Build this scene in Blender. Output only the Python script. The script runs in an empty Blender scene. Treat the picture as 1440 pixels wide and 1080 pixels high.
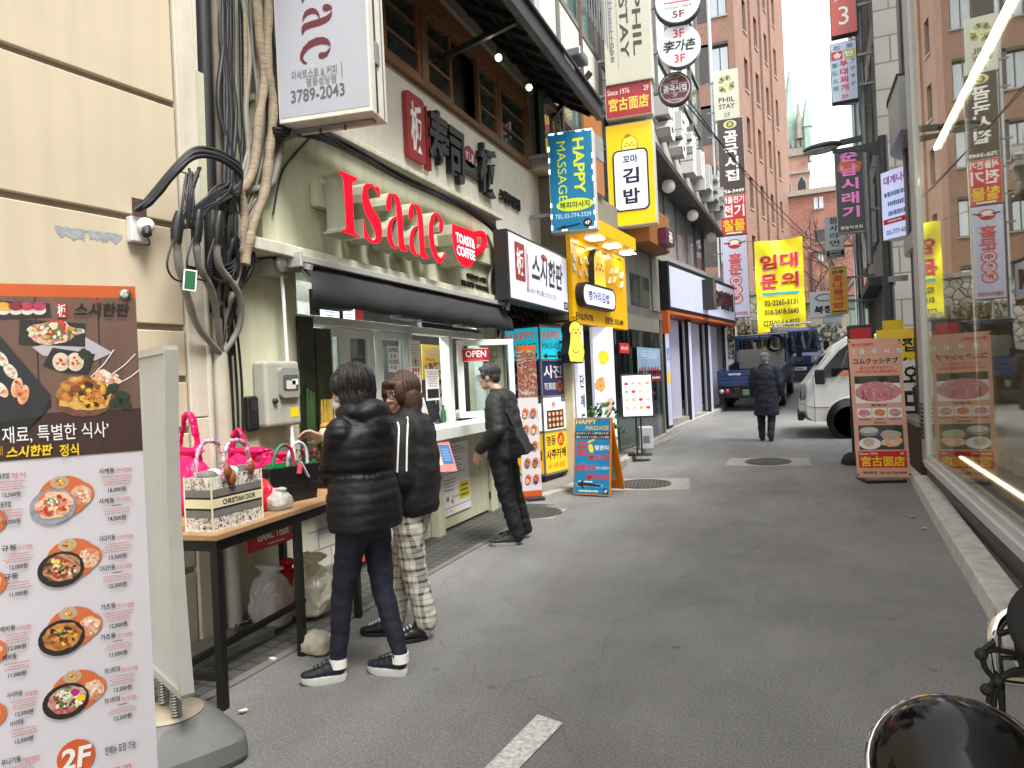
import bpy, bmesh, math, random
from mathutils import Vector as V, Matrix as Mx, noise as NZ
R=math.radians
SC=bpy.context.scene
COL=SC.collection
random.seed(7)
# ---------------------------------------------------------------- camera
F,YAW,PIT,ROL,EYE=1000.,.3773,-.0025,-.0458,1.53
_cy,_sy=math.cos(YAW),math.sin(YAW)
CF=V((-_sy*math.cos(PIT),_cy*math.cos(PIT),math.sin(PIT)))
_r0=V((_cy,_sy,0)); _u0=_r0.cross(CF)
CR=_r0*math.cos(ROL)+_u0*math.sin(ROL); CU=-_r0*math.sin(ROL)+_u0*math.cos(ROL)
CP=V((0,0,EYE))
cam=bpy.data.cameras.new('camera'); camo=bpy.data.objects.new('camera',cam); COL.objects.link(camo)
cam.sensor_width=36; cam.lens=36*F/1440; cam.clip_start=.05; cam.clip_end=2000
m3=Mx((CR,CU,-CF)).transposed(); camo.matrix_world=Mx.Translation(CP)@m3.to_4x4()
SC.camera=camo
# ---------------------------------------------------------------- sky, sun, exposure
W=bpy.data.worlds.new('World'); SC.world=W; W.use_nodes=True
nt=W.node_tree; bg=nt.nodes['Background']
SUN_EL,SUN_AZ=R(60),R(122)
sky=nt.nodes.new('ShaderNodeTexSky'); sky.sky_type='NISHITA'; sky.sun_disc=False
sky.sun_elevation=SUN_EL; sky.sun_rotation=SUN_AZ; sky.air_density=1; sky.dust_density=1.5; sky.ozone_density=1
hs=nt.nodes.new('ShaderNodeHueSaturation'); hs.inputs['Saturation'].default_value=.10
nt.links.new(sky.outputs[0],hs.inputs['Color']); nt.links.new(hs.outputs[0],bg.inputs[0])
bg.inputs[1].default_value=.15
sl=bpy.data.lights.new('sun','SUN'); sl.energy=1.6; sl.angle=R(20); sl.color=(1,.97,.93)
so=bpy.data.objects.new('sun',sl); COL.objects.link(so)
# sun_rotation is measured from +Y towards +X
_sd=V((math.sin(SUN_AZ)*math.cos(SUN_EL),math.cos(SUN_AZ)*math.cos(SUN_EL),math.sin(SUN_EL)))
so.rotation_euler=_sd.to_track_quat('Z','Y').to_euler()
SC.view_settings.view_transform='Standard'; SC.view_settings.look='None'; SC.view_settings.gamma=1
SC.view_settings.exposure=1.85
SC.cycles.use_denoising=True; SC.cycles.max_bounces=8; SC.cycles.glossy_bounces=5; SC.cycles.transparent_max_bounces=12
SC.cycles.diffuse_bounces=3; SC.cycles.caustics_reflective=False; SC.cycles.caustics_refractive=False
SC.cycles.sample_clamp_indirect=4
# ---------------------------------------------------------------- helpers: rays through the photograph's pixels
def ray(u,v): return CR*((u-720)/F)+CU*((540-v)/F)+CF
def PX(u,v,x): d=ray(u,v); return CP+d*(x/d.x)
def PY(u,v,y): d=ray(u,v); return CP+d*(y/d.y)
def PZ(u,v,z=0): d=ray(u,v); return CP+d*((z-EYE)/d.z)
_GP=[(-80,0),(8,0),(10.5,.03),(14.6,.15),(20,.42),(28.5,1.15),(36,2.0),(60,4.6),(120,8),(800,9)]
def gz(y):
    for (a,b),(c,d) in zip(_GP,_GP[1:]):
        if y<=c: return b+(d-b)*(y-a)/(c-a)
    return 9
def GS(u,v):
    z=0
    for i in range(60):
        p=PZ(u,v,z); z=.6*z+.4*gz(max(-5,min(p.y,60)))
    p.z=gz(p.y); return p
def lin(h):
    h=h.lstrip('#'); o=[]
    for i in (0,2,4):
        c=int(h[i:i+2],16)/255; o.append(c/12.92 if c<=.04045 else ((c+.055)/1.055)**2.4)
    return tuple(o)
# ---------------------------------------------------------------- materials
MATS={}
def mat(name,col,rough=.6,metal=0,emit=0,var=.12,scale=6,bump=0,bscale=40,detail=6,stain=0,spec=.5,coat=0,stretch=None,col2=None,grime=None):
    """principled surface; var = brightness mottling, stain = vertical streaks, bump = fine relief, grime=(height,colour,strength)"""
    if name in MATS: return MATS[name]
    if isinstance(col,str): col=lin(col)
    if isinstance(col2,str): col2=lin(col2)
    m=bpy.data.materials.new(name); m.use_nodes=True; n=m.node_tree.nodes; L=m.node_tree.links
    b=n['Principled BSDF']; b.inputs['Roughness'].default_value=rough; b.inputs['Metallic'].default_value=metal
    b.inputs['Specular IOR Level'].default_value=spec
    if coat: b.inputs['Coat Weight'].default_value=coat; b.inputs['Coat Roughness'].default_value=.05
    tc=n.new('ShaderNodeTexCoord'); src=tc.outputs['Object']
    if stretch:
        mp=n.new('ShaderNodeMapping'); mp.inputs['Scale'].default_value=stretch; L.new(src,mp.inputs[0]); src=mp.outputs[0]
    c4=(*col,1)
    out=None
    if var or col2:
        t=n.new('ShaderNodeTexNoise'); t.inputs['Scale'].default_value=scale; t.inputs['Detail'].default_value=detail; t.inputs['Roughness'].default_value=.62
        L.new(src,t.inputs['Vector'])
        rp=n.new('ShaderNodeValToRGB'); rp.color_ramp.elements[0].position=.3; rp.color_ramp.elements[1].position=.7
        a=tuple(max(0,x*(1-var)) for x in col); d=tuple(min(1,x*(1+var)) for x in (col2 or col))
        rp.color_ramp.elements[0].color=(*a,1); rp.color_ramp.elements[1].color=(*d,1)
        L.new(t.outputs['Fac'],rp.inputs[0]); out=rp.outputs[0]
    if stain:
        mp=n.new('ShaderNodeMapping'); mp.inputs['Scale'].default_value=(5,5,.35); L.new(tc.outputs['Object'],mp.inputs[0])
        t=n.new('ShaderNodeTexNoise'); t.inputs['Scale'].default_value=2.2; t.inputs['Detail'].default_value=8; L.new(mp.outputs[0],t.inputs['Vector'])
        rp=n.new('ShaderNodeValToRGB'); rp.color_ramp.elements[0].position=.35; rp.color_ramp.elements[1].position=.62
        rp.color_ramp.elements[0].color=(1-stain,1-stain*1.05,1-stain*1.25,1); rp.color_ramp.elements[1].color=(1,1,1,1)
        L.new(t.outputs['Fac'],rp.inputs[0])
        mx=n.new('ShaderNodeMix'); mx.data_type='RGBA'; mx.blend_type='MULTIPLY'; mx.inputs[0].default_value=1
        if out: L.new(out,mx.inputs[6])
        else: mx.inputs[6].default_value=c4
        L.new(rp.outputs[0],mx.inputs[7]); out=mx.outputs[2]
    if out: L.new(out,b.inputs['Base Color'])
    else: b.inputs['Base Color'].default_value=c4
    if emit:
        b.inputs['Emission Strength'].default_value=emit*.45
        if out: L.new(out,b.inputs['Emission Color'])
        else: b.inputs['Emission Color'].default_value=c4
    if bump:
        t=n.new('ShaderNodeTexNoise'); t.inputs['Scale'].default_value=bscale; t.inputs['Detail'].default_value=5; L.new(src,t.inputs['Vector'])
        bp=n.new('ShaderNodeBump'); bp.inputs['Strength'].default_value=min(1,bump); bp.inputs['Distance'].default_value=.02*bump
        L.new(t.outputs['Fac'],bp.inputs['Height']); L.new(bp.outputs[0],b.inputs['Normal'])
    MATS[name]=m; return m
def nodes(name):
    m=bpy.data.materials.new(name); m.use_nodes=True; MATS[name]=m
    return m,m.node_tree.nodes,m.node_tree.links
def brickmat(name,c1,c2,mortar,bw,bh,ms=.012,rough=.85,axis='xz',bump=.4,var=.25,off=.5):
    m,n,L=nodes(name); b=n['Principled BSDF']; b.inputs['Roughness'].default_value=rough
    tc=n.new('ShaderNodeTexCoord'); sp=n.new('ShaderNodeSeparateXYZ'); L.new(tc.outputs['Object'],sp.inputs[0])
    cb=n.new('ShaderNodeCombineXYZ')
    if axis=='xyz':
        ad=n.new('ShaderNodeMath'); ad.operation='ADD'; L.new(sp.outputs[0],ad.inputs[0]); L.new(sp.outputs[1],ad.inputs[1]); L.new(ad.outputs[0],cb.inputs[0]); L.new(sp.outputs[2],cb.inputs[1])
    else:
        L.new(sp.outputs['XYZ'.index(axis[0].upper())],cb.inputs[0]); L.new(sp.outputs['XYZ'.index(axis[1].upper())],cb.inputs[1])
    k=n.new('ShaderNodeTexBrick'); k.inputs['Scale'].default_value=1; k.inputs['Brick Width'].default_value=bw; k.inputs['Row Height'].default_value=bh; k.inputs['Mortar Size'].default_value=ms
    k.offset=off
    k.inputs['Color1'].default_value=(*lin(c1),1); k.inputs['Color2'].default_value=(*lin(c2),1); k.inputs['Mortar'].default_value=(*lin(mortar),1)
    L.new(cb.outputs[0],k.inputs['Vector'])
    t=n.new('ShaderNodeTexNoise'); t.inputs['Scale'].default_value=1.3; t.inputs['Detail'].default_value=9; L.new(tc.outputs['Object'],t.inputs['Vector'])
    rp=n.new('ShaderNodeValToRGB'); rp.color_ramp.elements[0].position=.3; rp.color_ramp.elements[1].position=.7
    rp.color_ramp.elements[0].color=(1-var,)*3+(1,); rp.color_ramp.elements[1].color=(1,1,1,1); L.new(t.outputs['Fac'],rp.inputs[0])
    mx=n.new('ShaderNodeMix'); mx.data_type='RGBA'; mx.blend_type='MULTIPLY'; mx.inputs[0].default_value=1
    L.new(k.outputs['Color'],mx.inputs[6]); L.new(rp.outputs[0],mx.inputs[7]); L.new(mx.outputs[2],b.inputs['Base Color'])
    bp=n.new('ShaderNodeBump'); bp.invert=True; bp.inputs['Strength'].default_value=bump; bp.inputs['Distance'].default_value=.008
    L.new(k.outputs['Fac'],bp.inputs['Height']); L.new(bp.outputs[0],b.inputs['Normal'])
    return m
def glassmat(name,tint,refl=.5,rough=.01,trans=True):
    """window glass: a pane that reflects strongly and lets the room behind through"""
    m,n,L=nodes(name); n.remove(n['Principled BSDF']); o=n['Material Output']
    g=n.new('ShaderNodeBsdfGlossy'); g.inputs['Roughness'].default_value=rough; g.inputs['Color'].default_value=(.92,.94,.94,1)
    if trans:
        t=n.new('ShaderNodeBsdfTransparent'); t.inputs[0].default_value=(*tint,1)
    else:
        t=n.new('ShaderNodeBsdfDiffuse'); t.inputs[0].default_value=(*tint,1)
    fr=n.new('ShaderNodeLayerWeight'); fr.inputs[0].default_value=.5
    pw=n.new('ShaderNodeMath'); pw.operation='POWER'; pw.inputs[1].default_value=4; L.new(fr.outputs['Facing'],pw.inputs[0])
    ad=n.new('ShaderNodeMath'); ad.operation='MULTIPLY_ADD'; ad.use_clamp=True; ad.inputs[1].default_value=.55; ad.inputs[2].default_value=refl; L.new(pw.outputs[0],ad.inputs[0])
    mx=n.new('ShaderNodeMixShader'); L.new(ad.outputs[0],mx.inputs[0]); L.new(t.outputs[0],mx.inputs[1]); L.new(g.outputs[0],mx.inputs[2]); L.new(mx.outputs[0],o.inputs[0])
    return m
def foodmat(name,cols,scale=60,rough=.5,dist=1.5):
    """printed photograph of food or flowers: voronoi cells through a colour ramp"""
    m,n,L=nodes(name); b=n['Principled BSDF']; b.inputs['Roughness'].default_value=rough
    tc=n.new('ShaderNodeTexCoord'); nz=n.new('ShaderNodeTexNoise'); nz.inputs['Scale'].default_value=scale*.35; nz.inputs['Detail'].default_value=7; nz.inputs['Distortion'].default_value=dist
    L.new(tc.outputs['Object'],nz.inputs['Vector'])
    vo=n.new('ShaderNodeTexVoronoi'); vo.inputs['Scale'].default_value=scale; L.new(nz.outputs['Color'],vo.inputs['Vector'])
    vo.inputs['Scale'].default_value=5
    mxm=n.new('ShaderNodeMix'); mxm.inputs[0].default_value=.5; L.new(vo.outputs['Distance'],mxm.inputs[2]); L.new(nz.outputs['Fac'],mxm.inputs[3])
    rp=n.new('ShaderNodeValToRGB'); e=rp.color_ramp.elements
    while len(e)<len(cols): e.new(.5)
    for i,c in enumerate(cols): e[i].position=.25+.5*i/max(1,len(cols)-1); e[i].color=(*lin(c),1)
    L.new(mxm.outputs[0],rp.inputs[0]); L.new(rp.outputs[0],b.inputs['Base Color'])
    return m
# ---------------------------------------------------------------- text outlines (built-in font), cached
_TC={}
def glyphs(s,bold=0,res=2):
    if 'M' in s: bold=0
    bold=min(bold,.03)
    k=(s,bold,res)
    if k not in _TC:
        c=bpy.data.curves.new('lettering','FONT'); c.body=s; c.resolution_u=res; c.offset=bold; c.space_line=.95
        o=bpy.data.objects.new('lettering',c); me=bpy.data.meshes.new_from_object(o)
        vs=[(v.co.x,v.co.y) for v in me.vertices]; fs=[tuple(p.vertices) for p in me.polygons]
        bpy.data.objects.remove(o); bpy.data.curves.remove(c); bpy.data.meshes.remove(me)
        xs=[v[0] for v in vs] or [0,1]; ys=[v[1] for v in vs] or [0,1]
        _TC[k]=(vs,fs,min(xs),max(xs),min(ys),max(ys))
    return _TC[k]
# ---------------------------------------------------------------- mesh builder
class MB:
    def __init__(s): s.v=[]; s.f=[]; s.mi=[]; s.m=[]; s.sm=[]
    def _m(s,m):
        if m not in s.m: s.m.append(m)
        return s.m.index(m)
    def add(s,vs,fs,m,smooth=False):
        o=len(s.v); s.v+= [tuple(v) for v in vs]; k=s._m(m)
        for f in fs: s.f.append(tuple(o+i for i in f)); s.mi.append(k); s.sm.append(smooth)
    def box(s,x0,x1,y0,y1,z0,z1,m,M=None):
        vs=[V((x,y,z)) for z in (z0,z1) for y in (y0,y1) for x in (x0,x1)]
        if M: vs=[M@v for v in vs]
        s.add(vs,[(0,2,3,1),(4,5,7,6),(0,1,5,4),(1,3,7,5),(3,2,6,7),(2,0,4,6)],m)
    def bar(s,a,b,w,h,m,up=(0,0,1)):
        a,b=V(a),V(b); d=(b-a); L=d.length; d.normalize(); u=V(up)
        if abs(d.dot(u))>.98: u=V((0,1,0))
        x=d.cross(u).normalized(); z=x.cross(d)
        M=Mx((x,d,z)).transposed().to_4x4(); M.translation=a
        s.box(-w/2,w/2,0,L,-h/2,h/2,m,M)
    def quad(s,p,m): s.add(p,[tuple(range(len(p)))],m)
    def flat(s,pts,m,y=0):            # polygon on the plane y (local x, z), facing -y
        p=[(a,y,b) for a,b in pts]
        ar=sum(pts[i][0]*pts[(i+1)%len(pts)][1]-pts[(i+1)%len(pts)][0]*pts[i][1] for i in range(len(pts)))
        if ar<0: p=p[::-1]
        s.add(p,[tuple(range(len(p)))],m)
    def rect(s,x0,x1,z0,z1,m,y=0): s.flat([(x0,z0),(x1,z0),(x1,z1),(x0,z1)],m,y)
    def slab(s,pts,y0,y1,m,mside=None):   # polygon extruded from y0 (front) to y1 (back)
        ar=sum(pts[i][0]*pts[(i+1)%len(pts)][1]-pts[(i+1)%len(pts)][0]*pts[i][1] for i in range(len(pts)))
        if ar<0: pts=pts[::-1]
        n=len(pts)
        s.add([(a,y0,b) for a,b in pts],[tuple(range(n))],m); s.add([(a,y1,b) for a,b in pts],[tuple(range(n-1,-1,-1))],mside or m)
        s.add([(a,y0,b) for a,b in pts]+[(a,y1,b) for a,b in pts],[(i,i+n,(i+1)%n+n,(i+1)%n) for i in range(n)],mside or m)
    def ell(s,cx,cz,rx,rz,m,y=0,n=24,rot=0,wob=0,seed=0):
        rr=random.Random(seed); pts=[]
        for i in range(n):
            t=2*math.pi*i/n; k=1+(rr.random()-.5)*wob; a,b=rx*k*math.cos(t),rz*k*math.sin(t)
            pts.append((cx+a*math.cos(rot)-b*math.sin(rot),cz+a*math.sin(rot)+b*math.cos(rot)))
        s.flat(pts,m,y)
    def ring(s,cx,cz,r,w,m,y=0,n=32,rz=None,a0=0,a1=360):
        rz=rz or r; vs=[];fs=[]
        for i in range(n+1):
            t=R(a0+(a1-a0)*i/n)
            vs+=[(cx+(r-w)*math.cos(t),y,cz+(rz-w)*math.sin(t)),(cx+r*math.cos(t),y,cz+rz*math.sin(t))]
        for i in range(n): fs.append((2*i,2*i+1,2*i+3,2*i+2)[::-1])
        s.add(vs,fs,m)
    def rrect(s,x0,x1,z0,z1,r,m,y=0,y1=None,mside=None):
        pts=[]
        for cx,cz,a in ((x1-r,z1-r,0),(x0+r,z1-r,90),(x0+r,z0+r,180),(x1-r,z0+r,270)):
            for i in range(7): t=R(a+15*i); pts.append((cx+r*math.cos(t),cz+r*math.sin(t)))
        if y1 is None: s.flat(pts,m,y)
        else: s.slab(pts,y,y1,m,mside)
    def line(s,pts,w,m,y=0):          # flat stroke
        for (a,b),(c,d) in zip(pts,pts[1:]):
            L=math.hypot(c-a,d-b) or 1; nx,nz=-(d-b)/L*w/2,(c-a)/L*w/2; ex,ez=(c-a)/L*w*.3,(d-b)/L*w*.3
            s.flat([(a-nx-ex,b-nz-ez),(c-nx+ex,d-nz+ez),(c+nx+ex,d+nz+ez),(a+nx-ex,b+nz-ez)],m,y); y-=.0001
    def T(s,txt,cx,cz,w,h,m,y=0,bold=0,rot=0,ext=0,mside=None,shear=0,res=2,al='c'):
        """lettering fitted into w x h round (cx,cz); rot in degrees in the sign's plane"""
        vs,fs,a,b,c,d=glyphs(txt,bold,res)
        bw,bh=max(b-a,.01),max(d-c,.01)
        sx=w/bw if w else h/bh; sz=h/bh if h else w/bw
        if al=='l': cx+=bw*sx/2
        if al=='r': cx-=bw*sx/2
        t=R(rot); ct,st=math.cos(t),math.sin(t); P=[]
        for x,z in vs:
            X=(x-(a+b)/2)*sx; Z=(z-(c+d)/2)*sz; X+=Z*shear
            P.append((cx+X*ct-Z*st,cz+X*st+Z*ct))
        s.add([(p[0],y,p[1]) for p in P],fs,m)
        if ext:
            ed={}
            for f in fs:
                for i in range(len(f)):
                    e=(f[i],f[(i+1)%len(f)]); k=tuple(sorted(e)); ed[k]=None if k in ed else e
            B=[e for e in ed.values() if e]; n=len(P)
            s.add([(p[0],y,p[1]) for p in P]+[(p[0],y+ext,p[1]) for p in P],[(e[1],e[0],e[0]+n,e[1]+n) for e in B],mside or m)
    def tube(s,path,r,m,n=8,caps=True,smooth=True,closed=False):
        P=[V(p) for p in path]; k=len(P); rad=r if isinstance(r,(list,tuple)) else [r]*k
        prev=None; vs=[]; fs=[]
        for i,p in enumerate(P):
            d=(P[(i+1)%k]-P[i-1]) if closed else (P[min(i+1,k-1)]-P[max(i-1,0)])
            if d.length<1e-9: d=V((0,0,1))
            d.normalize()
            if prev is None:
                u=V((0,0,1)) if abs(d.z)<.9 else V((1,0,0)); x=d.cross(u).normalized()
            else:
                x=prev-d*prev.dot(d); x=x.normalized() if x.length>1e-6 else d.orthogonal().normalized()
            prev=x; z=d.cross(x)
            for j in range(n):
                t=2*math.pi*j/n; vs.append(p+(x*math.cos(t)+z*math.sin(t))*rad[i])
        for i in range(k if closed else k-1):
            for j in range(n):
                a,b=i*n+j,i*n+(j+1)%n; c,d=((i+1)%k)*n+j,((i+1)%k)*n+(j+1)%n; fs.append((a,b,d,c))
        s.add(vs,fs,m,smooth)
        if caps and not closed: s.add(vs[:n],[tuple(range(n-1,-1,-1))],m); s.add(vs[-n:],[tuple(range(n))],m)
    def loft(s,rings,m,smooth=True,caps=True):
        n=len(rings[0]); vs=[p for r in rings for p in r]; fs=[]
        for i in range(len(rings)-1):
            for j in range(n): fs.append((i*n+j,i*n+(j+1)%n,(i+1)*n+(j+1)%n,(i+1)*n+j))
        s.add(vs,fs,m,smooth)
        if caps: s.add(rings[0],[tuple(range(n-1,-1,-1))],m); s.add(rings[-1],[tuple(range(n))],m)
    def lathe(s,prof,m,c=(0,0,0),n=24,M=None,smooth=True):   # profile (r,z) about z
        rings=[]
        for r,z in prof:
            rg=[V((r*math.cos(2*math.pi*j/n),r*math.sin(2*math.pi*j/n),z)) for j in range(n)]
            rings.append([(M@p if M else p)+V(c) for p in rg])
        s.loft(rings,m,smooth)
    def sph(s,c,r,m,n=12,M=None,k=8,smooth=True):
        rr=r if isinstance(r,(tuple,list)) else (r,r,r); rings=[]
        for i in range(k+1):
            t=math.pi*i/k-math.pi/2; q=max(.02,math.cos(t)); 
            rg=[V((rr[0]*q*math.cos(2*math.pi*j/n),rr[1]*q*math.sin(2*math.pi*j/n),rr[2]*math.sin(t))) for j in range(n)]
            rings.append([(M@p if M else p)+V(c) for p in rg])
        s.loft(rings,m,smooth)
    def build(s,name,parent=None,bev=0,M=None,seg=2,label=None):
        me=bpy.data.meshes.new(name); me.from_pydata([(M@V(v)) for v in s.v] if M else s.v,[],s.f)
        for m in s.m: me.materials.append(m)
        me.polygons.foreach_set('material_index',s.mi); me.polygons.foreach_set('use_smooth',s.sm); me.update()
        o=bpy.data.objects.new(name,me); COL.objects.link(o)
        if parent: o.parent=parent
        if bev:
            b=o.modifiers.new('edge','BEVEL'); b.width=bev; b.segments=seg; b.limit_method='ANGLE'; b.angle_limit=R(40)
        if label: o['label']=label
        return o
def build_each(b,name,parent=None,bev=0,M=None):
    """one object for every loose piece of the builder"""
    par=list(range(len(b.v)))
    def fd(i):
        while par[i]!=i: par[i]=par[par[i]]; i=par[i]
        return i
    for f in b.f:
        for i in f[1:]: par[fd(i)]=fd(f[0])
    grp={}
    for k,f in enumerate(b.f): grp.setdefault(fd(f[0]),[]).append(k)
    for ks in grp.values():
        q=MB(); mp={}
        for k in ks:
            for i in b.f[k]:
                if i not in mp: mp[i]=len(q.v); q.v.append(b.v[i])
            q.f.append(tuple(mp[i] for i in b.f[k])); q.mi.append(q._m(b.m[b.mi[k]])); q.sm.append(b.sm[k])
        q.build(name,parent,bev,M)
def tag(o,label,cat,group=None):
    o['label']=label; o['category']=cat
    if group: o['group']=group
    return o
def thing(name,label,cat,loc=(0,0,0),rz=0,group=None):
    o=bpy.data.objects.new(name,None); COL.objects.link(o); o.location=loc; o.rotation_euler=(0,0,rz); o.empty_display_size=.1
    return tag(o,label,cat,group)
def struct(o,kind='structure'): o['kind']=kind; return o
def copy_tree(o,parent=None):
    c=o.copy(); COL.objects.link(c)
    if parent: c.parent=parent
    for ch in list(o.children): copy_tree(ch,c)
    return c
class Frame:
    """upright plane standing in the world: local x along it, z up, front facing local -y"""
    def __init__(s,x,y,z=0,rz=0): s.o=V((x,y,z)); s.rz=rz; s.M=Mx.Rotation(rz,4,'Z'); s.n=s.M@V((0,-1,0)); s.ax=s.M@V((1,0,0))
    def px(s,u,v,off=0):
        p0=s.o+s.n*off; d=ray(u,v); p=CP+d*((p0-CP).dot(s.n)/d.dot(s.n))-s.o
        return p.dot(s.ax),p.z
    def pts(s,L,off=0): return [s.px(u,v,off) for u,v in L]
    def span(s,u0,v0,u1,v1,off=0):    # x0,x1,z0,z1 from opposite corners
        a=s.px(u0,v0,off); b=s.px(u1,v1,off); return min(a[0],b[0]),max(a[0],b[0]),min(a[1],b[1]),max(a[1],b[1])
    def root(s,name,label,cat,group=None): return thing(name,label,cat,s.o,s.rz,group)
def sculpt(mb,voxel=.012,smooth=3,fn=None,name='shape',parent=None,m=None,matf=None):
    """fuse overlapping closed shapes into one smooth skin, then push it along its normals by fn(co,n)"""
    o=mb.build(name); md=o.modifiers.new('fuse','REMESH'); md.mode='VOXEL'; md.voxel_size=voxel; md.use_smooth_shade=True
    if smooth: sm=o.modifiers.new('soft','SMOOTH'); sm.iterations=smooth; sm.factor=.5
    dg=bpy.context.evaluated_depsgraph_get(); me=bpy.data.meshes.new_from_object(o.evaluated_get(dg))
    old=o.data; bpy.data.objects.remove(o); bpy.data.meshes.remove(old); me.name=name
    me.materials.clear()
    for x in (m if isinstance(m,(list,tuple)) else [m]): me.materials.append(x)
    if fn:
        ns=[v.normal.copy() for v in me.vertices]
        for v,nn in zip(me.vertices,ns): v.co+=nn*fn(v.co,nn)
        me.update()
    if matf:
        for p in me.polygons: p.material_index=matf(p.center)
    me.polygons.foreach_set('use_smooth',[True]*len(me.polygons))
    o=bpy.data.objects.new(name,me); COL.objects.link(o)
    if parent: o.parent=parent
    return o
def fbm(p,s=1,o=3): return NZ.fractal(V(p)*s,1,2,o)
def arc(pts,n=8):   # smooth path through points (Catmull-Rom)
    P=[V(p) for p in pts]; P=[P[0]*2-P[1]]+P+[P[-1]*2-P[-2]]; out=[]
    for i in range(1,len(P)-2):
        for k in range(n):
            t=k/n; a,b,c,d=P[i-1:i+3]
            out.append(.5*((2*b)+(c-a)*t+(2*a-5*b+4*c-d)*t*t+(3*b-a-3*c+d)*t**3))
    out.append(P[-2]); return out
# common surfaces
WHITE=mat('white_paint','#e4e2dc',.45,var=.05); BLACK=mat('black_paint','#141415',.45,var=.2); GREY=mat('grey_metal','#7d7f80',.45,.3)
DKGREY=mat('dark_grey_metal','#2c2d2f',.5,.2); STEEL=mat('steel','#a9abac',.3,.9); CHROME=mat('chrome','#d0d0d0',.08,1,var=0)
INK=mat('black_print','#0d0d0d',.6,var=0); PRW=mat('white_print','#ece9e4',.5,var=0); PRR=mat('red_print','#c4202b',.5,var=.05)
PRY=mat('yellow_print','#f0c81e',.5,var=.03); PRO=mat('orange_print','#d2612f',.5,var=.05); RUBBER=mat('rubber','#111112',.8,var=.2)
PINKINK=mat('fine_red_print','#bf7a70',.6,var=0)
# ================================================================ GROUND
def asphalt():
    m,n,L=nodes('asphalt'); b=n['Principled BSDF']; tc=n.new('ShaderNodeTexCoord'); O=tc.outputs['Object']
    def noise(s,d=6,st=None):
        src=O
        if st: mp=n.new('ShaderNodeMapping'); mp.inputs['Scale'].default_value=st; L.new(O,mp.inputs[0]); src=mp.outputs[0]
        t=n.new('ShaderNodeTexNoise'); t.inputs['Scale'].default_value=s; t.inputs['Detail'].default_value=d; t.inputs['Roughness'].default_value=.65; L.new(src,t.inputs['Vector']); return t.outputs['Fac']
    def ramp(f,a,b_,c0,c1):
        r=n.new('ShaderNodeValToRGB'); r.color_ramp.elements[0].position=a; r.color_ramp.elements[1].position=b_; r.color_ramp.elements[0].color=(*c0,1); r.color_ramp.elements[1].color=(*c1,1); L.new(f,r.inputs[0]); return r.outputs[0]
    def mul(a,c):
        mx=n.new('ShaderNodeMix'); mx.data_type='RGBA'; mx.blend_type='MULTIPLY'; mx.inputs[0].default_value=1; L.new(a,mx.inputs[6]); L.new(c,mx.inputs[7]); return mx.outputs[2]
    base=ramp(noise(.45,9),.3,.7,(.175,.174,.17),(.245,.243,.236))
    sp=ramp(noise(190,3),.40,.64,(.5,.5,.5),(1.6,1.6,1.56))
    g2=ramp(noise(70,4),.35,.65,(.78,.78,.78),(1.18,1.18,1.18))
    st=ramp(noise(1.4,6,(1.6,.6,1)),.32,.6,(.86,.86,.87),(1.04,1.04,1.04))
    vo=n.new('ShaderNodeTexVoronoi'); vo.inputs['Scale'].default_value=95; L.new(O,vo.inputs['Vector'])
    ch=ramp(vo.outputs['Distance'],.08,.18,(2.1,2.1,2.0),(1,1,1))
    vm=n.new('ShaderNodeTexVoronoi'); vm.inputs['Scale'].default_value=2.3; L.new(O,vm.inputs['Vector'])
    gum=ramp(vm.outputs['Distance'],.035,.06,(.6,.6,.6),(1,1,1))
    dn=n.new('ShaderNodeTexNoise'); dn.inputs['Scale'].default_value=1.1; dn.inputs['Detail'].default_value=6; L.new(O,dn.inputs['Vector'])
    va=n.new('ShaderNodeVectorMath'); va.operation='MULTIPLY_ADD'; va.inputs[1].default_value=(.9,.9,.9); L.new(dn.outputs['Color'],va.inputs[0]); L.new(O,va.inputs[2])
    ce=n.new('ShaderNodeTexVoronoi'); ce.feature='DISTANCE_TO_EDGE'; ce.inputs['Scale'].default_value=.33; L.new(va.outputs[0],ce.inputs['Vector'])
    crk=ramp(ce.outputs['Distance'],.001,.004,(.8,.8,.8),(1,1,1))
    oil=ramp(noise(.9,5),.60,.72,(1,1,1),(.72,.72,.73)); big=ramp(noise(.22,3),.35,.6,(.82,.82,.83),(1.04,1.04,1.04))
    c=mul(mul(mul(mul(mul(mul(mul(mul(base,sp),g2),st),ch),gum),crk),oil),big); L.new(c,b.inputs['Base Color'])
    L.new(ramp(noise(2,5),.3,.7,(.55,)*3,(.85,)*3),b.inputs['Roughness'])
    bp=n.new('ShaderNodeBump'); bp.inputs['Strength'].default_value=.55; bp.inputs['Distance'].default_value=.006; L.new(noise(150,4),bp.inputs['Height']); L.new(bp.outputs[0],b.inputs['Normal'])
    return m
ASPH=asphalt()
def ground_sheet(name,xs,ys,m,dz=0,parent=None):
    """xs(y)->(x0,x1); a sheet following the lie of the land"""
    b=MB(); vs=[];fs=[]; K=8
    for y in ys:
        a,c=xs(y)
        for i in range(K+1): vs.append((a+(c-a)*i/K,y,gz(y)+dz))
    for j in range(len(ys)-1):
        for i in range(K): o=j*(K+1)+i; fs.append((o,o+1,o+K+2,o+K+1))
    b.add(vs,fs,m,True); o=b.build(name,parent); return struct(o)
GRN=mat('city_ground',(.09,.088,.084),.9,var=.25,scale=.3)
YS=[-80,-30,-10,-5,0,2,4,6,8,9,10,11,12,13,14,15,16,17,18,19,20,22,24,26,28,30,33,36,42,48,54,60,80,120,200,800]
ground_sheet('ground',lambda y:(-600,600),YS,GRN,-.02)
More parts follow.
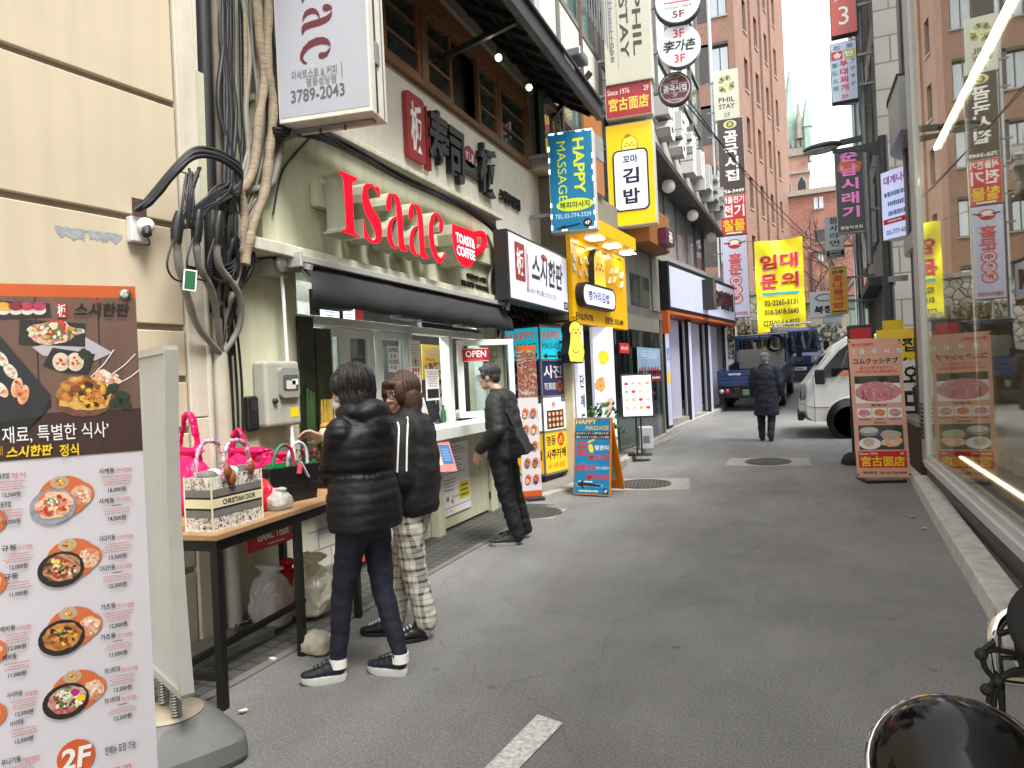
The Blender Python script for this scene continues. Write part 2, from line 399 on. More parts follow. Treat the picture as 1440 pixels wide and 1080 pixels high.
def roadL(y):   # left kerb of the road
    P=[(-80,-3.3),(8.2,-3.3),(9.3,-2.85),(11.6,-2.62),(14.4,-2.62),(16.3,-2.55),(20.2,-1.9),(24,-1.6),(32,-.8),(60,6),(800,200)]
    for (a,b),(c,d) in zip(P,P[1:]):
        if y<=c: return b+(d-b)*(y-a)/(c-a)
    return 200
def roadR(y):
    if y<11: return 1.03+.0592*(y-4.95)
    if y<13: return 1.39+ (y-11)*.05
    if y<17.6: return 1.6+(y-13)*3.2
    if y<18: return 16.3-(y-17.6)*36
    return 1.9+(y-18)*.12
YR=sorted(set(YS[:-3]+[8.2,8.6,9.3,13.001,13.5,17.6,17.8,18,18.5]))
ground_sheet('road',lambda y:(roadL(y)-.05,roadR(y)+.05),YR,ASPH,0)
# darker paved strip in front of the toast shop, with a gutter line
PAVE=brickmat('strip_paving','#56564f','#4c4c47','#3a3a37',.11,.11,.012,.8,'xy',.5,.35,off=0)
b=MB(); b.add([(-3.55,1.2,.006),(-2.86,1.2,.006),(-2.86,8.3,.006),(-3.55,8.3,.006)],[(0,1,2,3)],PAVE); struct(b.build('pavement'))
CONC=mat('kerb_concrete','#8f8c85',.85,var=.22,scale=5,bump=.35,bscale=90,stain=.15)
b=MB(); b.box(-2.86,-2.8,1.2,8.3,-.05,.010,mat('gutter_concrete','#6a6964',.85,var=.2,scale=6)); struct(b.build('pavement_edge'))
# left raised pavement and kerb, y 9 -> 24
b=MB(); ys=[8.35,8.7,9.3,10.2,11.6,13,14.4,15.4,16.3,17.5,18.8,20.2,22,24,28]
KT=mat('kerb_granite','#9c9992',.8,var=.2,scale=9,bump=.3,bscale=120); TL=mat('pavement_concrete','#77756f',.85,var=.25,scale=2.5,bump=.3,bscale=60)
for a,c in zip(ys,ys[1:]):
    h0=.02+.08*min(1,(a-8.35)/3); h1=.02+.08*min(1,(c-8.35)/3)
    def P(y,dx,dz): return (roadL(y)+dx,y,gz(y)+dz)
    b.add([P(a,0,-.05),P(a,0,h0),P(c,0,h1),P(c,0,-.05)],[(0,1,2,3)],KT)
    b.add([P(a,0,h0),P(a,-.16,h0),P(c,-.16,h1),P(c,0,h1)],[(3,2,1,0)][::-1],KT)
    b.add([P(a,-.16,h0-.004),P(a,-2.2,h0-.004),P(c,-2.2,h1-.004),P(c,-.16,h1-.004)],[(0,1,2,3)],TL)
struct(b.build('sidewalk'))
# right kerb stones + narrow pavement under the glass shop
b=MB(); KG=mat('granite_kerb','#c6c3bc',.8,var=.2,scale=7,bump=.35,bscale=110,stain=.1)
y=.4
while y<11.2:
    a,c=y,min(y+1.0,11.2); w=.185
    vs=[]
    for yy in (a+.004,c-.004):
        x=roadR(yy); z=gz(yy)
        for dx,dz in ((-.02,-.05),(0,.12),(w,.125),(w,-.05)): vs.append((x+dx,yy,z+dz))
    b.add(vs,[(0,1,5,4),(1,2,6,5),(2,3,7,6),(0,3,2,1),(4,5,6,7)],KG); y+=1.0
struct(b.build('kerb',bev=.012))
ground_sheet('kerb_gap',lambda y:(roadR(y)+.18,roadR(y)+.9),[.3,2,4,6,8,10,11.2],mat('gritty_gap','#6e6a5e',.95,var=.4,scale=14,bump=.5,bscale=60),.08)
# road marking, manholes
b=MB(); LW=mat('worn_road_paint','#c9c7c0',.8,var=.42,scale=45,bump=.3,bscale=120)
p=[PZ(u,v) for u,v in ((683,1080),(722,1080),(792,1018),(756,1006))]
d=(p[3]-p[0]).normalized(); p[0]-=d*.9; p[1]-=d*.9
b.add([(q.x,q.y,.005) for q in p],[(0,1,2,3)],LW); struct(b.build('lane_marking'))
CI=mat('cast_iron','#5a5853',.7,.4,var=.3,scale=20)
def manhole(x,y,rx,label,pw,pl,rot=0,grid=14):
    t=thing('manhole_cover',label,'manhole cover',(x,y,gz(y)),rot)
    sl=math.atan((gz(y+.5)-gz(y-.5))); t.rotation_euler=(sl,0,rot)
    b=MB(); b.box(-pw,pw,-pl,pl,-.02,.006,mat('patch_concrete','#94928b',.85,var=.2,scale=8,bump=.2)); b.build('surround',t)
    b=MB(); N=36; b.add([(rx*math.cos(2*math.pi*i/N),rx*math.sin(2*math.pi*i/N),.011) for i in range(N)],[tuple(range(N))],CI)
    g=-rx
    for k in range(grid):
        for q in range(grid):
            cx,cy=-rx+2*rx*(k+.5)/grid,-rx+2*rx*(q+.5)/grid
            if math.hypot(cx,cy)<rx*.9: b.box(cx-rx*.04,cx+rx*.04,cy-rx*.04,cy+rx*.04,.011,.016,CI)
    N=40; ring=[]
    for rr,z in ((rx*.97,.012),(rx*.97,.018),(rx*1.05,.018),(rx*1.05,.004)): ring.append([V((rr*math.cos(2*math.pi*i/N),rr*math.sin(2*math.pi*i/N),z)) for i in range(N)])
    b.loft(ring,CI,False,False); b.build('lid',t)
p=GS(903,683); manhole(p.x,p.y+.1,.36,'round iron manhole cover in a pale patch behind the blue massage A-board','manhole' and .62,.5,R(8))
p=GS(1080,650); manhole(p.x,p.y,.33,'round manhole cover in a grey square mid-road behind the walking man',.62,.42)
p=GS(752,722); manhole(p.x,p.y,.3,'small dark manhole cover beside the man at the counter',.31,.31)
# litter
rr=random.Random(3); LT=mat('paper_scrap','#d8d5cc',.8,var=.1)
for i,(u,v,lab) in enumerate([(342,1003,'tiny white scrap on asphalt beside the sign base'),(1160,640,'pale scrap of paper on the road below the white van'),(1283,728,'white scrap by the granite kerb'),(507,770,'white scrap on paving between the two women'),(385,930,'pale scrap under the wooden table'),(1300,745,'small white crumb close to the granite kerb')]):
    p=GS(u,v); b=MB(); s=.022; pts=[(s*(.6+rr.random())*math.cos(a),s*(.5+rr.random())*math.sin(a),.012+.008*rr.random()) for a in (0,1.1,2.2,3.3,4.3,5.3)]
    b.add(pts,[tuple(range(6))],LT); b.add([(q[0],q[1],q[2]-.006) for q in pts],[tuple(range(5,-1,-1))],LT)
    o=b.build('paper_scrap'); o.location=(p.x,p.y,p.z); tag(o,lab,'litter','scraps of litter on the road')
# ================================================================ CREAM PANEL BUILDING (near left)
WF=Frame(-3.42,3.42,0,R(82.29))
cream=mat('cream_render',(.50,.425,.305),.8,var=.06,scale=1.0,stain=.06,bump=.06,bscale=180)
creamd=mat('groove_paint',(.27,.235,.18),.85,var=.15)
trimm=mat('pilaster_paint',(.54,.49,.40),.75,var=.08,stain=.15,bump=.05,bscale=160)
rt=WF.root('cream_building','cream panelled building with dark grooves behind the menu banner','building')
b=MB(); b.box(-9,.02,.03,6,-.1,9,creamd); b.build('wall_core',rt)
# panel joints measured from the wall
gr=sorted([3.32,2.59,1.94,1.64,1.35,.99,.48]); gr=[.0,.48,.97,1.33,1.64,1.95,2.57,3.31,4.05,4.8,5.6,6.4,7.2,8,9]
b=MB()
for a,c in zip(gr,gr[1:]): b.box(-9,-.12,0,.05,a+.019,c-.019,cream)
b.build('wall_panels',rt,bev=.006)
b=MB()
zz=[0,1.4,2.9,4.3,5.8,7.3,9]
for a,c in zip(zz,zz[1:]): b.box(-.112,.03,-.02,.3,a+.003,c-.003,trimm)
b.build('pilaster',rt,bev=.006)
# peeled paint patches
b=MB(); PEEL=mat('bare_cement','#8f9394',.9,var=.25,scale=25,bump=.3,bscale=90)
r4=random.Random(5)
x0,z=WF.px(76,322)[0],WF.px(76,322)[1]; x1=WF.px(172,338)[0]
top=[];bot=[]
for i in range(49):
    f=i/48; x=x0+(x1-x0)*f; zt=WF.px(76+96*f,318+13*f)[1]; h=.05+.035*fbm((f*9,1.3,0))+.008*r4.random()
    if .42<f<.5: h=.012
    h*=min(1,f*9+.05)*min(1,(1-f)*6+.3)
    top.append((x,zt+.008*r4.random())); bot.append((x,zt-h))
for i in range(48): b.flat([bot[i],bot[i+1],top[i+1],top[i]],PEEL,-.0015)
b.build('peeled_patch',rt)
# CCTV
x,z=WF.px(190,324); c=thing('security_camera','white dome security camera on the cream wall','camera',WF.M@V((x,0,z))+WF.o,WF.rz)
b=MB(); b.box(-.055,.055,-.05,0,-.075,.07,mat('camera_box','#c9cac8',.4,var=.04)); b.build('junction_box',c,bev=.008)
b=MB(); b.lathe([(.0,0),(.045,0),(.047,.02),(.04,.045),(.02,.055),(.0,.056)],WHITE,(0.02,-.05,.02),20,Mx.Rotation(R(90),4,'X')); b.build('dome',c)
b=MB(); b.tube([(.02,-.075,.025),(.0,-.105,-.035)],[.024,.028],DKGREY,14); b.tube([(.0,-.104,-.034),(-.001,-.108,-.042)],[.024,.024],BLACK,14); b.build('lens',c)
b=MB(); b.tube(arc([(.03,-.06,-.03),(.04,-.07,-.08),(.01,-.06,-.09)]),.004,BLACK,6); b.build('cable',c)
# wall hole where cables leave the cream wall
x,z=WF.px(196,292); b=MB(); b.box(-.045,.04,-.006,.0,-.05,.05,mat('rusty_hole','#4a352a',.9,var=.4,scale=40)); o=b.build('cable_hole',rt); o.location=(x,0,z)
# ================================================================ TOAST SHOP BUILDING
X0=-3.47
IF=Frame(X0,3.5,0,R(90))
green=mat('pale_green_render',(.56,.56,.405),.7,var=.06,scale=2,stain=.13,bump=.04,bscale=150)
plaster=mat('upper_plaster',(.74,.69,.595),.85,var=.07,scale=3,stain=.06,bump=.25,bscale=55)
tile=brickmat('white_wall_tile','#c9c4b8','#bdb8ac','#8e8a80',.3,.15,.008,.35,'xz',.4,.12)
sh=IF.root('toast_shop','pale green ground floor toast shop with serving window under a plastered upper floor','shop')
span=IF.span
wx0,wx1,wz0,wz1=.92,4.46,1.02,2.44     # serving opening
L_END=5.0
b=MB()
b.box(-.12,wx0,0,.25,-.1,2.75,green); b.box(wx1,L_END-.02,0,.25,-.1,2.75,green); b.box(wx0,wx1,0.001,.25,wz1,2.75,green)
b.build('ground_floor_wall',sh,bev=.004)
b=MB(); b.box(wx0,2.7,.002,.25,-.1,wz0,tile); b.build('tiled_dado',sh)
b=MB(); b.box(wx0,2.7,-.008,.02,-.02,.15,mat('dado_skirting','#77756c',.8,var=.15)); b.build('skirting',sh)
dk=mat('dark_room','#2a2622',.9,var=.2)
b=MB(); b.box(2.7,wx1,.004,.25,-.1,wz0,green); b.build('door_wall',sh)
# plastered storey
b=MB(); z0=2.75
bx0,bx1,bz0,bz1=IF.span(540,72,739,232); wtop=5.75
bx0=.9; bz0=4.66
b.box(-.12,bx0,.01,.3,z0,6.6,plaster); b.box(6.27,7.05,.01,.3,z0,6.6,plaster); b.box(bx0,6.27,.01,.3,z0,bz0,plaster); b.box(bx0,6.27,.01,.3,wtop,6.6,plaster)
b.build('upper_wall',sh)
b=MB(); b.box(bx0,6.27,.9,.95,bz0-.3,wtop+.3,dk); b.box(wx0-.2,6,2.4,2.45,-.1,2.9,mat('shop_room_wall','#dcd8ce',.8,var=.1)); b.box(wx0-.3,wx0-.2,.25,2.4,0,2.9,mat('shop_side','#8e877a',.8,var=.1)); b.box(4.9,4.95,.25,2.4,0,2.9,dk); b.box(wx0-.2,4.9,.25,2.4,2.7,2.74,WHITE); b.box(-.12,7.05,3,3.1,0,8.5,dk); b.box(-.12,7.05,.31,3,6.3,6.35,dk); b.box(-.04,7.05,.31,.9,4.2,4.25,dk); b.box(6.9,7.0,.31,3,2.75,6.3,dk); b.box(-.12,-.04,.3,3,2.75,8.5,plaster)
b.build('inner_wall',sh)
# wooden windows (upper)
wood=mat('brown_window_wood',(.17,.075,.028),.5,var=.3,scale=4,stretch=(2,2,14))
pane=glassmat('upper_window_glass',(.03,.04,.04),.12,.02,False)
def wwin(x0,x1,z0,z1,bars,name='window'):
    b=MB(); t=.055
    b.box(x0,x0+t,-.03,.03,z0,z1,wood); b.box(x1-t,x1,-.03,.03,z0,z1,wood); b.box(x0+t,x1-t,-.028,.03,z0,z0+t,wood); b.box(x0+t,x1-t,-.028,.03,z1-t,z1,wood)
    for k in range(1,bars): z=z0+(z1-z0)*k/bars; b.box(x0+t,x1-t,-.02,.012,z-.016,z+.016,wood)
    w=b.build(name,sh,bev=.004)
    b=MB(); b.box(x0+t,x1-t,.013,.022,z0+t,z1-t,pane); b.build('pane',w)
for x0,x1 in ((.92,1.62),(1.62,2.32),(2.32,3.06),(3.16,3.8),(4.5,5.15),(5.2,6.2)):
    wwin(x0+.01,x1-.01,bz0+.03,wtop-.25,3)
b=MB()
b.box(bx0-.03,6.32,-.05,.05,bz0-.035,bz0+.03,wood); b.box(bx0,6.27,-.045,.06,wtop-.25,wtop-.02,wood)
for x in (3.06,5.15,6.2): b.box(x,x+.1,-.042,.1,bz0+.03,wtop-.25,wood)
b.box(3.8,4.5,.12,.14,bz0,wtop-.25,BLACK)
b.build('window_surround',sh,bev=.005)
# eave: black soffit sloping out
b=MB(); eb=mat('eave_black','#191a1b',.6,var=.25,scale=3); ef=mat('eave_metal','#3c4144',.45,.4,var=.2,scale=4)
ex0,ex1=-.1,7.05; zi,zo,ed=5.98,5.47,.86
ME=Mx.Rotation(math.atan2(zi-zo,ed),4,'X'); ME.translation=(0,0,zi); eL=math.hypot(ed,zi-zo)
b.box(ex0,ex1,-eL,.0,0,.05,eb)
k=ex0+.2
while k<ex1: b.box(k,k+.05,-eL+.04,-.02,-.06,-.001,eb); k+=.45
b.box(ex0,ex1,-eL*.6,-eL*.6+.05,-.045,-.001,eb)
b.build('eave_soffit',sh,M=ME)
b=MB(); b.box(ex0,ex1+.02,-ed-.09,-ed-.001,zo-.05,zo+.16,ef); b.box(ex0,ex1+.02,-ed-.13,-ed+.02,zo+.161,zo+.2,ef); b.build('gutter',sh,bev=.01)
b=MB(); b.box(bx0-.05,6.4,-.09,.0,wtop-.018,wtop+.13,mat('grey_lintel','#8d8b84',.7,var=.1)); b.build('lintel',sh)
b=MB()
for (u,v),(w2,h2) in (((625,80),(762,8)),):
    a=IF.px(u,v,.02); b.bar((a[0],-.02,a[1]),(a[0]+.2,-.8,zo+.0),.06,.06,BLACK); b.build('brace',sh); b=MB()
a=IF.px(757,188,.02); b.bar((a[0],-.01,a[1]),(a[0]+.1,-.85,a[1]+.8),.07,.07,BLACK); b.build('brace',sh); b=MB(); b.bar((a[0],-.01,a[1]-.4),(a[0],-.01,a[1]+1.4),.08,.08,BLACK)
b.build('brace_post',sh)
BULB=mat('warm_bulb',(1,.82,.55),.3,emit=9,var=0)
for u,v,off in ((701,81,.5),(744,123,.55)):
    x,z=IF.px(u,v,off); t=thing('light_bulb','glowing bare bulb under the black eave, '+('nearer the wooden window corner' if u>720 else 'above the wooden windows'),'bulb',IF.M@V((x,-off,z))+IF.o,0,'bare bulbs under the eave')
    b=MB(); b.sph((0,0,0),.038,BULB); b.build('globe',t); b=MB(); b.tube([(0,0,.03),(0,0,.09)],.018,BLACK); b.tube([(0,0,.085),(0,0,max(.12,zi-.28-z))],.004,BLACK,5); b.build('socket',t)
# fascia
fx0,fx1,fz0,fz1=.46,4.72,2.57,3.555
b=MB(); b.box(fx0,fx1,-.1,-.001,fz0,fz1,green); b.build('fascia_board',sh,bev=.006)
edge=mat('fascia_trim',(.62,.61,.5),.6,var=.08,stain=.2)
b=MB(); b.box(fx0-.02,fx1+.03,-.18,-.0,fz1+.001,fz1+.05,edge); b.box(fx0-.28,fx1+.06,-.22,-.0,fz0-.085,fz0-.001,edge); b.build('fascia_trim',sh,bev=.008)
b=MB(); b.box(-.1,fx0-.001,-.03,-.001,2.72,3.6,green); b.build('side_board',sh)
# channel letters
LF=mat('lit_red_face',(.90,.006,.018),.9,spec=.05,emit=.75,var=0); LB=mat('letter_side',(.46,.46,.35),.55,var=.08,stain=.25)
rim=mat('letter_rim',(.95,.35,.35),.5,emit=.6,var=0)
lt=IF.root('channel_lettering','red lit channel letters and coffee cup spelling Isaac on the green fascia','lettering')
def C(L): return [(440+a/5.143,220+c/5.143) for a,c in L]
OFF=.34
def letter(polys,name='letter'):
    b=MB()
    for q in polys:
        pts=IF.pts(C(q),OFF); b.slab(pts,-OFF,-.17,LF,LB)
    b.build(name,lt)
letter([[(185,97),(320,155),(318,175),(290,185),(285,200),(300,540),(312,560),(340,575),(338,587),(208,543),(210,528),(232,525),(240,505),(222,175),(212,145),(190,120)]])
letter([[(470,215),(483,240),(488,290),(480,295),(465,262),(440,225),(415,218),(398,240),(400,290),(430,370),(470,430),(495,490),(502,550),(497,600),(478,628),(450,632),(410,620),(385,590),(380,598),(372,592),(364,450),(372,455),(385,530),(410,590),(440,608),(455,590),(448,540),(420,480),(375,400),(357,330),(355,270),(365,215),(390,192),(430,200),(455,222),(462,215)]])
A=[[(560,263),(568,270),(566,300),(572,340),(568,380),(552,395),(535,385),(528,350),(532,310),(545,275)],
   [(572,268),(605,275),(628,310),(642,370),(650,450),(655,560),(662,630),(672,655),(688,670),(685,686),(658,690),(635,678),(622,650),(615,560),(608,440),(600,350),(590,310)],
   [(605,432),(580,440),(552,470),(537,520),(537,580),(550,630),(575,660),(603,670),(608,658),(590,640),(575,600),(570,540),(575,490),(590,460),(608,448)]]
letter(A)
letter([[(690+(x-528)*.912,338+(y-263)*.946) for x,y in q] for q in A])
letter([[(880,402),(855,430),(840,490),(838,570),(850,660),(875,730),(905,768),(930,770),(950,740),(958,700),(950,690),(940,720),(925,735),(905,715),(885,660),(875,590),(872,510),(880,450),(890,415)],[(890,402),(915,420),(935,450),(943,500),(940,540),(928,556),(915,545),(912,510),(915,470),(905,435)]])
cup=[(1008,488),(1175,548),(1185,600),(1185,680),(1170,750),(1140,795),(1110,805),(1075,785),(1040,730),(1015,640),(1005,560)]
b=MB(); b.slab(IF.pts(C(cup),OFF),-OFF,-.1,LF,LB)
hp=[(p[0],-.2,p[1]) for p in IF.pts(C([(1172,565),(1222,560),(1240,610),(1225,662),(1185,690)]),.2)]
b.tube(arc(hp),.035,LF,8)
WL=mat('lit_white_letter',(1,.93,.95),.4,emit=1,var=0)
for s,cx,cy,w,h in (('TOAST&',1098,608,135,70),('COFFEE',1102,696,130,70)):
    q=IF.pts(C([(cx-w/2,cy-h/2-w*.19),(cx+w/2,cy-h/2+w*.19),(cx,cy-h/2),(cx,cy+h/2)]),OFF)
    b.T(s,(q[0][0]+q[1][0])/2,(q[2][1]+q[3][1])/2,q[1][0]-q[0][0],q[2][1]-q[3][1],WL,-OFF-.004,.02)
b.build('cup',lt)
b=MB(); q=IF.px(440,272,.13); q2=IF.px(465,300,.13); b.box(q[0],5.0-.6,-.17,-.101,2.94,3.13,green); b.build('letter_rail',lt,bev=.004)
b=MB()
for s,u,v,w,h in (('이삭토스트 & 커피',670,391,27,7.5),('명동성당점  T.3789-2043',668,402,37,8)):
    q=IF.pts([(u-w/2,v),(u+w/2,v+w*.2),(u,v-h/2),(u,v+h/2)],.11); b.T(s,(q[0][0]+q[1][0])/2,(q[2][1]+q[3][1])/2,q[1][0]-q[0][0],q[2][1]-q[3][1],INK,-.12,.03,ext=.018)
b.build('shop_details',lt)
# upper sign characters
sg=IF.root('upper_sign_letters','raised dark sushi characters with a red plaque on the plastered wall','lettering')
RP=mat('dull_red_plaque',(.30,.028,.03),.5,var=.1); CH=mat('charcoal_letters','#3a3a3c',.5,var=.1)
def Tq(b,s,u0,v0,u1,v1,m,off,fr=IF,bold=.02,ext=0,y=None,slope=None,mside=None,shear=0,rot=0):
    """text between two pixel corners of a facade (left-top, right-bottom of its box), box squared on the wall"""
    a=fr.px(u0,v0,off); c=fr.px(u1,v1,off); b.T(s,(a[0]+c[0])/2,(a[1]+c[1])/2,abs(c[0]-a[0]),abs(a[1]-c[1]),m,-(off if y is None else y),bold,ext=ext,mside=mside,shear=shear,rot=rot)
b=MB(); x0,x1,z0,z1=IF.span(569,136,592,212,.03)
zc=IF.px(580,178,.03)[1]; b.rrect(x0,x0+.36,zc-.33,zc+.33,.04,RP,-.05,-.001)
for k in (0,1): b.slab([(x0+.40+k*.05,zc-.36),(x0+.42+k*.05,zc-.36),(x0+.42+k*.05,zc+.30-.1*k),(x0+.405+k*.05,zc+.30-.1*k)],-.05,-.001,RP)
b.T('板',x0+.18,zc,.24,.5,PRW,-.052,.02); b.build('plaque',sg)
b=MB()
for s,u0,u1,vc,h in (('寿',602,629,196,.62),('司',631,651,219,.6),('板',674,697,240,.62)):
    a=IF.px(u0,vc,.05); c=IF.px(u1,vc,.05); z=IF.px((u0+u1)/2,vc,.05)[1]; b.T(s,(a[0]+c[0])/2,z,c[0]-a[0],h,CH,-.07,.05,ext=.068,mside=BLACK,shear=.05)
a=IF.px(652,217,.05); c=IF.px(673,217,.05); b.ell((a[0]+c[0])/2,a[1]+.03,.17,.13,RP,-.03); b.T('すし板',(a[0]+c[0])/2,a[1]+.03,.24,.12,PRW,-.032,.02)
z=IF.px(663,237,.05)[1]; b.rrect(a[0]-.02,c[0]+.02,z-.08,z+.08,.02,CH,-.03,-.001); b.T('SUSHIHANPAN',(a[0]+c[0])/2,z,.3,.06,GREY,-.032)
a=IF.px(703,275,.02); c=IF.px(731,287,.02); b.T('스시한판 명동점',(a[0]+c[0])/2,(a[1]+c[1])/2,c[0]-a[0],.16,INK,-.03,.02,ext=.028)
b.build('characters',sg)
# awning
aw=IF.root('awning','dark grey rolled-out awning over the serving window','awning')
awm=mat('awning_fabric','#2a2b2e',.8,var=.18,scale=6,stretch=(1,1,6)); awr=mat('awning_rail','#c4c4c0',.4,.4,var=.08)
ax0=IF.px(414,370,.2)[0]; ax1=IF.px(707,428,.2)[0]; az=2.475
b=MB(); b.box(ax0,ax1,-.26,-.19,az-.02,az+.03,awr); b.box(ax0-.03,ax0,-.28,-.02,az-.06,az+.05,awr); b.box(ax1,ax1+.03,-.28,-.02,az-.06,az+.05,awr); b.build('rail',aw,bev=.006)
b=MB(); N=40; vs=[];fs=[]
for i in range(N+1):
    x=ax0+.02+(ax1-ax0-.04)*i/N
    for k,(d,z) in enumerate(((.2,az-.02),(.25,az-.09),(.31,az-.19),(.325,az-.33))):
        w=.012*math.sin(i*.9+k)*(k>1)+.01*fbm((x*2,k,0)); vs.append((x,-d-w,z+w*.6))
for i in range(N):
    for k in range(3): o=i*4+k; fs.append((o,o+4,o+5,o+1))
b.add(vs,fs,awm,True); o=b.build('fabric',aw); s_=o.modifiers.new('thick','SOLIDIFY'); s_.thickness=.006
b=MB(); 
for x in (ax0+.06,ax1-.06): b.bar((x,-.05,az+.02),(x,-.3,az-.06),.03,.04,awr); b.box(x-.04,x+.04,-.06,-.0,az-.02,az+.09,awr)
b.build('arm',aw)
# crank bracket at the awning's near end
b=MB(); x,z=IF.px(392,378,.1); b.box(x-.1,x+.08,-.12,-.0,z-.05,z+.06,awr); b.lathe([(0,0),(.06,0),(.06,.04),(0,.04)],awr,(x-.02,-.13,z+.03),14,Mx.Rotation(R(90),4,'X')); b.tube([(x+.03,-.1,z-.02),(x+.06,-.1,1.2)],.013,WHITE,8); b.tube([(x+.06,-.1,1.2),(x+.065,-.1,.93)],.018,WHITE,8)
b.build('crank_rod',aw)
# ================================================================ SERVING WINDOW (parts of the shop)
ww=mat('white_window_frame','#d9dad5',.35,var=.04)
wg=glassmat('serving_glass',(.8,.85,.84),.06)
def sash(name,x0,x1,z0,z1,y=.06,t=.07,M=None,glass=True,parent=None,d=.05):
    b=MB(); 
    for q in ((x0,x0+t,z0,z1),(x1-t,x1,z0,z1),(x0+t,x1-t,z0,z0+t),(x0+t,x1-t,z1-t,z1)): b.box(q[0],q[1],y,y+d,q[2],q[3],ww)
    o=b.build(name,parent or sh,bev=.004,M=M)
    if glass: b=MB(); b.box(x0+t,x1-t,y+d/2-.003,y+d/2+.003,z0+t,z1-t,wg); b.build('pane',o,M=M)
    return o
sx=lambda u,v,o=0: IF.px(u,v,o)
zt=IF.px(540,475)[1]; zb=1.15
xs=[IF.px(470,500)[0],IF.px(497,500)[0],IF.px(537,500)[0],IF.px(580,500)[0]]
b=MB(); b.box(wx0,wx1,.02,.14,2.06,2.13,ww); b.box(wx0,wx1,.02,.14,1.02,1.10,ww); xx=IF.px(637,500)[0]; b.box(xx-.04,xx+.04,.021,.139,1.10,2.06,ww); b.box(wx1-.07,wx1-.001,.021,.139,1.10,2.43,ww); b.box(xs[3]-.02,xs[3]+.05,.021,.139,1.1,2.06,ww)
# roller shutter box above the right-hand opening
for k in range(5): b.box(IF.px(600,470)[0],wx1-.08,.05,.1,2.14+k*.06,2.185+k*.06,mat('shutter_slat','#55585a',.4,.5))
b.build('window_frame',sh,bev=.004)
sash('window',xs[0],xs[1]-.01,1.11,2.05); sash('window',xs[1],xs[2]-.01,1.11,2.05,.075); sash('window',xs[2],xs[3]-.03,1.11,2.05,.03)
# hinged sash swung out at the far end, with OPEN plate
hx,hz=IF.px(688,580,.0); hx=IF.px(639,530)[0]+.03
Mh=Mx.Translation((hx,-.03,0))@Mx.Rotation(R(-48),4,'Z')
osash=sash('open_window',.0,.66,1.16,2.02,-.025,.065,M=Mh,parent=sh)
pl=thing('open_plate','red plate reading OPEN hung on the outward white window sash','sign',IF.M@(Mh@V((.2,-.045,1.85)))+IF.o,IF.rz+R(-48))
b=MB(); b.box(-.155,.155,-.006,.004,-.075,.075,mat('crimson_plate','#a3182f',.35,var=.03)); b.build('plate',pl,bev=.003)
b=MB(); b.T('OPEN',0,.012,.24,.075,PRW,-.0075,.02); b.T('WELCOME COME IN',0,-.05,.2,.016,mat('pink_print','#d98c92',.5,var=0),-.0075)
for k in (-1,1): b.rect(-.148,.148,k*.068-.002,k*.068+.002,PRW,-.007)
b.build('lettering',pl)
# opening hours card
b=MB(); x0,x1,z0,z1=IF.span(545,486,562,523,-.02)
b.rect(x0,x1,z0,z1,PRW,.022)
h=(z1-z0)
for s,f in (('OPEN',.84),('8 : 00',.62),('CLOSE',.4),('8 : 00',.17)): b.T(s,(x0+x1)/2,z0+h*f,(x1-x0)*(.85 if s[0] in 'OC' else .5),h*.15,INK,.0215,.02)
o=b.build('opening_hours_card'); o.location=IF.o; o.rotation_euler=(0,0,IF.rz); tag(o,'white opening hours card reading OPEN and CLOSE stuck inside the serving window','card')
# price list sheets beside the opening
def card(name,label,cat,u0,v0,u1,v1,off,draw,fr=IF,paper=PRW,th=.004,group=None):
    """a flat sheet or plate standing at off in front of a facade; draw(b,x0,x1,z0,z1,y)"""
    x0,x1,z0,z1=fr.span(u0,v0,u1,v1,off); cx,cz=(x0+x1)/2,(z0+z1)/2
    t=thing(name,label,cat,fr.M@V((cx,-off,cz))+fr.o,fr.rz,group)
    w,h=(x1-x0)/2,(z1-z0)/2; b=MB(); b.box(-w,w,-th,th,-h,h,paper); 
    if draw: draw(b,-w,w,-h,h,-th-.0012)
    b.build('sheet',t); return t
def fine(b,x0,x1,z0,z1,y,rows,m=INK,fill=.55,seed=1,word=True,al='c'):
    """rows of small print too fine to read: short broken strokes"""
    r=random.Random(seed); h=(z1-z0)/rows
    for k in range(rows):
        z=z1-(k+.5)*h; L=(x1-x0)*(.65+.35*r.random()); s=(x0+x1-L)/2 if al=='c' else x0; e=s+L; x=s
        while x<e:
            w=(e-s)*(.03+.09*r.random()); w=min(w,e-x); 
            b.rect(x,x+w*.85,z-h*fill*.5*(.7+.3*r.random()),z+h*fill*.5*(.7+.3*r.random()),m,y); x+=w+(e-s)*.012
PRG=mat('grey_print','#6f6f6f',.6,var=0); BLUEP=mat('blue_print','#3f77ad',.5,var=.15,scale=20)
burger=foodmat('burger_photo',['#7a4a20','#d9a24a','#e8d9a8','#a03a20','#3d5a20','#e0c060'],9)
def d1(b,x0,x1,z0,z1,y):
    fine(b,x0+.02,x1-.02,(z0+z1)/2,z1-.03,y,9,PRG,.3,4)
    w=(x1-x0)
    for r_ in range(4):
        for c_ in range(3): cx=x0+w*(.25+.25*c_); cz=z0+.05+r_*.085; b.ell(cx,cz,w*.09,.03,burger if (r_+c_)%2 else PRR,y-.001); b.rect(cx-w*.08,cx+w*.08,cz-.043,cz-.036,INK,y)
card('price_list','white price list sheet between the serving window sashes','sheet',575,478,593,552,.03,d1)
def d2(b,x0,x1,z0,z1,y):
    b.rect(x0+.015,x1-.015,z0+.02,z0+.36*(z1-z0),INK,y); fine(b,x0+.02,x1-.02,z0+.42*(z1-z0),z1-.02,y-.0005,7,PRG,.4,6)
card('price_list','curled notice with a black lower half taped by the serving opening','sheet',598,519,618,562,.06,d2)
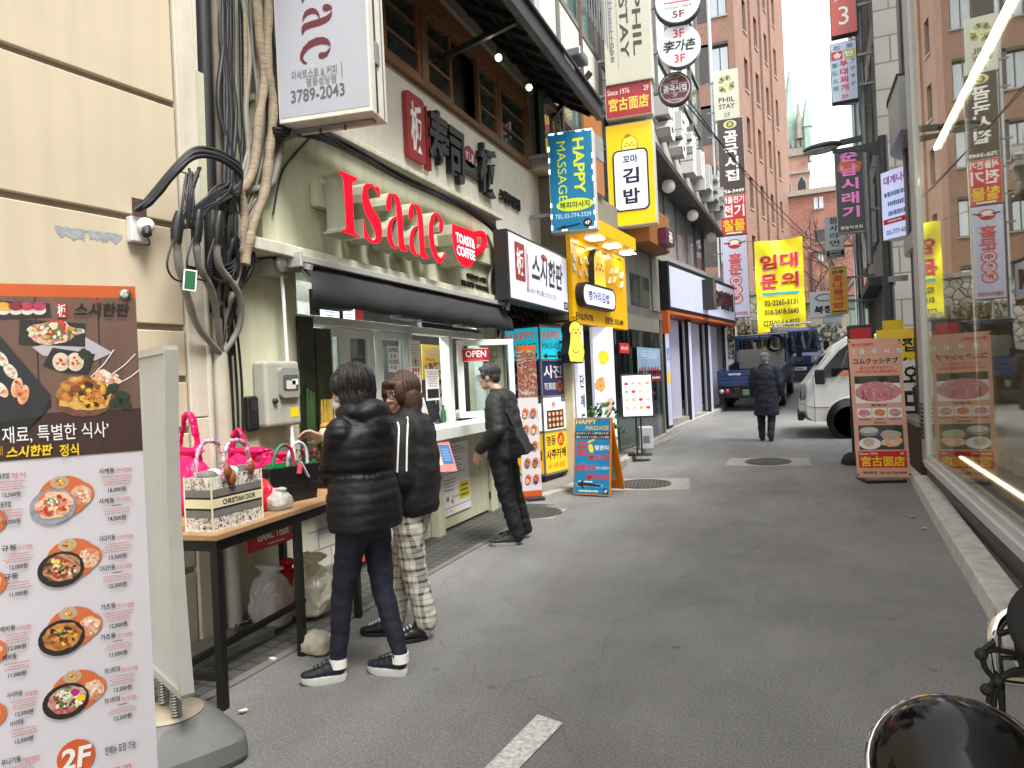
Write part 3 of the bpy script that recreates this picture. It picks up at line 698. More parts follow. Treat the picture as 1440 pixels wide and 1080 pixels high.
def d3(b,x0,x1,z0,z1,y):
    w,h=x1-x0,z1-z0
    b.ell((x0+x1)/2,z0+h*.78,w*.42,h*.12,mat('bun','#c9a27a',.5,var=.15),y); b.ell((x0+x1)/2,z0+h*.3,w*.46,h*.2,burger,y-.001)
    b.T('Hot',x0+w*.3,z0+h*.58,w*.35,h*.1,PRR,y-.002,.02)
card('food_poster','yellow toast poster inside the serving opening','poster',592,484,630,533,-.35,d3,paper=mat('poster_yellow','#d9b93c',.5,var=.08))
# interior: ceiling tubes, menu board, shelves, worker's bench
TUBE=mat('cold_tube',(.85,.95,1),.3,emit=150,var=0)
for i,(u,v,off) in enumerate(((453,418,-.5),(516,428,-.7),(575,440,-.6))):
    x,z=IF.px(u,v,off); t=thing('ceiling_lamp','cold white fluorescent lamp inside the shop, '+['near the dark flower picture','over the lit menu board','behind the roller shutter'][i],'lamp',IF.M@V((x,-off,2.62))+IF.o,IF.rz,'fluorescent lamps in the toast shop')
    b=MB(); b.box(-.3,.3,-.02,.02,-.02,.02,TUBE); b.build('tube',t); b=MB(); b.box(-.33,.33,-.05,.05,.025,.075,WHITE); b.build('casing',t)
x0,x1,z0,z1=IF.span(443,420,512,452,-.3)
t=thing('menu_board','backlit menu board with a red edge seen under the awning','menu board',IF.M@V(((x0+x1)/2,.3,(z0+z1)/2))+IF.o,IF.rz)
w=(x1-x0)/2; LBX=mat('lit_menu_white',(.75,.85,1),.4,emit=.9,var=.05)
b=MB(); b.box(-w,w,.0,.06,-.16,.16,DKGREY); b.rect(w-.13,w-.01,-.14,.14,PRR,-.001); b.rect(-w+.02,w-.02,.11,.145,PRR,-.0015); b.rect(-w+.06,-.03,-.12,.1,LBX,-.002); b.rect(.03,w-.15,-.12,.1,LBX,-.002); fine(b,-w+.1,-.06,-.1,.08,-.004,6,BLUEP,.4,2); fine(b,.06,w-.18,-.1,.08,-.004,6,BLUEP,.4,3); b.build('panel',t)
for i,(u,v) in enumerate(((468,429),(571,447),(653,458))):
    x,z=IF.px(u,v,.2); 
    if i: t=thing('spotlight','slim floodlight under the awning, '+['','above the opening hours card','above the OPEN plate'][i],'spotlight',IF.M@V((x,-.2,z))+IF.o,IF.rz,'floodlights under the awning'); b=MB(); b.box(-.17,.17,-.06,.06,-.02,.012,GREY); b.build('head',t,bev=.005); b=MB(); b.bar((0,0,.012),(0,.19,.1),.02,.02,GREY); b.build('bracket',t)
    else:
        t=thing('spotlight','square yoke floodlight hung under the awning near the flower picture','spotlight',IF.M@V((x,-.2,z))+IF.o,IF.rz); b=MB(); b.box(-.16,.16,-.08,.06,-.035,.02,DKGREY); b.build('head',t,bev=.006); b=MB(); b.tube(arc([(-.13,0,.02),(-.13,0,.12),(.1,0,.14),(.11,0,.02)]),.012,DKGREY,6); b.build('bracket',t)
# flower picture panel at the near end of the window
fl=foodmat('dark_flower_photo',['#0a0f0a','#14281a','#0c120e','#1c3018','#2c0c0e','#12200f','#5a1012'],7,.3)
x0,x1,z0,z1=IF.span(417,448,470,640,.03)
t=thing('flower_poster','tall dark glossy picture panel of red flowers and stems beside the meter','panel',IF.M@V((x0,-.03,0))+IF.o,IF.rz)
w=x1-x0; b=MB(); b.box(0,w*.47,-.012,.01,z0,2.1,fl); b.box(w*.5,w,-.02,.0,z0,2.02,fl); b.build('picture',t)
b=MB(); r5=random.Random(2); gb=mat('stem_photo','#2d4a22',.5,var=.2); on=mat('onion_photo','#b0903c',.5,var=.3,scale=20)
for k in range(5): x=w*(.12+.05*k); b.tube([(x,-.016,z0+.02),(x+.02*r5.random(),-.018,z0+.45+.1*r5.random())],.012,gb,6)
for k in range(8): x=w*(.55+.05*k); b.tube([(x,-.024,z0+.15),(x-.01+.03*r5.random(),-.026,z0+.45)],[.014,.006],on,6)
b.build('stems',t)
# silk flowers on the sill, bulbs of garlic in the glass
t=thing('flower_box','row of red artificial flowers behind the tote bags at the wall','flowers',IF.M@V((.55,-.12,1.0))+IF.o,IF.rz)
b=MB(); leafm=mat('dark_leaf',(.03,.07,.025),.6,var=.4,scale=30); redf=mat('dark_red_petal',(.22,.012,.02),.6,var=.4,scale=30)
for k in range(420):
    c=V((-.55+1.75*r5.random(),(r5.random()-.5)*.16,(r5.random()-.3)*.17)); d=V((r5.gauss(0,1),r5.gauss(0,1),r5.gauss(0,1))).normalized(); e=d.orthogonal().normalized(); s=.018+.014*r5.random()
    b.quad([c-e*s,c+d.cross(e)*s*.6,c+e*s,c-d.cross(e)*s*.6],redf if r5.random()<.45 else leafm)
b.build('blossom',t); b=MB(); b.box(-.6,1.25,-.08,.08,-.16,-.06,BLACK); b.build('trough',t)
# counter slab, door panel, posters
b=MB(); cx0=IF.px(585,608)[0]-.5; b.box(cx0,4.47,-.42,-.003,1.02,1.13,mat('counter_white','#cfcfc8',.35,var=.05)); b.box(cx0,4.47,-.003,.6,1.00,1.02,ww); b.build('counter',sh,bev=.006)
b=MB(); dx0=IF.px(604,700)[0]; b.box(dx0,dx0+.14,-.1,-.001,0,1.01,green); b.box(dx0+.16,4.25,-.04,-.001,.03,1.0,green); b.box(4.27,4.46,-.07,-.001,0,1.015,green); b.box(4.5,4.68,-.09,-.001,0,1.015,green)
b.build('door_panel',sh,bev=.006)
b=MB(); b.tube([(4.22,-.06,.93),(4.22,-.08,.93)],.03,DKGREY); b.tube([(4.25,-.05,.62),(4.25,-.05,.7)],.012,DKGREY); b.tube([(4.25,-.05,.16),(4.25,-.05,.24)],.012,DKGREY); b.build('hinge',sh)
def d4(b,x0,x1,z0,z1,y):
    w,h=x1-x0,z1-z0
    b.T('welcome',x0+w*.5,z0+h*.95,w*.45,h*.035,INK,y); b.T('shipping abroad',x0+w*.55,z0+h*.9,w*.55,h*.035,INK,y)
    for q in ((x0+.02*w,x0+.025*w+.006,z0+.1*h,z0+.86*h),(x1-.02*w-.006,x1-.02*w,z0+.1*h,z0+.86*h),(x0+.02*w,x1-.02*w,z0+.855*h,z0+.86*h),(x0+.02*w,x1-.02*w,z0+.1*h,z0+.108*h)): b.rect(*q,INK,y)
    fine(b,x0+.08*w,x1-.1*w,z0+.56*h,z0+.82*h,y,6,PRG,.35,3,al='l'); fine(b,x0+.06*w,x0+.6*w,z0+.38*h,z0+.52*h,y,3,PRG,.35,5,al='l')
    ye=mat('yellow_label','#d2c02c',.5,var=.06); b.rect(x0+.62*w,x0+.96*w,z0+.17*h,z0+.42*h,ye,y-.001); fine(b,x0+.65*w,x0+.93*w,z0+.19*h,z0+.4*h,y-.002,3,INK,.4,7)
    b.T('Marketing',x0+.3*w,z0+.35*h,.32*w,.04*h,INK,y,.01,shear=.2); b.T('Google',x0+.5*w,z0+.24*h,.24*w,.05*h,INK,y)
    b.rrect(x0+.2*w,x0+.28*w,z0+.2*h,z0+.26*h,.005,INK,y); b.T('f',x0+.24*w,z0+.228*h,.03*w,.05*h,PRW,y-.001,.02); b.rrect(x0+.06*w,x0+.14*w,z0+.13*h,z0+.185*h,.005,PRR,y); b.rrect(x0+.36*w,x0+.43*w,z0+.15*h,z0+.21*h,.005,PRR,y); b.ring(x0+.395*w,z0+.18*h,.022*w,.006*w,PRW,y-.001,16)
    b.ell(x0+.07*w,z0+.05*h,.025*w,.018*h,PRR,y); b.ring(x0+.2*w,z0+.05*h,.025*w,.006*w,PRG,y,16); b.line([(x0+.3*w,z0+.06*h),(x0+.36*w,z0+.06*h),(x0+.33*w,z0+.035*h)],.006,PRG,y)
card('notice_poster','white information notice with a yellow label on the green counter front','poster',614,628,662,712,.05,d4)
def d5(b,x0,x1,z0,z1,y):
    w,h=x1-x0,z1-z0; b.rect(x0,x1,z0+.0*h,z1,mat('pink_sheet','#d98a86',.5,var=.05),y+.0005)
    b.T('Isaac toast',(x0+x1)/2,z0+h*.92,w*.6,h*.06,PRW,y); b.rect(x0+.1*w,x0+.42*w,z0+.2*h,z0+.82*h,PRW,y); b.rect(x0+.48*w,x0+.94*w,z0+.22*h,z0+.8*h,BLUEP,y); fine(b,x0+.5*w,x0+.9*w,z0+.3*h,z0+.7*h,y-.001,5,mat('pale_blue_print','#a9cbe0',.5,var=0),.4,9); fine(b,x0+.12*w,x0+.4*w,z0+.25*h,z0+.75*h,y-.001,8,PINKINK,.4,8)
t=card('leaflet','pink leaflet with a blue picture hanging off the counter edge','leaflet',603,618,637,660,.44,d5); t.rotation_euler=(R(-18),R(6),IF.rz)
t=card('leaflet','second pink leaflet partly hidden behind the woman in glasses','leaflet',592,632,611,668,.44,d5); t.rotation_euler=(R(-18),R(10),IF.rz)
# things on the counter inside
t=thing('till','dark payment terminal on the serving counter','till',IF.M@V((IF.px(612,560,-.2)[0],.2,1.13))+IF.o,IF.rz)
b=MB(); b.box(-.09,.09,-.02,.02,.02,.32,BLACK,Mx.Rotation(R(-15),4,'X')); b.build('screen',t,bev=.006); b=MB(); b.box(-.07,.07,-.08,.1,0,.03,DKGREY); b.build('base',t,bev=.004)
t=thing('sauce_bottle','green capped bottle on the serving counter','bottle',IF.M@V((IF.px(623,575,-.1)[0],.1,1.13))+IF.o,IF.rz)
b=MB(); b.lathe([(0,0),(.03,0),(.03,.11),(.012,.15),(.012,.17)],mat('green_bottle','#2f5a38',.3),(0,0,0),14); b.build('body',t); b=MB(); b.lathe([(.014,.16),(.014,.185),(0,.186)],DKGREY,(0,0,0),12); b.build('cap',t)
# ================================================================ METER, BOXES, PIPES, CABLES
x0,x1,z0,z1=IF.span(368,507,428,596,.12)
t=thing('electric_meter','grey plastic electricity meter box with a small window beside the shop window','meter',IF.M@V(((x0+x1)/2,-.004,0))+IF.o,IF.rz); w=(x1-x0)/2*.86
mb=mat('meter_grey','#a8a79c',.5,var=.06,stain=.12); b=MB(); b.box(-w,w,-.12,0,z0,z1,mb); b.build('case',t,bev=.025,seg=3)
b=MB(); b.rrect(-w*.35,w*.75,z0+.2,z1-.05,.03,mat('meter_bezel','#8f8f86',.4,var=.04),-.15,-.121); b.build('bezel',t,bev=.004)
b=MB(); b.rrect(-w*.25,w*.65,z0+.26,z1-.1,.02,mat('meter_glass','#5a5f5c',.12,var=.1),-.158,-.151); b.rect(-w*.1,w*.45,z1-.2,z1-.14,mat('meter_label','#c8c8bc',.5,var=.1),-.1585); b.rect(w*.25,w*.6,z0+.29,z0+.33,PRW,-.1585); b.build('window',t)
b=MB(); b.rect(w*.3,w*.8,z0+.06,z0+.13,PRY,-.1215); b.lathe([(0,0),(.02,0),(.02,.02),(0,.02)],DKGREY,(-w*.6,-.12,z0+.18),12,Mx.Rotation(R(90),4,'X')); b.build('label',t)
x0,x1,z0,z1=IF.span(348,563,363,600,.04); t=thing('key_box','small black rounded box on the green wall beside the meter','box',IF.M@V(((x0+x1)/2,-.003,(z0+z1)/2))+IF.o,IF.rz)
b=MB(); w=.055; b.box(-w,w,-.05,0,-.12,.12,BLACK); b.build('case',t,bev=.02,seg=3); b=MB(); b.rrect(-w*.6,w*.6,.02,.09,.01,DKGREY,-.054,-.051); b.build('cover',t)
pp=mat('pale_pipe','#b9b4a3',.55,var=.1,stain=.2); pg=mat('brown_pipe','#5c5346',.5,.3,var=.3,stretch=(3,3,.6)); pk=mat('black_cable','#17171a',.55,var=.3); tp=mat('taped_cable','#8a7c66',.8,var=.35,scale=14,stretch=(1,1,6),bump=.6,bscale=40); gc=mat('grey_cable','#77746c',.65,var=.15)
def wallpt(u,v,off=.1): x,z=IF.px(u,v,off); return IF.M@V((x,-off,z))+IF.o
def pipe(name,label,pts,r,m,off=.1,cat='pipe',group=None,n=10,par=None):
    b=MB(); P=[wallpt(u,v,o if True else 0) for u,v,o in [(p+(off,))[:3] for p in pts]]
    b.tube(arc(P,8) if len(P)>2 else P,r,m,n); o=b.build(name,par)
    if not par: tag(o,label,cat,group)
    return o
pipe('drain_pipe','thick dull brown drainpipe in the gap between the two buildings',[(300,-40),(308,200),(316,500)],.055,pg,.02)
pipe('drain_pipe','black drainpipe beside the cream pilaster',[(283,-40),(291,200),(300,480)],.05,pk,.0)
pipe('drain_pipe','pale lower drainpipe between the cream wall and the shop, behind the table',[(303,440),(315,640),(330,905)],.06,pp,.05)
pipe('drain_pipe','slim pale pipe behind the pink bags',[(287,380),(298,640),(310,900)],.025,pp,.06)
cb=thing('cable_bundle','hanging tangle of black looped telecom cables on the building corner','cables',wallpt(310,330,.15))
base=V(cb.location)
def strand(pts,r,m,off=.15,name='cable'):
    P=[wallpt(*(p if len(p)==3 else p+(off,)))-base for p in pts]; b=MB(); Q_=arc(P,7); b.tube(Q_,[r*(1+.28*NZ.noise((i*.45,r*900,u_)))for i,u_ in enumerate([pts[0][0]]*len(Q_))] if r>.015 else r,m,7); b.build(name,cb)
r6=random.Random(11)
for i in range(16): # vertical black run at the top
    u=312+r6.random()*30; strand([(u-4,-30,.06),(u-2+r6.gauss(0,2),60,.08),(u+r6.gauss(0,5),150,.1),(u+4+r6.gauss(0,6),260,.13),(u+2+r6.gauss(0,7),370,.13)],.009+.008*r6.random(),pk)
for i in range(9): # grey hoses to the right
    u=346+i*5; strand([(u-6+r6.gauss(0,3),-30,.12),(u-2+r6.gauss(0,2),70,.14),(u+r6.gauss(0,4),150,.15),(u-4+r6.gauss(0,8),230,.16),(u-26-i*2,285+i*5,.17),(u-45,300+i*6,.15)],.010+.012*r6.random(),gc if i%3 else tp)
strand([(360,-20),(366,60),(372,110),(364,170),(358,230),(345,262),(330,268)],.032,tp,.2); strand([(378,-20),(376,90),(384,150),(378,220),(372,270),(358,310),(350,340),(345,372)],.034,tp,.22)
strand([(336,262),(344,300),(340,340),(344,366)],.03,tp,.2); strand([(392,-20),(392,120),(396,190),(385,250),(375,262),(340,270)],.026,gc,.17)
for i in range(7): # from the wall hole over to the bundle
    d=r6.gauss(0,3); strand([(188+r6.random()*8,296,.06),(215,275+d,.12),(248,236+d,.22),(275,214+d,.26),(310,216+d+i,.27),(338,240+d,.26),(334,262+i*2,.24),(318,270,.22)],.011+.006*r6.random(),pk)
for i in range(12): # loops
    a=r6.random(); strand([(262+a*20,235+r6.random()*12,.24),(252+r6.random()*22,280,.28),(250+r6.random()*28,320,.28),(262+r6.random()*30,300,.27),(300+r6.random()*20,262+r6.random()*20,.27),(325,255+r6.random()*30,.24),(312+r6.random()*24,300,.22)],.008,pk)
for i in range(14): # lower bunch
    u=300+r6.random()*36; strand([(u,270,.2),(u+r6.gauss(0,6),320,.21),(u+r6.gauss(0,7)+3,370,.18),(u+r6.gauss(0,5)-2,420,.14),(308+i,470,.1),(312+i*.5,520,.06)],.012+.01*r6.random(),pk if i%4 else gc)
for k,(u,v) in enumerate(((249,320),(277,318),(306,320))): # closures
    P=[wallpt(u+3,v-22,.27)-base,wallpt(u,v,.27)-base,wallpt(u-1,v+22,.26)-base]; b=MB(); b.tube(P,[.02,.036,.028],BLACK,10); b.build('cable_joint',cb)
    strand([(u-1,v+20,.26),(u+3,v+55,.24),(u+14+8*k,v+95,.2),(u+30,v+140,.14),(312,500,.08)],.022,gc)
    strand([(u-3,v+10,.26),(u-14,v+50,.28),(u-4,v+72,.26),(u+20,v+78,.22)],.006,pk)
for i in range(4): strand([(262,374+i*3,.2),(290,378+i*3,.2),(322,372+i*6,.2),(334,360+i*5,.18)],.006,pk)
for i in range(3): strand([(318+i*5,420,.14),(322+i*6,470,.1),(326+i*7,540,.06),(330+i*6,620,.05)],.009,pk)
gt=thing('cable_tag','green plate with a white border clipped to the cables','tag',wallpt(267,394,.3),R(60)); b=MB(); b.box(-.035,.035,-.004,.004,-.06,.06,PRW); b.rect(-.028,.028,-.052,.052,mat('tag_green','#155a35',.5,var=.05),-.006); b.build('plate',gt); gt.rotation_euler=(0,R(6),R(55))
# cables along the top of the fascia
fc=thing('fascia_cables','thick bundle of black cables sagging along the top of the green fascia','cables',wallpt(420,185,.1)); base2=V(fc.location)
for i in range(13):
    d=r6.gauss(0,3); P=[wallpt(u,v+d+r6.gauss(0,1.2),.2+.06*r6.random())-base2 for u,v in ((385,186),(420,187),(455,190),(500,214),(560,246),(620,274),(665,297),(695,322),(708,360),(712,420),(700,470))]
    b=MB(); b.tube(arc(P,5),.010+.006*r6.random(),pk,6); b.build('cable',fc)
for i in range(4): P=[wallpt(u,v+i*2,.12)-base2 for u,v in ((440,188),(415,215),(395,245),(384,300))]; b=MB(); b.tube(arc(P,6),.006,pk,5); b.build('cable',fc) if i<2 else None
pipe('conduit','twisted pale conduit dropping at the far end of the fascia',[(684,330),(694,360),(688,400),(697,450),(695,500)],.02,pp,.14)
pipe('conduit','slim pale pipe down the far post of the serving window',[(697,470),(699,560),(702,700)],.02,pp,.08)
# ================================================================ BIG BOX SIGN (top left)
BF=Frame(-3.2,4.0,0,R(8)); 
a=BF.px(386,0); c=BF.px(532,0); bx=thing('box_sign','white lightbox blade sign with dark red vertical lettering and a phone number above the cables','box sign',BF.o,BF.rz)
zb0=BF.px(460,165)[1]; x0,x1=BF.px(392,160)[0],BF.px(531,155)[0]-.04
bm=mat('box_sign_face','#a4a6ae',.35,var=.02); bs=mat('box_sign_side','#d5d1c4',.5,var=.08,stain=.12)
b=MB(); b.box(x0,x1,.0,.26,zb0,zb0+2.1,bs); b.build('case',bx,bev=.006)
b=MB(); b.rect(x0+.012,x1-.012,zb0+.035,zb0+2.08,bm,-.002)
W_=x1-x0; wine=mat('wine_lettering','#5c1622',.45,var=.03)
def serif_a(b,cx,cz,s,m,y):  # the rotated 'a' of the vertical wordmark (turned 90 deg clockwise)
    for q in A:
        pts=[]
        for px_,py_ in q:
            gx,gzv=(px_-608)/80.,(475-py_)/212.   # -1..1
            pts.append((cx+gzv*s*.5,cz-gx*s*.38))
        b.flat(pts,m,y)
def serif_c(b,cx,cz,s,m,y):
    for q in ([(880,402),(855,430),(840,490),(838,570),(850,660),(875,730),(905,768),(930,770),(950,740),(958,700),(950,690),(940,720),(925,735),(905,715),(885,660),(875,590),(872,510),(880,450),(890,415)],[(890,402),(915,420),(935,450),(943,500),(940,540),(928,556),(915,545),(912,510),(915,470),(905,435)]):
        b.flat([(cx+(585-py_)/185.*s*.5,cz-(px_-898)/60.*s*.36) for px_,py_ in q],m,y)
for k,(u,v) in enumerate(((446,-18),(446,27),(444,71))):
    x,z=BF.px(u,v); (serif_a if k<2 else serif_c)(b,x,z,.235,wine,-.005)
x,z=BF.px(442,102); b.T('이삭토스트 & 커피',x,z,.34,.062,PRG,-.005,.01,res=3); x,z=BF.px(452,113); b.T('명동성당점',x,z,.22,.06,PRG,-.005,.01); x,z=BF.px(447,131); b.T('3789-2043',x,z,.40,.085,mat('dark_grey_print','#55565c',.5,var=0),-.005,.01,res=4)
x,z=BF.px(481,98); b.rect(x-.003,x+.003,z-.05,z+.05,PRG,-.005); b.build('face',bx)
b=MB(); b.box(x1+.001,x1+.006,.08,.1,zb0+.02,zb0+2.1,DKGREY); b.box(x1+.001,x1+.006,.2,.21,zb0+.02,zb0+2.1,GREY); b.box(x1+.002,x1+.012,.08,.14,zb0+.35,zb0+.5,STEEL); b.build('hinge',bx)
b=MB(); b.box(x0+.05,x1-.05,.12,.18,zb0-.015,zb0-.001,GREY)
for k in (.35,.62): b.tube([(x0+W_*k,.13,zb0-.05),(x0+W_*k,.13,zb0)],.008,BLACK)
b.bar((x0+.05,.12,zb0-.02),(x0-.4,.25,zb0-.06),.05,.05,GREY); b.bar((x0+.05,.12,zb0+1.8),(x0-.4,.25,zb0+1.8),.05,.05,GREY); b.build('bracket',bx)
# ================================================================ FOREGROUND: menu banner, sign stand, table, bags
_d=ray(190,402); _p=CP+_d*1.68
MF=Frame(_p.x,_p.y,0,R(51)); 
bn=MF.root('menu_banner','tall white menu banner with an orange top band and food photographs in the foreground','banner')
bw=.6; btop=MF.px(190,403)[1]
bwh=mat('banner_white','#cfc9cf',.4,var=.03,scale=3)
b=MB(); N=12; vs=[];fs=[]
zs=[.12,.3,.6,.9,1.2,1.5,btop]
for z in zs:
    for i in range(N+1): vs.append((-bw+bw*i/N,.006*math.sin(i*.7+z*2),z))
for j in range(len(zs)-1):
    for i in range(N): o=j*(N+1)+i; fs.append((o,o+1,o+N+2,o+N+1))
# flat print sheet (slightly proud) so that the printed areas stay level
b.box(-bw,0,.0,.004,.12,btop,bwh)
b.build('sheet',bn)
P=lambda u,v: MF.px(u,v)
ori=mat('banner_orange','#c8581f',.4,var=.08,scale=4)
woodp=mat('photo_wood',(.16,.085,.062),.45,var=.3,scale=2.2,stretch=(5,5,.8))
b=MB(); za=P(100,418)[1]; zc=P(100,641)[1]
b.rect(-bw,0,za,btop,ori,-.0015); b.rect(-bw,0,zc,za,woodp,-.0015)
for xx in (-.08,-.2,-.33,-.47): b.rect(xx,xx+.0025,zc,za,mat('plank_gap','#2c1a15',.6,var=0),-.002)
b.rect(-bw,0,zc,zc+.10,mat('photo_dark_wood','#3a211c',.5,var=.25,scale=4),-.0018)
y=-.0026
pl_=mat('photo_black_plate','#15161a',.3,var=.2); ricem=foodmat('photo_sushi',['#efe6d8','#d9cdbd','#f3ece0','#e2a07a'],8); salm=foodmat('photo_salmon',['#d8703c','#e8a070','#f0d0b0','#c2502a'],14); sal=foodmat('photo_salad',['#5f7a2c','#a9b860','#e0dcc0','#c33a22','#dfe3cf','#4a6a24','#e8e0cc'],16,dist=3); fry=foodmat('photo_fried',['#8a4a18','#c8842c','#e0b060','#a05a1c','#6b3512'],14,dist=2.5); bask=mat('photo_basket','#6b4630',.6,var=.4,scale=60); lef=mat('photo_leaf','#1f3320',.5,var=.3,scale=30); slate=mat('photo_slate','#24242b',.4,var=.25,scale=4)
def Q(L,m,dy=0): b.flat([P(u,v) for u,v in L],m,y-dy)
def El(u,v,ru,rv,m,dy=0,rot=0,wob=0,seed=0):
    c=P(u,v); e=P(u+ru,v); f=P(u,v-rv); b.ell(c[0],c[1],abs(e[0]-c[0]),abs(f[1]-c[1]),m,y-dy,22,rot,wob,seed)
Q([(-60,420),(70,427),(72,446),(-60,452)],pl_)
for k,(u,c) in enumerate(((-30,'#d9a93c'),(5,'#d9a93c'),(22,'#8a1f2a'),(38,'#b53a58'),(55,'#b53a58'))):
    El(u,436,10,7,ricem,.0008); El(u,431,10,6,mat('photo_topping%d'%k,c,.4,var=.2,scale=30),.0012)
Q([(28,449),(120,455),(120,488),(26,484)],pl_,.0005); El(76,468,38,15,sal,.0012,0,.35,2); El(80,458,14,8,mat('photo_tomato','#c0391f',.4,var=.3,scale=40),.0018,0,.3,3)
Q([(45,488),(120,474),(158,496),(134,507),(60,500)],mat('photo_napkin','#b9b3b8',.6,var=.05),.0003)
Q([(60,514),(74,489),(134,498),(124,526),(90,524)],pl_,.0008)
for u in (86,106): El(u,509,12,13,mat('photo_shell','#d8cdb8',.5,var=.15,scale=30),.0014); El(u,509,8,9,salm,.0018,0,.3,5)
El(119,498,8,8,lef,.0016,0,.5,6)
Q([(-80,460),(-2,470),(72,556),(60,585),(-80,605)],slate,.0003); Q([(-80,600),(60,585),(72,560),(72,572),(40,605),(-80,625)],BLACK,.0002)
for k,(u,v) in enumerate(((2,505),(15,522),(-8,495),(-12,530),(2,548))): El(u,v,8,12,ricem,.001,.5)
for u,v in ((24,545),(33,555)): El(u,v,8,14,salm,.0012,-.2)
El(120,562,42,24,bask,.0006); El(120,555,40,24,fry,.0012,0,.25,8); El(105,540,22,10,fry,.0016,.3,.3,9); El(150,534,22,12,ricem,.001,0,.6,4)
for u,v,a in ((157,546,.8),(172,556,-.4),(163,566,.2),(176,568,-.9)): El(u,v,11,6,lef,.002,a,.2,int(u))
for u0,v0,u1,v1 in ((128,530,160,492),(155,528,190,498),(165,540,196,520)): b.line([P(u0,v0),P((u0+u1)/2+3,(v0+v1)/2),P(u1,v1)],.0022,PRW,y-.001)
# headline lettering
def TT(s,u0,v0,u1,v1,m,bold=.01,shear=0,res=3):
    a=P(u0,(v0+v1)/2); c=P(u1,(v0+v1)/2); e=P((u0+u1)/2,v0); f=P((u0+u1)/2,v1); b.T(s,(a[0]+c[0])/2,(a[1]+c[1]+e[1]+f[1])/4,c[0]-a[0],e[1]-f[1],m,y-.003,bold,shear=shear,res=res)
a=P(80,426); c=P(94,447); b.rrect(a[0],c[0],c[1],a[1],.004,PRR,y-.002); TT('板',81,428,93,446,PRW,.02)
for k in (96,99): a=P(k,425); c=P(k+1.4,447); b.rect(a[0],c[0],c[1],a[1],PRR,y-.002)
TT('스시한판',105,426,181,446,INK,.045,.15); TT('すし板',127,421,140,427,PRR)
TT('란 재료, 특별한 식사’',-22,597,153,621,PRW,.004); TT('스시한판',10,626,74,642,PRY,.05,.15); TT('정식',84,624,111,641,PRY,.02); 
for k in (0,3): a=P(k,627); c=P(k+1.2,640); b.rect(a[0],c[0],c[1],a[1],PRY,y-.002)
# bowls and prices
bowlr=mat('bowl_rim','#2a2422',.35,var=.2); tray=mat('photo_tray','#cf6a3a',.5,var=.06); tang=foodmat('photo_noodles',['#d8a080','#c9785a','#e8c8a8','#a85a3c'],20)
fills=[foodmat('photo_salmon_bowl',['#d2502a','#e0805a','#f0c8a0','#b83a20','#4a6a2a'],16),foodmat('photo_beef_bowl',['#5a1f22','#8a3a38','#c89a70','#3a1518','#d8b840'],16),foodmat('photo_cutlet_bowl',['#5a2a12','#9a5a28','#c8904a','#3a1c0c'],18),foodmat('photo_cube_bowl',['#3a2622','#6a4a3a','#c8c0a0','#b02a5a','#d8a030','#4a5a30'],18)]
rows=[(92,702),(103,790),(104,886),(110,975)]
names=[('사케동','(연어덮밥)','16,000원','14,500원'),('다다키동','(스테이크덮밥)','13,500원','12,500원'),('가츠동','(돈가스덮밥)','12,000원','11,000원'),('큐브 스테이크동','(큐브스테이크덮밥)','13,500원','12,500원')]
lnam=[('모듬초밥','정식','13,500원','11,500원'),('규동','(소고기덮밥)','12,000원','11,000원'),('에비동','(새우튀김덮밥)','12,000원','11,000원'),('사시미동','(회덮밥)','13,500원','12,500원')]
def scat(u,v,ru,rv,n,ms,s,seed,dy=.0024):
    rr_=random.Random(seed)
    for k in range(n):
        a=rr_.random()*6.283; q=math.sqrt(rr_.random())*.82; El(u+ru*q*math.cos(a),v+rv*q*math.sin(a),s*(.5+.9*rr_.random()),s*(.35+.6*rr_.random()),ms[k%len(ms)],dy+.00001*k,rr_.random()*3,.5,seed+k)
def pm(n,c): return mat('print_'+n,c,.5,var=.25,scale=90)
RED_,ORG_,CRM_,GRN_,BRN_,DBR_,YLW_,WHT_,PNK_=pm('red','#b8371f'),pm('orange','#d8813c'),pm('cream','#e6d3ae'),pm('green','#5b7a34'),pm('brown','#7d4420'),pm('dark_brown','#3b2013'),pm('yellow','#e0b23a'),pm('white','#ece6da'),pm('pink','#d98a78')
scat(80,466,34,12,46,[GRN_,CRM_,RED_,WHT_,GRN_,ORG_],4,1); scat(120,555,36,20,40,[ORG_,BRN_,YLW_,DBR_,ORG_],5,2); scat(150,530,18,9,16,[WHT_,CRM_,PNK_],3.5,3)
for u in (86,106): scat(u,509,7,8,9,[BRN_,PNK_,RED_,CRM_],2.2,u)
for k,(u,v) in enumerate(((2,505),(15,522),(-8,495),(-12,530),(2,548))): scat(u,v,6,9,6,[WHT_,PNK_,CRM_],2.6,k+40)
for u,v in ((24,545),(33,555)): scat(u,v,6,11,8,[ORG_,PNK_,RED_],2.6,u)
def lines(u0,u1,v0,v1,n,seed,m=PINKINK):
    a=P(u0,(v0+v1)/2); c=P(u1,(v0+v1)/2); e=P((u0+u1)/2,v0); f=P((u0+u1)/2,v1); fine(b,a[0],c[0],f[1],e[1],y-.003,n,m,.42,seed)
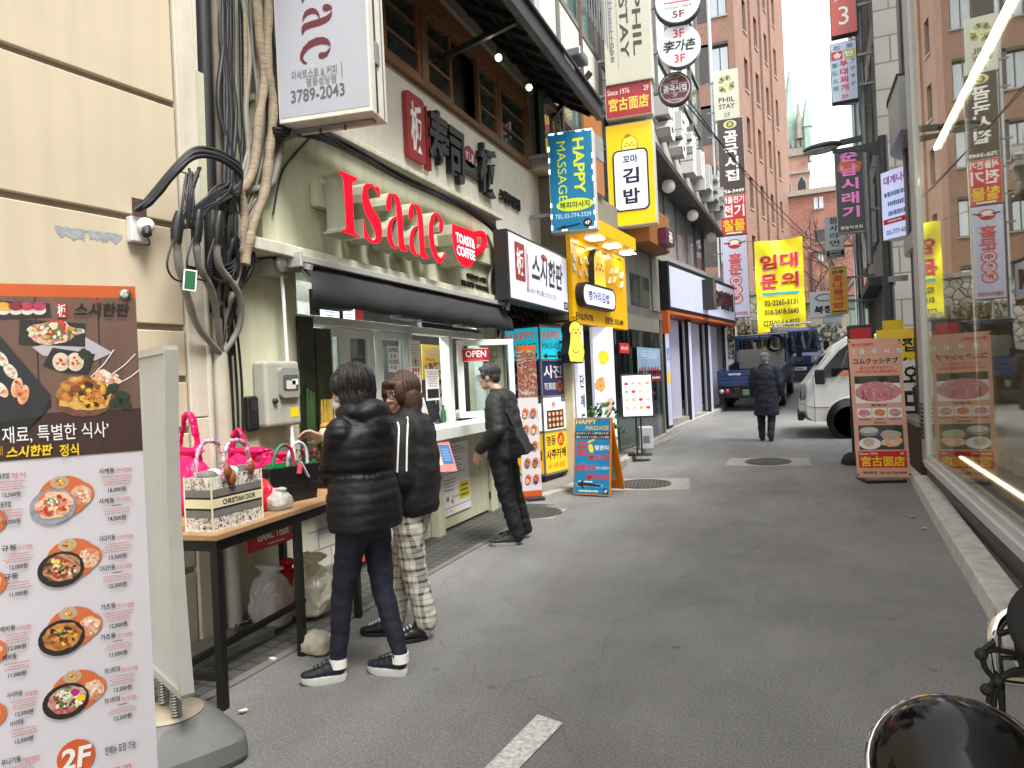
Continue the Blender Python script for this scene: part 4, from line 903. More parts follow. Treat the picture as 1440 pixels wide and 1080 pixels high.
for i,(u,v) in enumerate(rows):
    El(u-2,v-4,36,29,tray,.0005,.25); El(u+20,v-8,20,17,tray,.0006,.2); El(u+22,v-6,15,14,tang,.001,.2,.15,i); El(u-8,v-24,13,9,mat('small_plate','#b9a88f',.4,var=.1),.001); El(u-8,v-24,8,5,fry,.0014,0,.3,i)
    El(u-17,v+10,33,25,bowlr if i else mat('patterned_bowl','#8f96a4',.35,var=.35,scale=60),.0016,.12); El(u-16,v+8,27,19,fills[i],.0022,.1,.12,i+20); El(u-18,v+2,10,6,[mat('photo_greens','#8aa05a',.5,var=.3,scale=60),PRY,lef,mat('photo_onion','#dcd6c0',.5,var=.1,scale=60)][i],.0026,.2,.5,i+3)
    scat(u-16,v+8,24,16,44,[[RED_,ORG_,PNK_,CRM_,RED_],[BRN_,RED_,DBR_,PNK_,CRM_],[BRN_,ORG_,DBR_,YLW_,BRN_],[DBR_,BRN_,WHT_,GRN_,CRM_]][i],3.4,i*50+7); scat(u+22,v-6,13,12,26,[CRM_,PNK_,ORG_,WHT_],2.4,i*50+9,.0012); scat(u-18,v+2,8,5,10,[[GRN_,WHT_],[YLW_,WHT_,GRN_],[GRN_,YLW_],[WHT_,GRN_]][i],2,i*50+11,.003); scat(u-8,v-24,7,4,8,[BRN_,YLW_,CRM_],1.8,i*50+13,.0016)
    if i==3: El(u-4,v-3,7,5,mat('photo_pickle','#b02a6a',.5,var=.2),.003,0,.4,4); El(u+4,v+5,6,5,PRY,.003,0,.4,5)
    # side-text
    U=u+(72 if i==0 else 62); dv=-40 if i==0 else -34; n=names[i]
    TT(n[0],U-25,v+dv-4,U-3,v+dv+4,INK,.02,res=2); TT(n[1],U-1,v+dv-5,U+22,v+dv+2.5,PRR,.0,res=2)
    lines(U-22,U+22,v+dv+6,v+dv+20,4,i); TT(n[2],U-12,v+dv+22,U+13,v+dv+30,INK,.02,res=2)
    TT(n[0],U-25,v+dv+38,U-3,v+dv+46,INK,.02,res=2); TT(n[1],U-1,v+dv+36,U+20,v+dv+44,PRR,.0,res=2); lines(U-8,U+8,v+dv+46,v+dv+50,1,9,INK); lines(U-22,U+22,v+dv+51,v+dv+60,3,i+5); TT(n[3],U-12,v+dv+62,U+13,v+dv+70,INK,.02,res=2)
    U=[16,26,24,34][i]; dv=[-33,-20,-3,0][i]; n=lnam[i]
    TT(n[0],U-24,v+dv-4,U-2,v+dv+4,INK,.02,res=2); TT(n[1],U,v+dv-5,U+20,v+dv+3,PRR,.0,res=2); lines(U-22,U+22,v+dv+6,v+dv+20,4,i+30); TT(n[2],U-12,v+dv+22,U+13,v+dv+30,INK,.02,res=2)
    TT(n[0],U-20,v+dv+36,U,v+dv+44,INK,.02,res=2); lines(U-20,U+20,v+dv+46,v+dv+58,3,i+35); TT(n[3],U-12,v+dv+60,U+13,v+dv+68,INK,.02,res=2)
    El(-12,v+30,22,18,tray,.001); El(-14,v+30,17,13,tang,.0014,0,.2,i)
El(107,1064,27,25,mat('badge_orange','#cf5a2c',.45,var=.03),.001); TT('2F',86,1049,128,1079,PRW,.03,.12)
TT('전메뉴 포장 가능',147,1044,191,1056,INK,.01); TT('22:00',158,1075,184,1086,PRO,.0); TT('우나기동',2,1064,30,1073,INK,.02); TT('(민물장어덮밥)',30,1062,56,1071,PRR,0); lines(6,50,1074,1084,3,77)
b.build('print',bn)
b=MB(); zg=btop-.02; gx=-.022; b.lathe([(.006,0),(.012,0),(.013,.002),(.006,.003)],STEEL,(gx,-.004,zg),18,Mx.Rotation(R(90),4,'X')); b.ell(gx,zg,.006,.006,BLACK,-.0035,14); b.build('eyelet',bn)
b=MB(); b.tube([(-.02,.02,.03),(-.02,.02,btop)],.008,BLACK); b.tube([(-bw+.02,.02,.03),(-bw+.02,.02,btop)],.008,BLACK); b.bar((-bw/2,-.25,.02),(-bw/2,.35,.02),.3,.04,DKGREY); b.build('stand',bn)
# ---- standing sign seen on edge
SF0=PZ(232,1010,.27); 
_pn=CP+ray(250,700)*2.78; _pf=CP+ray(203,700)*3.12
rz=math.atan2(_pn.y-_pf.y,_pn.x-_pf.x)
# local x runs from far (left in view) to near edge
SF=Frame(_pf.x,_pf.y,0,rz)
st=SF.root('standing_sign','grey framed standing sign panel on a sprung plastic base beside the menu banner','standing sign')
pw=(V((_pn.x,_pn.y))-V((_pf.x,_pf.y))).length
zt0=1.72; zb0_=.37
pts=[]
for i in range(13): f=i/12; pts.append((pw/2-(pw/2)*(1-.22*math.sin(f*math.pi*.9))if False else 0.055*math.sin(math.pi*f)*pw/.45,zt0+(zb0_-zt0)*f))
L_=[(x,z) for x,z in pts]; R_=[(pw-x,z) for x,z in pts][::-1]
pnl=mat('sign_back','#b4b6b5',.45,var=.05,scale=3,stain=.05); frm=mat('sign_frame_alu','#b9b8b2',.35,.35,var=.06)
b=MB(); b.slab(L_+R_,-.012,.012,pnl); b.build('panel',st)
b=MB()
for S_ in (L_,R_):
    for (x0,z0),(x1,z1) in zip(S_,S_[1:]): b.bar((x0,0,z0),(x1,0,z1),.05,.022,frm,up=(1,0,0))
b.bar((0,0,zt0),(pw,0,zt0),.052,.03,frm); b.bar((0,0,zb0_),(pw,0,zb0_),.052,.03,frm); b.build('frame',st)
BC=PZ(262,1040,.0); cx=((SF.M.inverted())@(V((BC.x,BC.y,0))-SF.o)); 
bx_,by_=pw*.5,0.0
pb=mat('grey_plastic_base','#6e706e',.6,var=.12,scale=5,stain=.1,bump=.1,bscale=120)
b=MB(); w1=.30; r0=[]
def rr_ring(w,d,z,n=24,k=.35):
    out=[]
    for i in range(n):
        t=2*math.pi*i/n; c,s=math.cos(t),math.sin(t); c=math.copysign(abs(c)**k,c); s=math.copysign(abs(s)**k,s); out.append(V((bx_+c*w,by_+s*d,z)))
    return out
b.loft([rr_ring(.20,.25,.0),rr_ring(.215,.265,.03),rr_ring(.21,.26,.10),rr_ring(.14,.17,.2,k=.6),rr_ring(.125,.14,.225,k=.9)],pb,False); b.build('base',st,bev=.012)
b=MB(); b.lathe([(0,.226),(.13,.226),(.13,.232),(0,.233)],mat('base_cap','#a89c88',.5,var=.1),(bx_,by_,0),24); b.ell(bx_,0,.02,.02,BLACK,0) if False else None; b.build('cap',st)
for dx in (-.085,.085):
    b=MB(); H=zb0_-.01-.235; N=90; b.tube([(bx_+dx+.017*math.cos(i*.75),by_+.017*math.sin(i*.75),.235+H*i/N) for i in range(N+1)],.005,STEEL,5); b.tube([(bx_+dx,by_,.233),(bx_+dx,by_,zb0_)],.008,GREY,6); b.build('spring',st)
pipe('floor_cable','black cable looped on the asphalt beside the sign base',[],0,pk) if False else None
b=MB(); fp=[GS(u,v) for u,v in ((205,1078),(240,1072),(285,1058),(318,1052),(320,1060),(290,1068),(250,1078),(215,1090))]
b.tube(arc([(p.x,p.y,.012) for p in fp],8),.007,pk,6); o=b.build('floor_cable'); tag(o,'black cable looped on the asphalt beside the sign base','cable')
# ---- bar table
TF=Frame(-2.63,2.66,0,R(95.5)); TZ=.86
tb=TF.root('bar_table','narrow tall table with a wooden top and black steel legs carrying the shopping bags','table')
tl,td=1.42,.62   # along local x, depth +y (towards the wall is +y? facing -y is the street)
tw=mat('table_wood',(.33,.195,.095),.45,var=.25,scale=3,stretch=(.6,8,8)); tk=mat('table_steel','#0f0f10',.5,.2,var=.2)
b=MB(); b.box(-.02,tl,-.02,td,TZ-.03,TZ,tw); b.build('tabletop',tb,bev=.004)
b=MB(); 
b.box(0,tl-.02,0,.04,TZ-.085,TZ-.031,tk); b.box(0,tl-.02,td-.06,td-.02,TZ-.085,TZ-.031,tk); b.box(0,.04,.041,td-.061,TZ-.085,TZ-.031,tk); b.box(tl-.06,tl-.02,.041,td-.061,TZ-.085,TZ-.031,tk); b.build('frame',tb)
for x in (0,tl-.06 ): 
    for y in (0,td-.06): b=MB(); b.box(x,x+.042,y,y+.042,0,TZ-.086,tk); b.build('leg',tb,bev=.002)
b=MB(); b.box(.69,.73,.0,.04,.0,TZ-.086,tk); b.build('leg',tb)
b=MB(); b.box(.005,.04,.042,td-.062,.14,.17,tk); b.box(.045,tl-.065,.30,.335,.14,.17,tk); b.box(tl-.055,tl-.02,.042,td-.062,.14,.17,tk); b.build('stretcher',tb)
def onT(u,v,dz=0): p=PZ(u,v,TZ+dz); return p
# ---- patterned tote
toile=foodmat('toile_canvas',['#0e0c0e','#2a2628','#b9b2a6','#e6e0d4','#4a201a','#ddd5c8','#1a1718'],11,.8,4)
grs=mat('grey_canvas','#6d6a66',.8,var=.15,scale=40); crm=mat('cream_band','#d8cba6',.7,var=.05); ink2=mat('bag_black','#16130f',.7,var=0)
p0=onT(300,750); p1=onT(362,732); rz=math.atan2(p1.y-p0.y,p1.x-p0.x)
bl=(p1-p0).length; 
bg_=thing('tote_bag','cream patterned canvas tote bag with a wide lettered band and scarf-wrapped handles','bag',(p0.x,p0.y,TZ+.001),rz)
bl=.36; bh=.27; bd=.17
b=MB()
def face(x0,x1,y,side):
    # stacked bands: toile, grey, cream band, grey, toile
    pass
lev=[0,.015,.085,.105,.115,.15,.16,.185,bh]
b.box(0,bl,0,bd,0,bh*.985,toile)
def band(z0,z1,m,o): 
    b.box(-o,bl+o,-o,bd+o,z0,z1,m)
band(.072,.208,grs,.0012); band(.108,.113,ink2,.0018); band(.167,.172,ink2,.0018); band(.118,.162,crm,.0022); band(.114,.118,ink2,.0020); band(.162,.166,ink2,.0020); band(-.0,.012,mat('tassel_hem','#cfc4b0',.8,var=.3,scale=60),.004)
for x in (0,bl): 
    for y in (0,bd): b.tube([(x,y,0),(x,y,bh)],.005,crm,6)
b.T('CHRISTIAN DIOR',bl*.52,.14,.235,.027,ink2,-.0032,.03)
b.build('body',bg_)
b=MB(); b.box(.01,bl-.01,.01,bd-.01,bh*.986,bh*.99,mat('bag_inside','#8d867a',.8,var=.1)); 
for k in range(5): b.sph((.06+.06*k,.08+.02*(k%2),bh),(.05,.05,.03),WHITE if k%2 else grs,8)
b.build('contents',bg_)
scf=foodmat('scarf_print',['#2a3f8a','#c85a3a','#e0d0c0','#d06a9a','#2a6a7a','#e0c8b8','#a03a2a'],22,.6,2)
for y in (.0,bd):
    b=MB(); P_=arc([(.08,y,bh-.03),(.085,y,bh+.07),(.13,y,bh+.155),(.19,y,bh+.165),(.245,y,bh+.14),(.275,y,bh+.06),(.28,y,bh-.03)],8); b.tube(P_,[.0115+.0025*math.sin(i*1.1) for i in range(len(P_))],scf,10); b.build('handle',bg_)
b=MB(); 
for k,(x,z) in enumerate(((.1,bh+.02),(.13,bh-.02),(.27,bh+.02))): b.sph((x,-.015,z),(.025,.012,.035),mat('scarf_rust','#8a4a22',.6,var=.5,scale=50),10)
build_each(b,'scarf',bg_)
# ---- black woven tote
p0=onT(384,712); p1=onT(448,698); rz=math.atan2(p1.y-p0.y,p1.x-p0.x)
kb=thing('tote_bag','black woven leather tote with a green lining and scarf-wrapped handles','bag',(p0.x,p0.y,TZ+.001),rz-.05)
blk=mat('black_leather','#121213',.45,var=.15); lea=brickmat('woven_leather','#131314','#19191a','#050505',.13,.11,.004,.42,'xz',.8,.1,off=0)
b=MB(); rg=[]
for z,gx_,gy_ in ((0,.0,0),(.01,.0,0),(.1,.012,.008),(.22,.03,.015)):
    rg.append([V((x,y,z)) for x,y in ((-gx_,-gy_),(.34+gx_,-gy_),(.34+gx_,.2+gy_),(-gx_,.2+gy_))])
b.loft(rg,lea,False,False); b.quad([rg[0][k] for k in (3,2,1,0)],lea); b.build('body',kb,bev=.008)
b=MB(); gl=mat('green_lining','#12703a',.5,var=.1); rg=[]
for z,g in ((.225,.0),(.14,-.006)): rg.append([V((x,y,z)) for x,y in ((-.026-g,-.011-g),(.366+g,-.011-g),(.366+g,.211+g),(-.026-g,.211+g))])
b.loft([rg[0][::-1],rg[1][::-1]],gl,False,False); b.quad(rg[1],gl); b.build('lining',kb)
for y,x,mm in ((.05,.05,(mat('scarf_green','#1f6a40',.5,var=.5,scale=40),mat('scarf_red','#a82a48',.5,var=.4,scale=40))),(.1,.2,(mat('scarf_pale','#b9b3c4',.5,var=.35,scale=40),)*2)):
    P_=arc([(x,y,.19),(x+.01,y,.27),(x+.05,y,.335),(x+.095,y,.35),(x+.14,y,.32),(x+.155,y,.26),(x+.155,y,.19)],7); h=len(P_)//2
    b=MB(); b.tube(P_[:h+1],.011,mm[0],9); b.tube(P_[h:],.011,mm[1],9); b.build('handle',kb)
b=MB(); b.bar((.2,-.02,.24),(.25,-.03,.14),.03,.006,mat('scarf_pale','#b9b3c4')); b.bar((.2,-.02,.24),(.18,-.03,.17),.03,.006,mat('scarf_red','#a82a48')); build_each(b,'scarf',kb)
# ---- soft plastic bags (crumpled skins)
def softbag(name,label,u,v,size,m,seed,knots=None,z=None,group=None,vox=.007,amp=1.,loops=None,cat='bag'):
    """thin crumpled bag: a boxy skin that narrows to a gathered top, creased by ridged noise"""
    p=onT(u,v) if z is None else PZ(u,v,z); zz=(TZ if z is None else z)+.002
    t=thing(name,label,cat,(p.x,p.y,zz),0,group); sx,sy,sz=size; b=MB(); rg=[]
    for f,k,e in ((0,.72,.5),(.06,.9,.5),(.3,1,.55),(.6,.95,.6),(.82,.74,.7),(.95,.42,.8),(1.02,.25,.9)):
        rg.append([V((sx/2*k*math.copysign(abs(math.cos(a))**e,math.cos(a))+.02*(NZ.noise((a,f*5,seed))),sy/2*k*math.copysign(abs(math.sin(a))**e,math.sin(a)),sz*f*(1+.1*NZ.noise((a*1.5,seed,f))*(f>.1)))) for a in [2*math.pi*q/20 for q in range(20)]])
    b.loft(rg,m)
    for (x,y,z_,r) in (knots or []):
        b.loft([[V((x*sx+sx*r*k*math.cos(a)*(1.5 if q==2 else 1),y*sy+sy*r*k*.6*math.sin(a),sz*(z_+f))) for a in [2*math.pi*w/12 for w in range(12)]] for q,(f,k) in enumerate(((-.2,.5),(0,.35),(.16,1.0),(.2,.9)))],m)
    for L in (loops or []):
        P_=arc([(x*sx,y*sy,z_*sz) for x,y,z_ in L],6); n=len(P_)
        for i in range(n-1): b.bar(P_[i],P_[i]+(P_[i+1]-P_[i])*1.25,.014,.035,m,up=(0,1,0))
    def fn(c,n):
        if c.z<.01: return 0
        q=V((c.x*8+seed*3.1,c.y*8,c.z*5.5)); w=V((NZ.noise(q),NZ.noise(q+V((9,2,1))),NZ.noise(q+V((1,7,5)))))*.6
        d=0; A_=1.; q=q+w
        for o in range(4): d+=A_*(.42-abs(NZ.noise(q))*1.6); q=q*2.1; A_*=.55
        return d*.014*amp
    sculpt(b,vox,1,fn,'body',t,m); return t
def plastic(name,col,alpha=.75,rough=.25):
    m,n,L=nodes(name); bs=n['Principled BSDF']; col=lin(col); bs.inputs['Base Color'].default_value=(*col,1); bs.inputs['Roughness'].default_value=rough
    o=n['Material Output']; t=n.new('ShaderNodeBsdfTranslucent'); t.inputs[0].default_value=(*col,1); tr=n.new('ShaderNodeBsdfTransparent'); tr.inputs[0].default_value=(*[min(1,c*1.0+.25) for c in col],1)
    m1=n.new('ShaderNodeMixShader'); m1.inputs[0].default_value=.3; L.new(bs.outputs[0],m1.inputs[1]); L.new(t.outputs[0],m1.inputs[2])
    m2=n.new('ShaderNodeMixShader'); m2.inputs[0].default_value=1-alpha; L.new(m1.outputs[0],m2.inputs[1]); L.new(tr.outputs[0],m2.inputs[2]); L.new(m2.outputs[0],o.inputs[0]); return m
pinkp=plastic('pink_polythene','#e0206e',.88); clearp=plastic('clear_polythene','#d6d6d4',.66); hot=plastic('deep_pink_polythene','#d01a60',.93)
# carrier loops are tall handles
softbag('plastic_bag','tall pink carrier bag behind the patterned tote, nearest the standing sign',262,722,(.36,.22,.34),pinkp,1,[(.0,.0,.9,.3)],loops=[[(-.25,0,.7),(-.05,0,1.25),(.08,0,1.62),(.2,0,1.65),(.28,0,1.3),(.3,0,.8)]])
softbag('plastic_bag','pink carrier bag with an upright loop behind the tote handles',345,706,(.30,.2,.30),pinkp,4,[(.1,.0,.9,.3)],loops=[[(-.35,0,.8),(-.25,0,1.3),(-.1,0,1.5),(.02,0,1.35),(.15,0,.9)]])
softbag('plastic_bag','deep pink bag leaning on the wall beside the black tote',380,698,(.34,.2,.26),hot,8,[(-.3,.1,1.0,.25),(.2,0,.9,.2)])
softbag('paper_packet','red packet inside the pink bags between the two totes',368,718,(.13,.12,.17),mat('red_packet','#c0182c',.4,var=.15,scale=20),5,cat='packet')
softbag('plastic_bag','crumpled clear plastic bag lying on the table edge',385,716,(.2,.15,.11),clearp,12,[(.1,0,.9,.3)],amp=1.)
# ---- red sign under table, papers, trash bags
t=thing('red_plate_sign','red enamel sign with white lettering under the table edge','sign',IF.M@V((IF.px(384,752,.25)[0],-.25,IF.px(384,752,.25)[1]))+IF.o,IF.rz)
b=MB(); b.box(-.24,.24,-.004,.004,-.07,.07,PRR); b.T('ISAAC Toast',0,.01,.3,.055,PRW,-.006,.03); b.rect(-.06,.1,-.05,-.043,PRW,-.006); b.build('plate',t)
b=MB(); b.bar((-.2,.01,.05),(-.2,.24,.05),.012,.012,BLACK); b.bar((.2,.01,.05),(.2,.24,.05),.012,.012,BLACK); b.build('bracket',t)
t=thing('red_flyer','red triangular flyer stuck by the table end behind the black jacket','flyer',IF.M@V((IF.px(470,690,.12)[0],-.12,IF.px(470,690,.12)[1]))+IF.o,IF.rz); b=MB(); b.box(-.15,.15,-.003,.003,-.15,.18,mat('red_flyer_paper','#d2452f',.5,var=.05)); b.build('sheet',t)
t=thing('red_flyer','red poster low on the tiled wall between the women\'s legs','flyer',IF.M@V((IF.px(508,760,.04)[0],-.04,IF.px(508,770,.04)[1]))+IF.o,IF.rz); b=MB(); b.box(-.14,.14,-.003,.003,-.12,.16,mat('red_flyer_paper','#d2452f')); b.rect(-.1,.1,-.06,.02,PRO,-.0045); b.build('sheet',t)
trb=plastic('white_trash_polythene','#d6d0bc',.86); trr=plastic('red_polythene','#c01822',.96)
softbag('rubbish_bag','clear rubbish bag of cups against the wall under the table',383,880,(.26,.22,.36),clearp,21,[(0,0,.9,.3)],z=.01,group=None,amp=1.)
softbag('rubbish_bag','red knotted rubbish bag between two pale bags on the ground',404,868,(.17,.17,.34),trr,24,[(.1,0,.95,.25)],z=.02)
softbag('rubbish_bag','bulging cream rubbish bag behind the leg of the puffer jacket woman',437,862,(.30,.26,.34),trb,27,[(.1,0,1.0,.28),(-.1,0,.95,.2)],z=.03,amp=1.)
softbag('rubbish_bag','small flattened pale bag lying at the feet under the table',446,916,(.2,.16,.12),trb,30,z=.005,amp=1.)
t=thing('power_strip','grey tangle of wires and a plug on the ground behind the table leg','cables',PZ(370,880,.02)); b=MB()
for i in range(5): b.tube(arc([(r6.gauss(0,.15),r6.gauss(0,.12),.02+.04*r6.random()) for k in range(6)],6),.006,pk if i%2 else gc,5)
b.box(-.12,.1,-.03,.03,.0,.035,DKGREY); b.build('wires',t)
# skip-board plinth by the wall
b=MB(); b.box(-1.2,.2,-.3,-.01,0,.05,mat('base_plinth','#7c7a74',.8,var=.15)); o=b.build('wall_plinth',rt)
# yellow stickers? small red notice on cream wall low down
card('small_notice','small white and red notice low on the cream wall behind the sign','notice',201,818,213,852,.01,lambda b,x0,x1,z0,z1,y:(b.rect(x0+.01,x1-.01,z0+.1,z1-.02,PRR,y),fine(b,x0+.01,x1-.01,z0+.01,z0+.09,y,3,INK,.4,1)),fr=WF)
# ================================================================ LEFT STREET BEYOND THE TOAST SHOP
# dark stair entrance between the shops
b=MB(); en=thing('stair_entrance','dark stairway entrance with stained boarding behind the lit signs','entrance',(-3.47,8.5,0),R(90))
stn=mat('stained_board','#4b3a2e',.8,var=.4,scale=3,stain=.4)
b.box(.02,2.0,.6,.65,0,2.9,stn); b.box(.0,.04,-.02,.6,0,2.9,mat('end_post','#8a877c',.7,var=.1)); b.box(.05,2.0,.0,.6,2.66,2.75,stn); b.build('recess',en)
b=MB(); b.box(.1,1.9,.1,.5,0,.16,CONC); b.box(.1,1.9,.3,.5,.16,.32,CONC); b.build('step',en)
b=MB()
for i in range(10): b.tube(arc([(.15+.2*i,-.02,2.55),(.3+.18*i,-.05,2.35+.1*r6.random()),(.5+.15*i,-.03,2.6)],6),.012,pk,6)
b.build('cable',en)
# sushi panel sign
SF2=Frame(-3.05,7.7,0,R(90)); x0,x1,z0,z1=SF2.span(714,324,799,436); za=SF2.px(714,325)[1]; zb=SF2.px(714,417)[1]
ss=SF2.root('sushi_sign','white lit panel sign with brushed black lettering and a red seal over the stair entrance','sign')
lw=mat('lit_white_panel','#c9cbdc',.35,emit=.30,var=.04,scale=2)
b=MB(); b.box(x0-.03,x1+.03,.0,.18,zb-.03,za+.03,DKGREY); b.build('case',ss,bev=.006); b=MB(); [b.bar((x0+.3+k*(x1-x0-.6)/2,.18,za-.2),(x0+.3+k*(x1-x0-.6)/2,.42,za-.2),.05,.05,BLACK) for k in range(3)]; build_each(b,'bracket',ss)
b=MB(); b.rect(x0,x1,zb,za,lw,-.002); cw=(x1-x0); ch=za-zb
b.rrect(x0+.08*cw,x0+.23*cw,zb+.3*ch,zb+.9*ch,.03,RP,-.004); b.T('板',x0+.155*cw,zb+.6*ch,.11*cw,.42*ch,PRW,-.006,.02)
for k in (0,1): b.rect(x0+(.25+.02*k)*cw,x0+(.26+.02*k)*cw,zb+.25*ch,zb+(.88-.1*k)*ch,RP,-.004)
b.T('스시한판',x0+.62*cw,zb+.6*ch,.56*cw,.5*ch,mat('brush_ink','#2b2c33',.5,var=0),-.004,.05,shear=.15); b.ell(x0+.55*cw,zb+.83*ch,.05*cw,.06*ch,RP,-.004)
b.T('真心を一手に握ったひとさら',x0+.5*cw,zb+.2*ch,.52*cw,.09*ch,mat('brush_ink','#2b2c33'),-.004); b.rect(x1-.09*cw,x1-.01*cw,zb+.03*ch,zb+.17*ch,INK,-.004); b.T('2F',x1-.05*cw,zb+.1*ch,.05*cw,.08*ch,PRW,-.006,.02); b.build('face',ss)
# illuminated four-tier sign column (two faces)
LC=GS(778,682); 
wA=wB=.64
_c=GS(768,684); _a=R(-13); LFm=Frame(_c.x-wA*math.cos(_a),_c.y-wA*math.sin(_a),0,_a)
lc=LFm.root('sign_column','square column of four stacked lit shop signs reading HAPPY MASSAGE at the top','sign column')
def lit(name,col,e=.5,var=.04): return mat(name,col,.35,emit=e,var=var,scale=2)
cya=lit('lit_cyan','#1fa7bd',.55); nav=lit('lit_navy','#20234f',.18); whl=lit('lit_pale','#cfe0e4',.6); yel=lit('lit_yellow','#d6a70f',.4)
zt_=[.32,1.02,1.63,2.3,2.98]
zz=[LFm.px(768,668)[1],LFm.px(768,608)[1],LFm.px(768,558)[1],LFm.px(768,506)[1],LFm.px(768,457)[1]]
b=MB(); b.box(0,wA,0,wB,zz[0]-.04,zz[4]+.04,DKGREY)
for z in zz: b.box(-.012,wA+.012,-.012,wB+.012,z-.014,z+.014,mat('sign_edge_strip','#8c8c88',.4,.5,var=.1))
for x,y in ((0,0),(wA,0),(wA,wB)): b.box(x-.012,x+.012,y-.012,y+.012,zz[0],zz[4],mat('sign_edge_strip','#8c8c88'))
b.build('case',lc)
b=MB(); b.box(.05,wA-.05,.05,wB-.05,.06,zz[0]-.04,BLACK)
for x in (.06,wA-.06):
    for y in (.06,wB-.06): b.sph((x,y,.03),.03,RUBBER,8)
b.build('base',lc)
salm2=mat('salmon_print','#e0655a',.5,var=0,emit=.3)
def faces(b,w,flip):
    h=[zz[i+1]-zz[i] for i in range(4)]; c=w/2
    for i,m in enumerate((yel,whl,nav,cya)): b.rect(.014,w-.014,zz[i]+.016,zz[i+1]-.016,m,-.002)
    b.T('HAPPY',c,zz[3]+h[3]*.74,w*.82,h[3]*.26,salm2,-.004,.02); b.T('MASSAGE',c,zz[3]+h[3]*.42,w*.8,h[3]*.17,INK,-.004,.01); b.ell(w*.83,zz[3]+h[3]*.16,.06,.06,INK,-.004); b.T('4F',w*.83,zz[3]+h[3]*.16,.07,.05,PRW,-.006); b.slab([(w*.1,zz[3]+h[3]*.12),(w*.28,zz[3]+h[3]*.2),(w*.28,zz[3]+h[3]*.14),(w*.7,zz[3]+h[3]*.14),(w*.7,zz[3]+h[3]*.1),(w*.28,zz[3]+h[3]*.1),(w*.28,zz[3]+h[3]*.04)],-.004,-.0035,INK)
    b.T('사진',c,zz[2]+h[2]*.68,w*.78,h[2]*.36,PRW,-.004,.02); b.T('写真館',w*.36,zz[2]+h[2]*.28,w*.5,h[2]*.2,PRW,-.004); b.ell(w*.78,zz[2]+h[2]*.28,.085,.085,PRO,-.004); b.T('3F',w*.78,zz[2]+h[2]*.28,.09,.07,INK,-.006,.02)
    if flip: b.T('板',c,zz[1]+h[1]*.75,w*.24,h[1]*.2,PRR,-.004,.02); b.rect(w*.15,w*.9,zz[1]+h[1]*.06,zz[1]+h[1]*.6,mat('photo_box','#4a2a1c',.5,var=.2),-.004); [b.ell(w*(.27+.17*k),zz[1]+h[1]*(.17+.16*q),.035,.028,salm,-.006) for k in range(4) for q in range(3)]
    else: b.T('한판',w*.6,zz[1]+h[1]*.3,w*.6,h[1]*.3,INK,-.004,.05,shear=.2)
    b.rect(w*.82,w*.97,zz[1]+h[1]*.82,zz[1]+h[1]*.97,INK,-.004); b.T('2F',w*.895,zz[1]+h[1]*.895,.06,.045,PRW,-.006)
    b.T('명동',w*.3,zz[0]+h[0]*.78,w*.4,h[0]*.24,INK,-.004,.02); b.ell(w*.72,zz[0]+h[0]*.78,.1,.1,PRR,-.004); b.T('占',w*.72,zz[0]+h[0]*.78,.11,.11,PRY,-.006,.03); b.T('사주카페',w*.5,zz[0]+h[0]*.45,w*.86,h[0]*.24,INK,-.004,.03); b.T('3F  사주 궁합',w*.5,zz[0]+h[0]*.17,w*.7,h[0]*.13,PRO,-.004,.02)
b=MB(); faces(b,wA,False); b.build('front_panel',lc)
b=MB(); faces(b,wB,True); M_=Mx.Translation((wA,0,0))@Mx.Rotation(R(90),4,'Z'); b.build('side_panel',lc,M=M_)
# narrow menu banner behind the man
NF=Frame(-3.18,8.3,0,R(32)); c=GS(745,702); NF=Frame(c.x,c.y,c.z,R(32))
nb=NF.root('menu_banner','narrow white menu banner with an orange foot behind the man at the counter','banner')
x0,x1=NF.px(731,600)[0],NF.px(758,600)[0]; zt=NF.px(735,486)[1]; zb=NF.px(745,703)[1]+.02
b=MB(); b.box(x0,x1,0,.008,zb,zt,bwh); w=x1-x0; h=zt-zb
b.rect(x0,x1,zt-.03*h,zt,ori,-.0015); b.rect(x0,x1,zt-.34*h,zt-.03*h,foodmat('menu_photo_mix',['#2a1d1a','#6a3a30','#c8a08a','#3a2a26','#a0503a','#4a5a30','#d8d0c0'],9,dist=2),-.0015); b.rect(x0,x1,zb,zb+.05*h,ori,-.0015)
b.T('특별한 식사',(x0+x1)/2,zt-.31*h,w*.7,.02*h,PRW,-.003)
for k in range(5):
    for q in (0,1): 
        cx=x0+w*(.27+.42*q); cz=zb+h*(.12+.108*k); b.ell(cx+w*.05,cz+.01*h,w*.15,.028*h,tray,-.002); b.ell(cx,cz-.006*h,w*.13,.028*h,bowlr,-.0025); b.ell(cx,cz-.006*h,w*.1,.02*h,fills[(k+q)%4],-.003); fine(b,cx+w*.13,cx+w*.3,cz-.03*h,cz+.03*h,-.0025,6,PINKINK,.4,k*2+q)
b.build('sheet',nb); b=MB(); b.tube([((x0+x1)/2,.03,.02),((x0+x1)/2,.03,zt)],.01,BLACK); b.bar(((x0+x1)/2,-.18,.02),((x0+x1)/2,.22,.02),.25,.03,DKGREY); b.build('stand',nb)
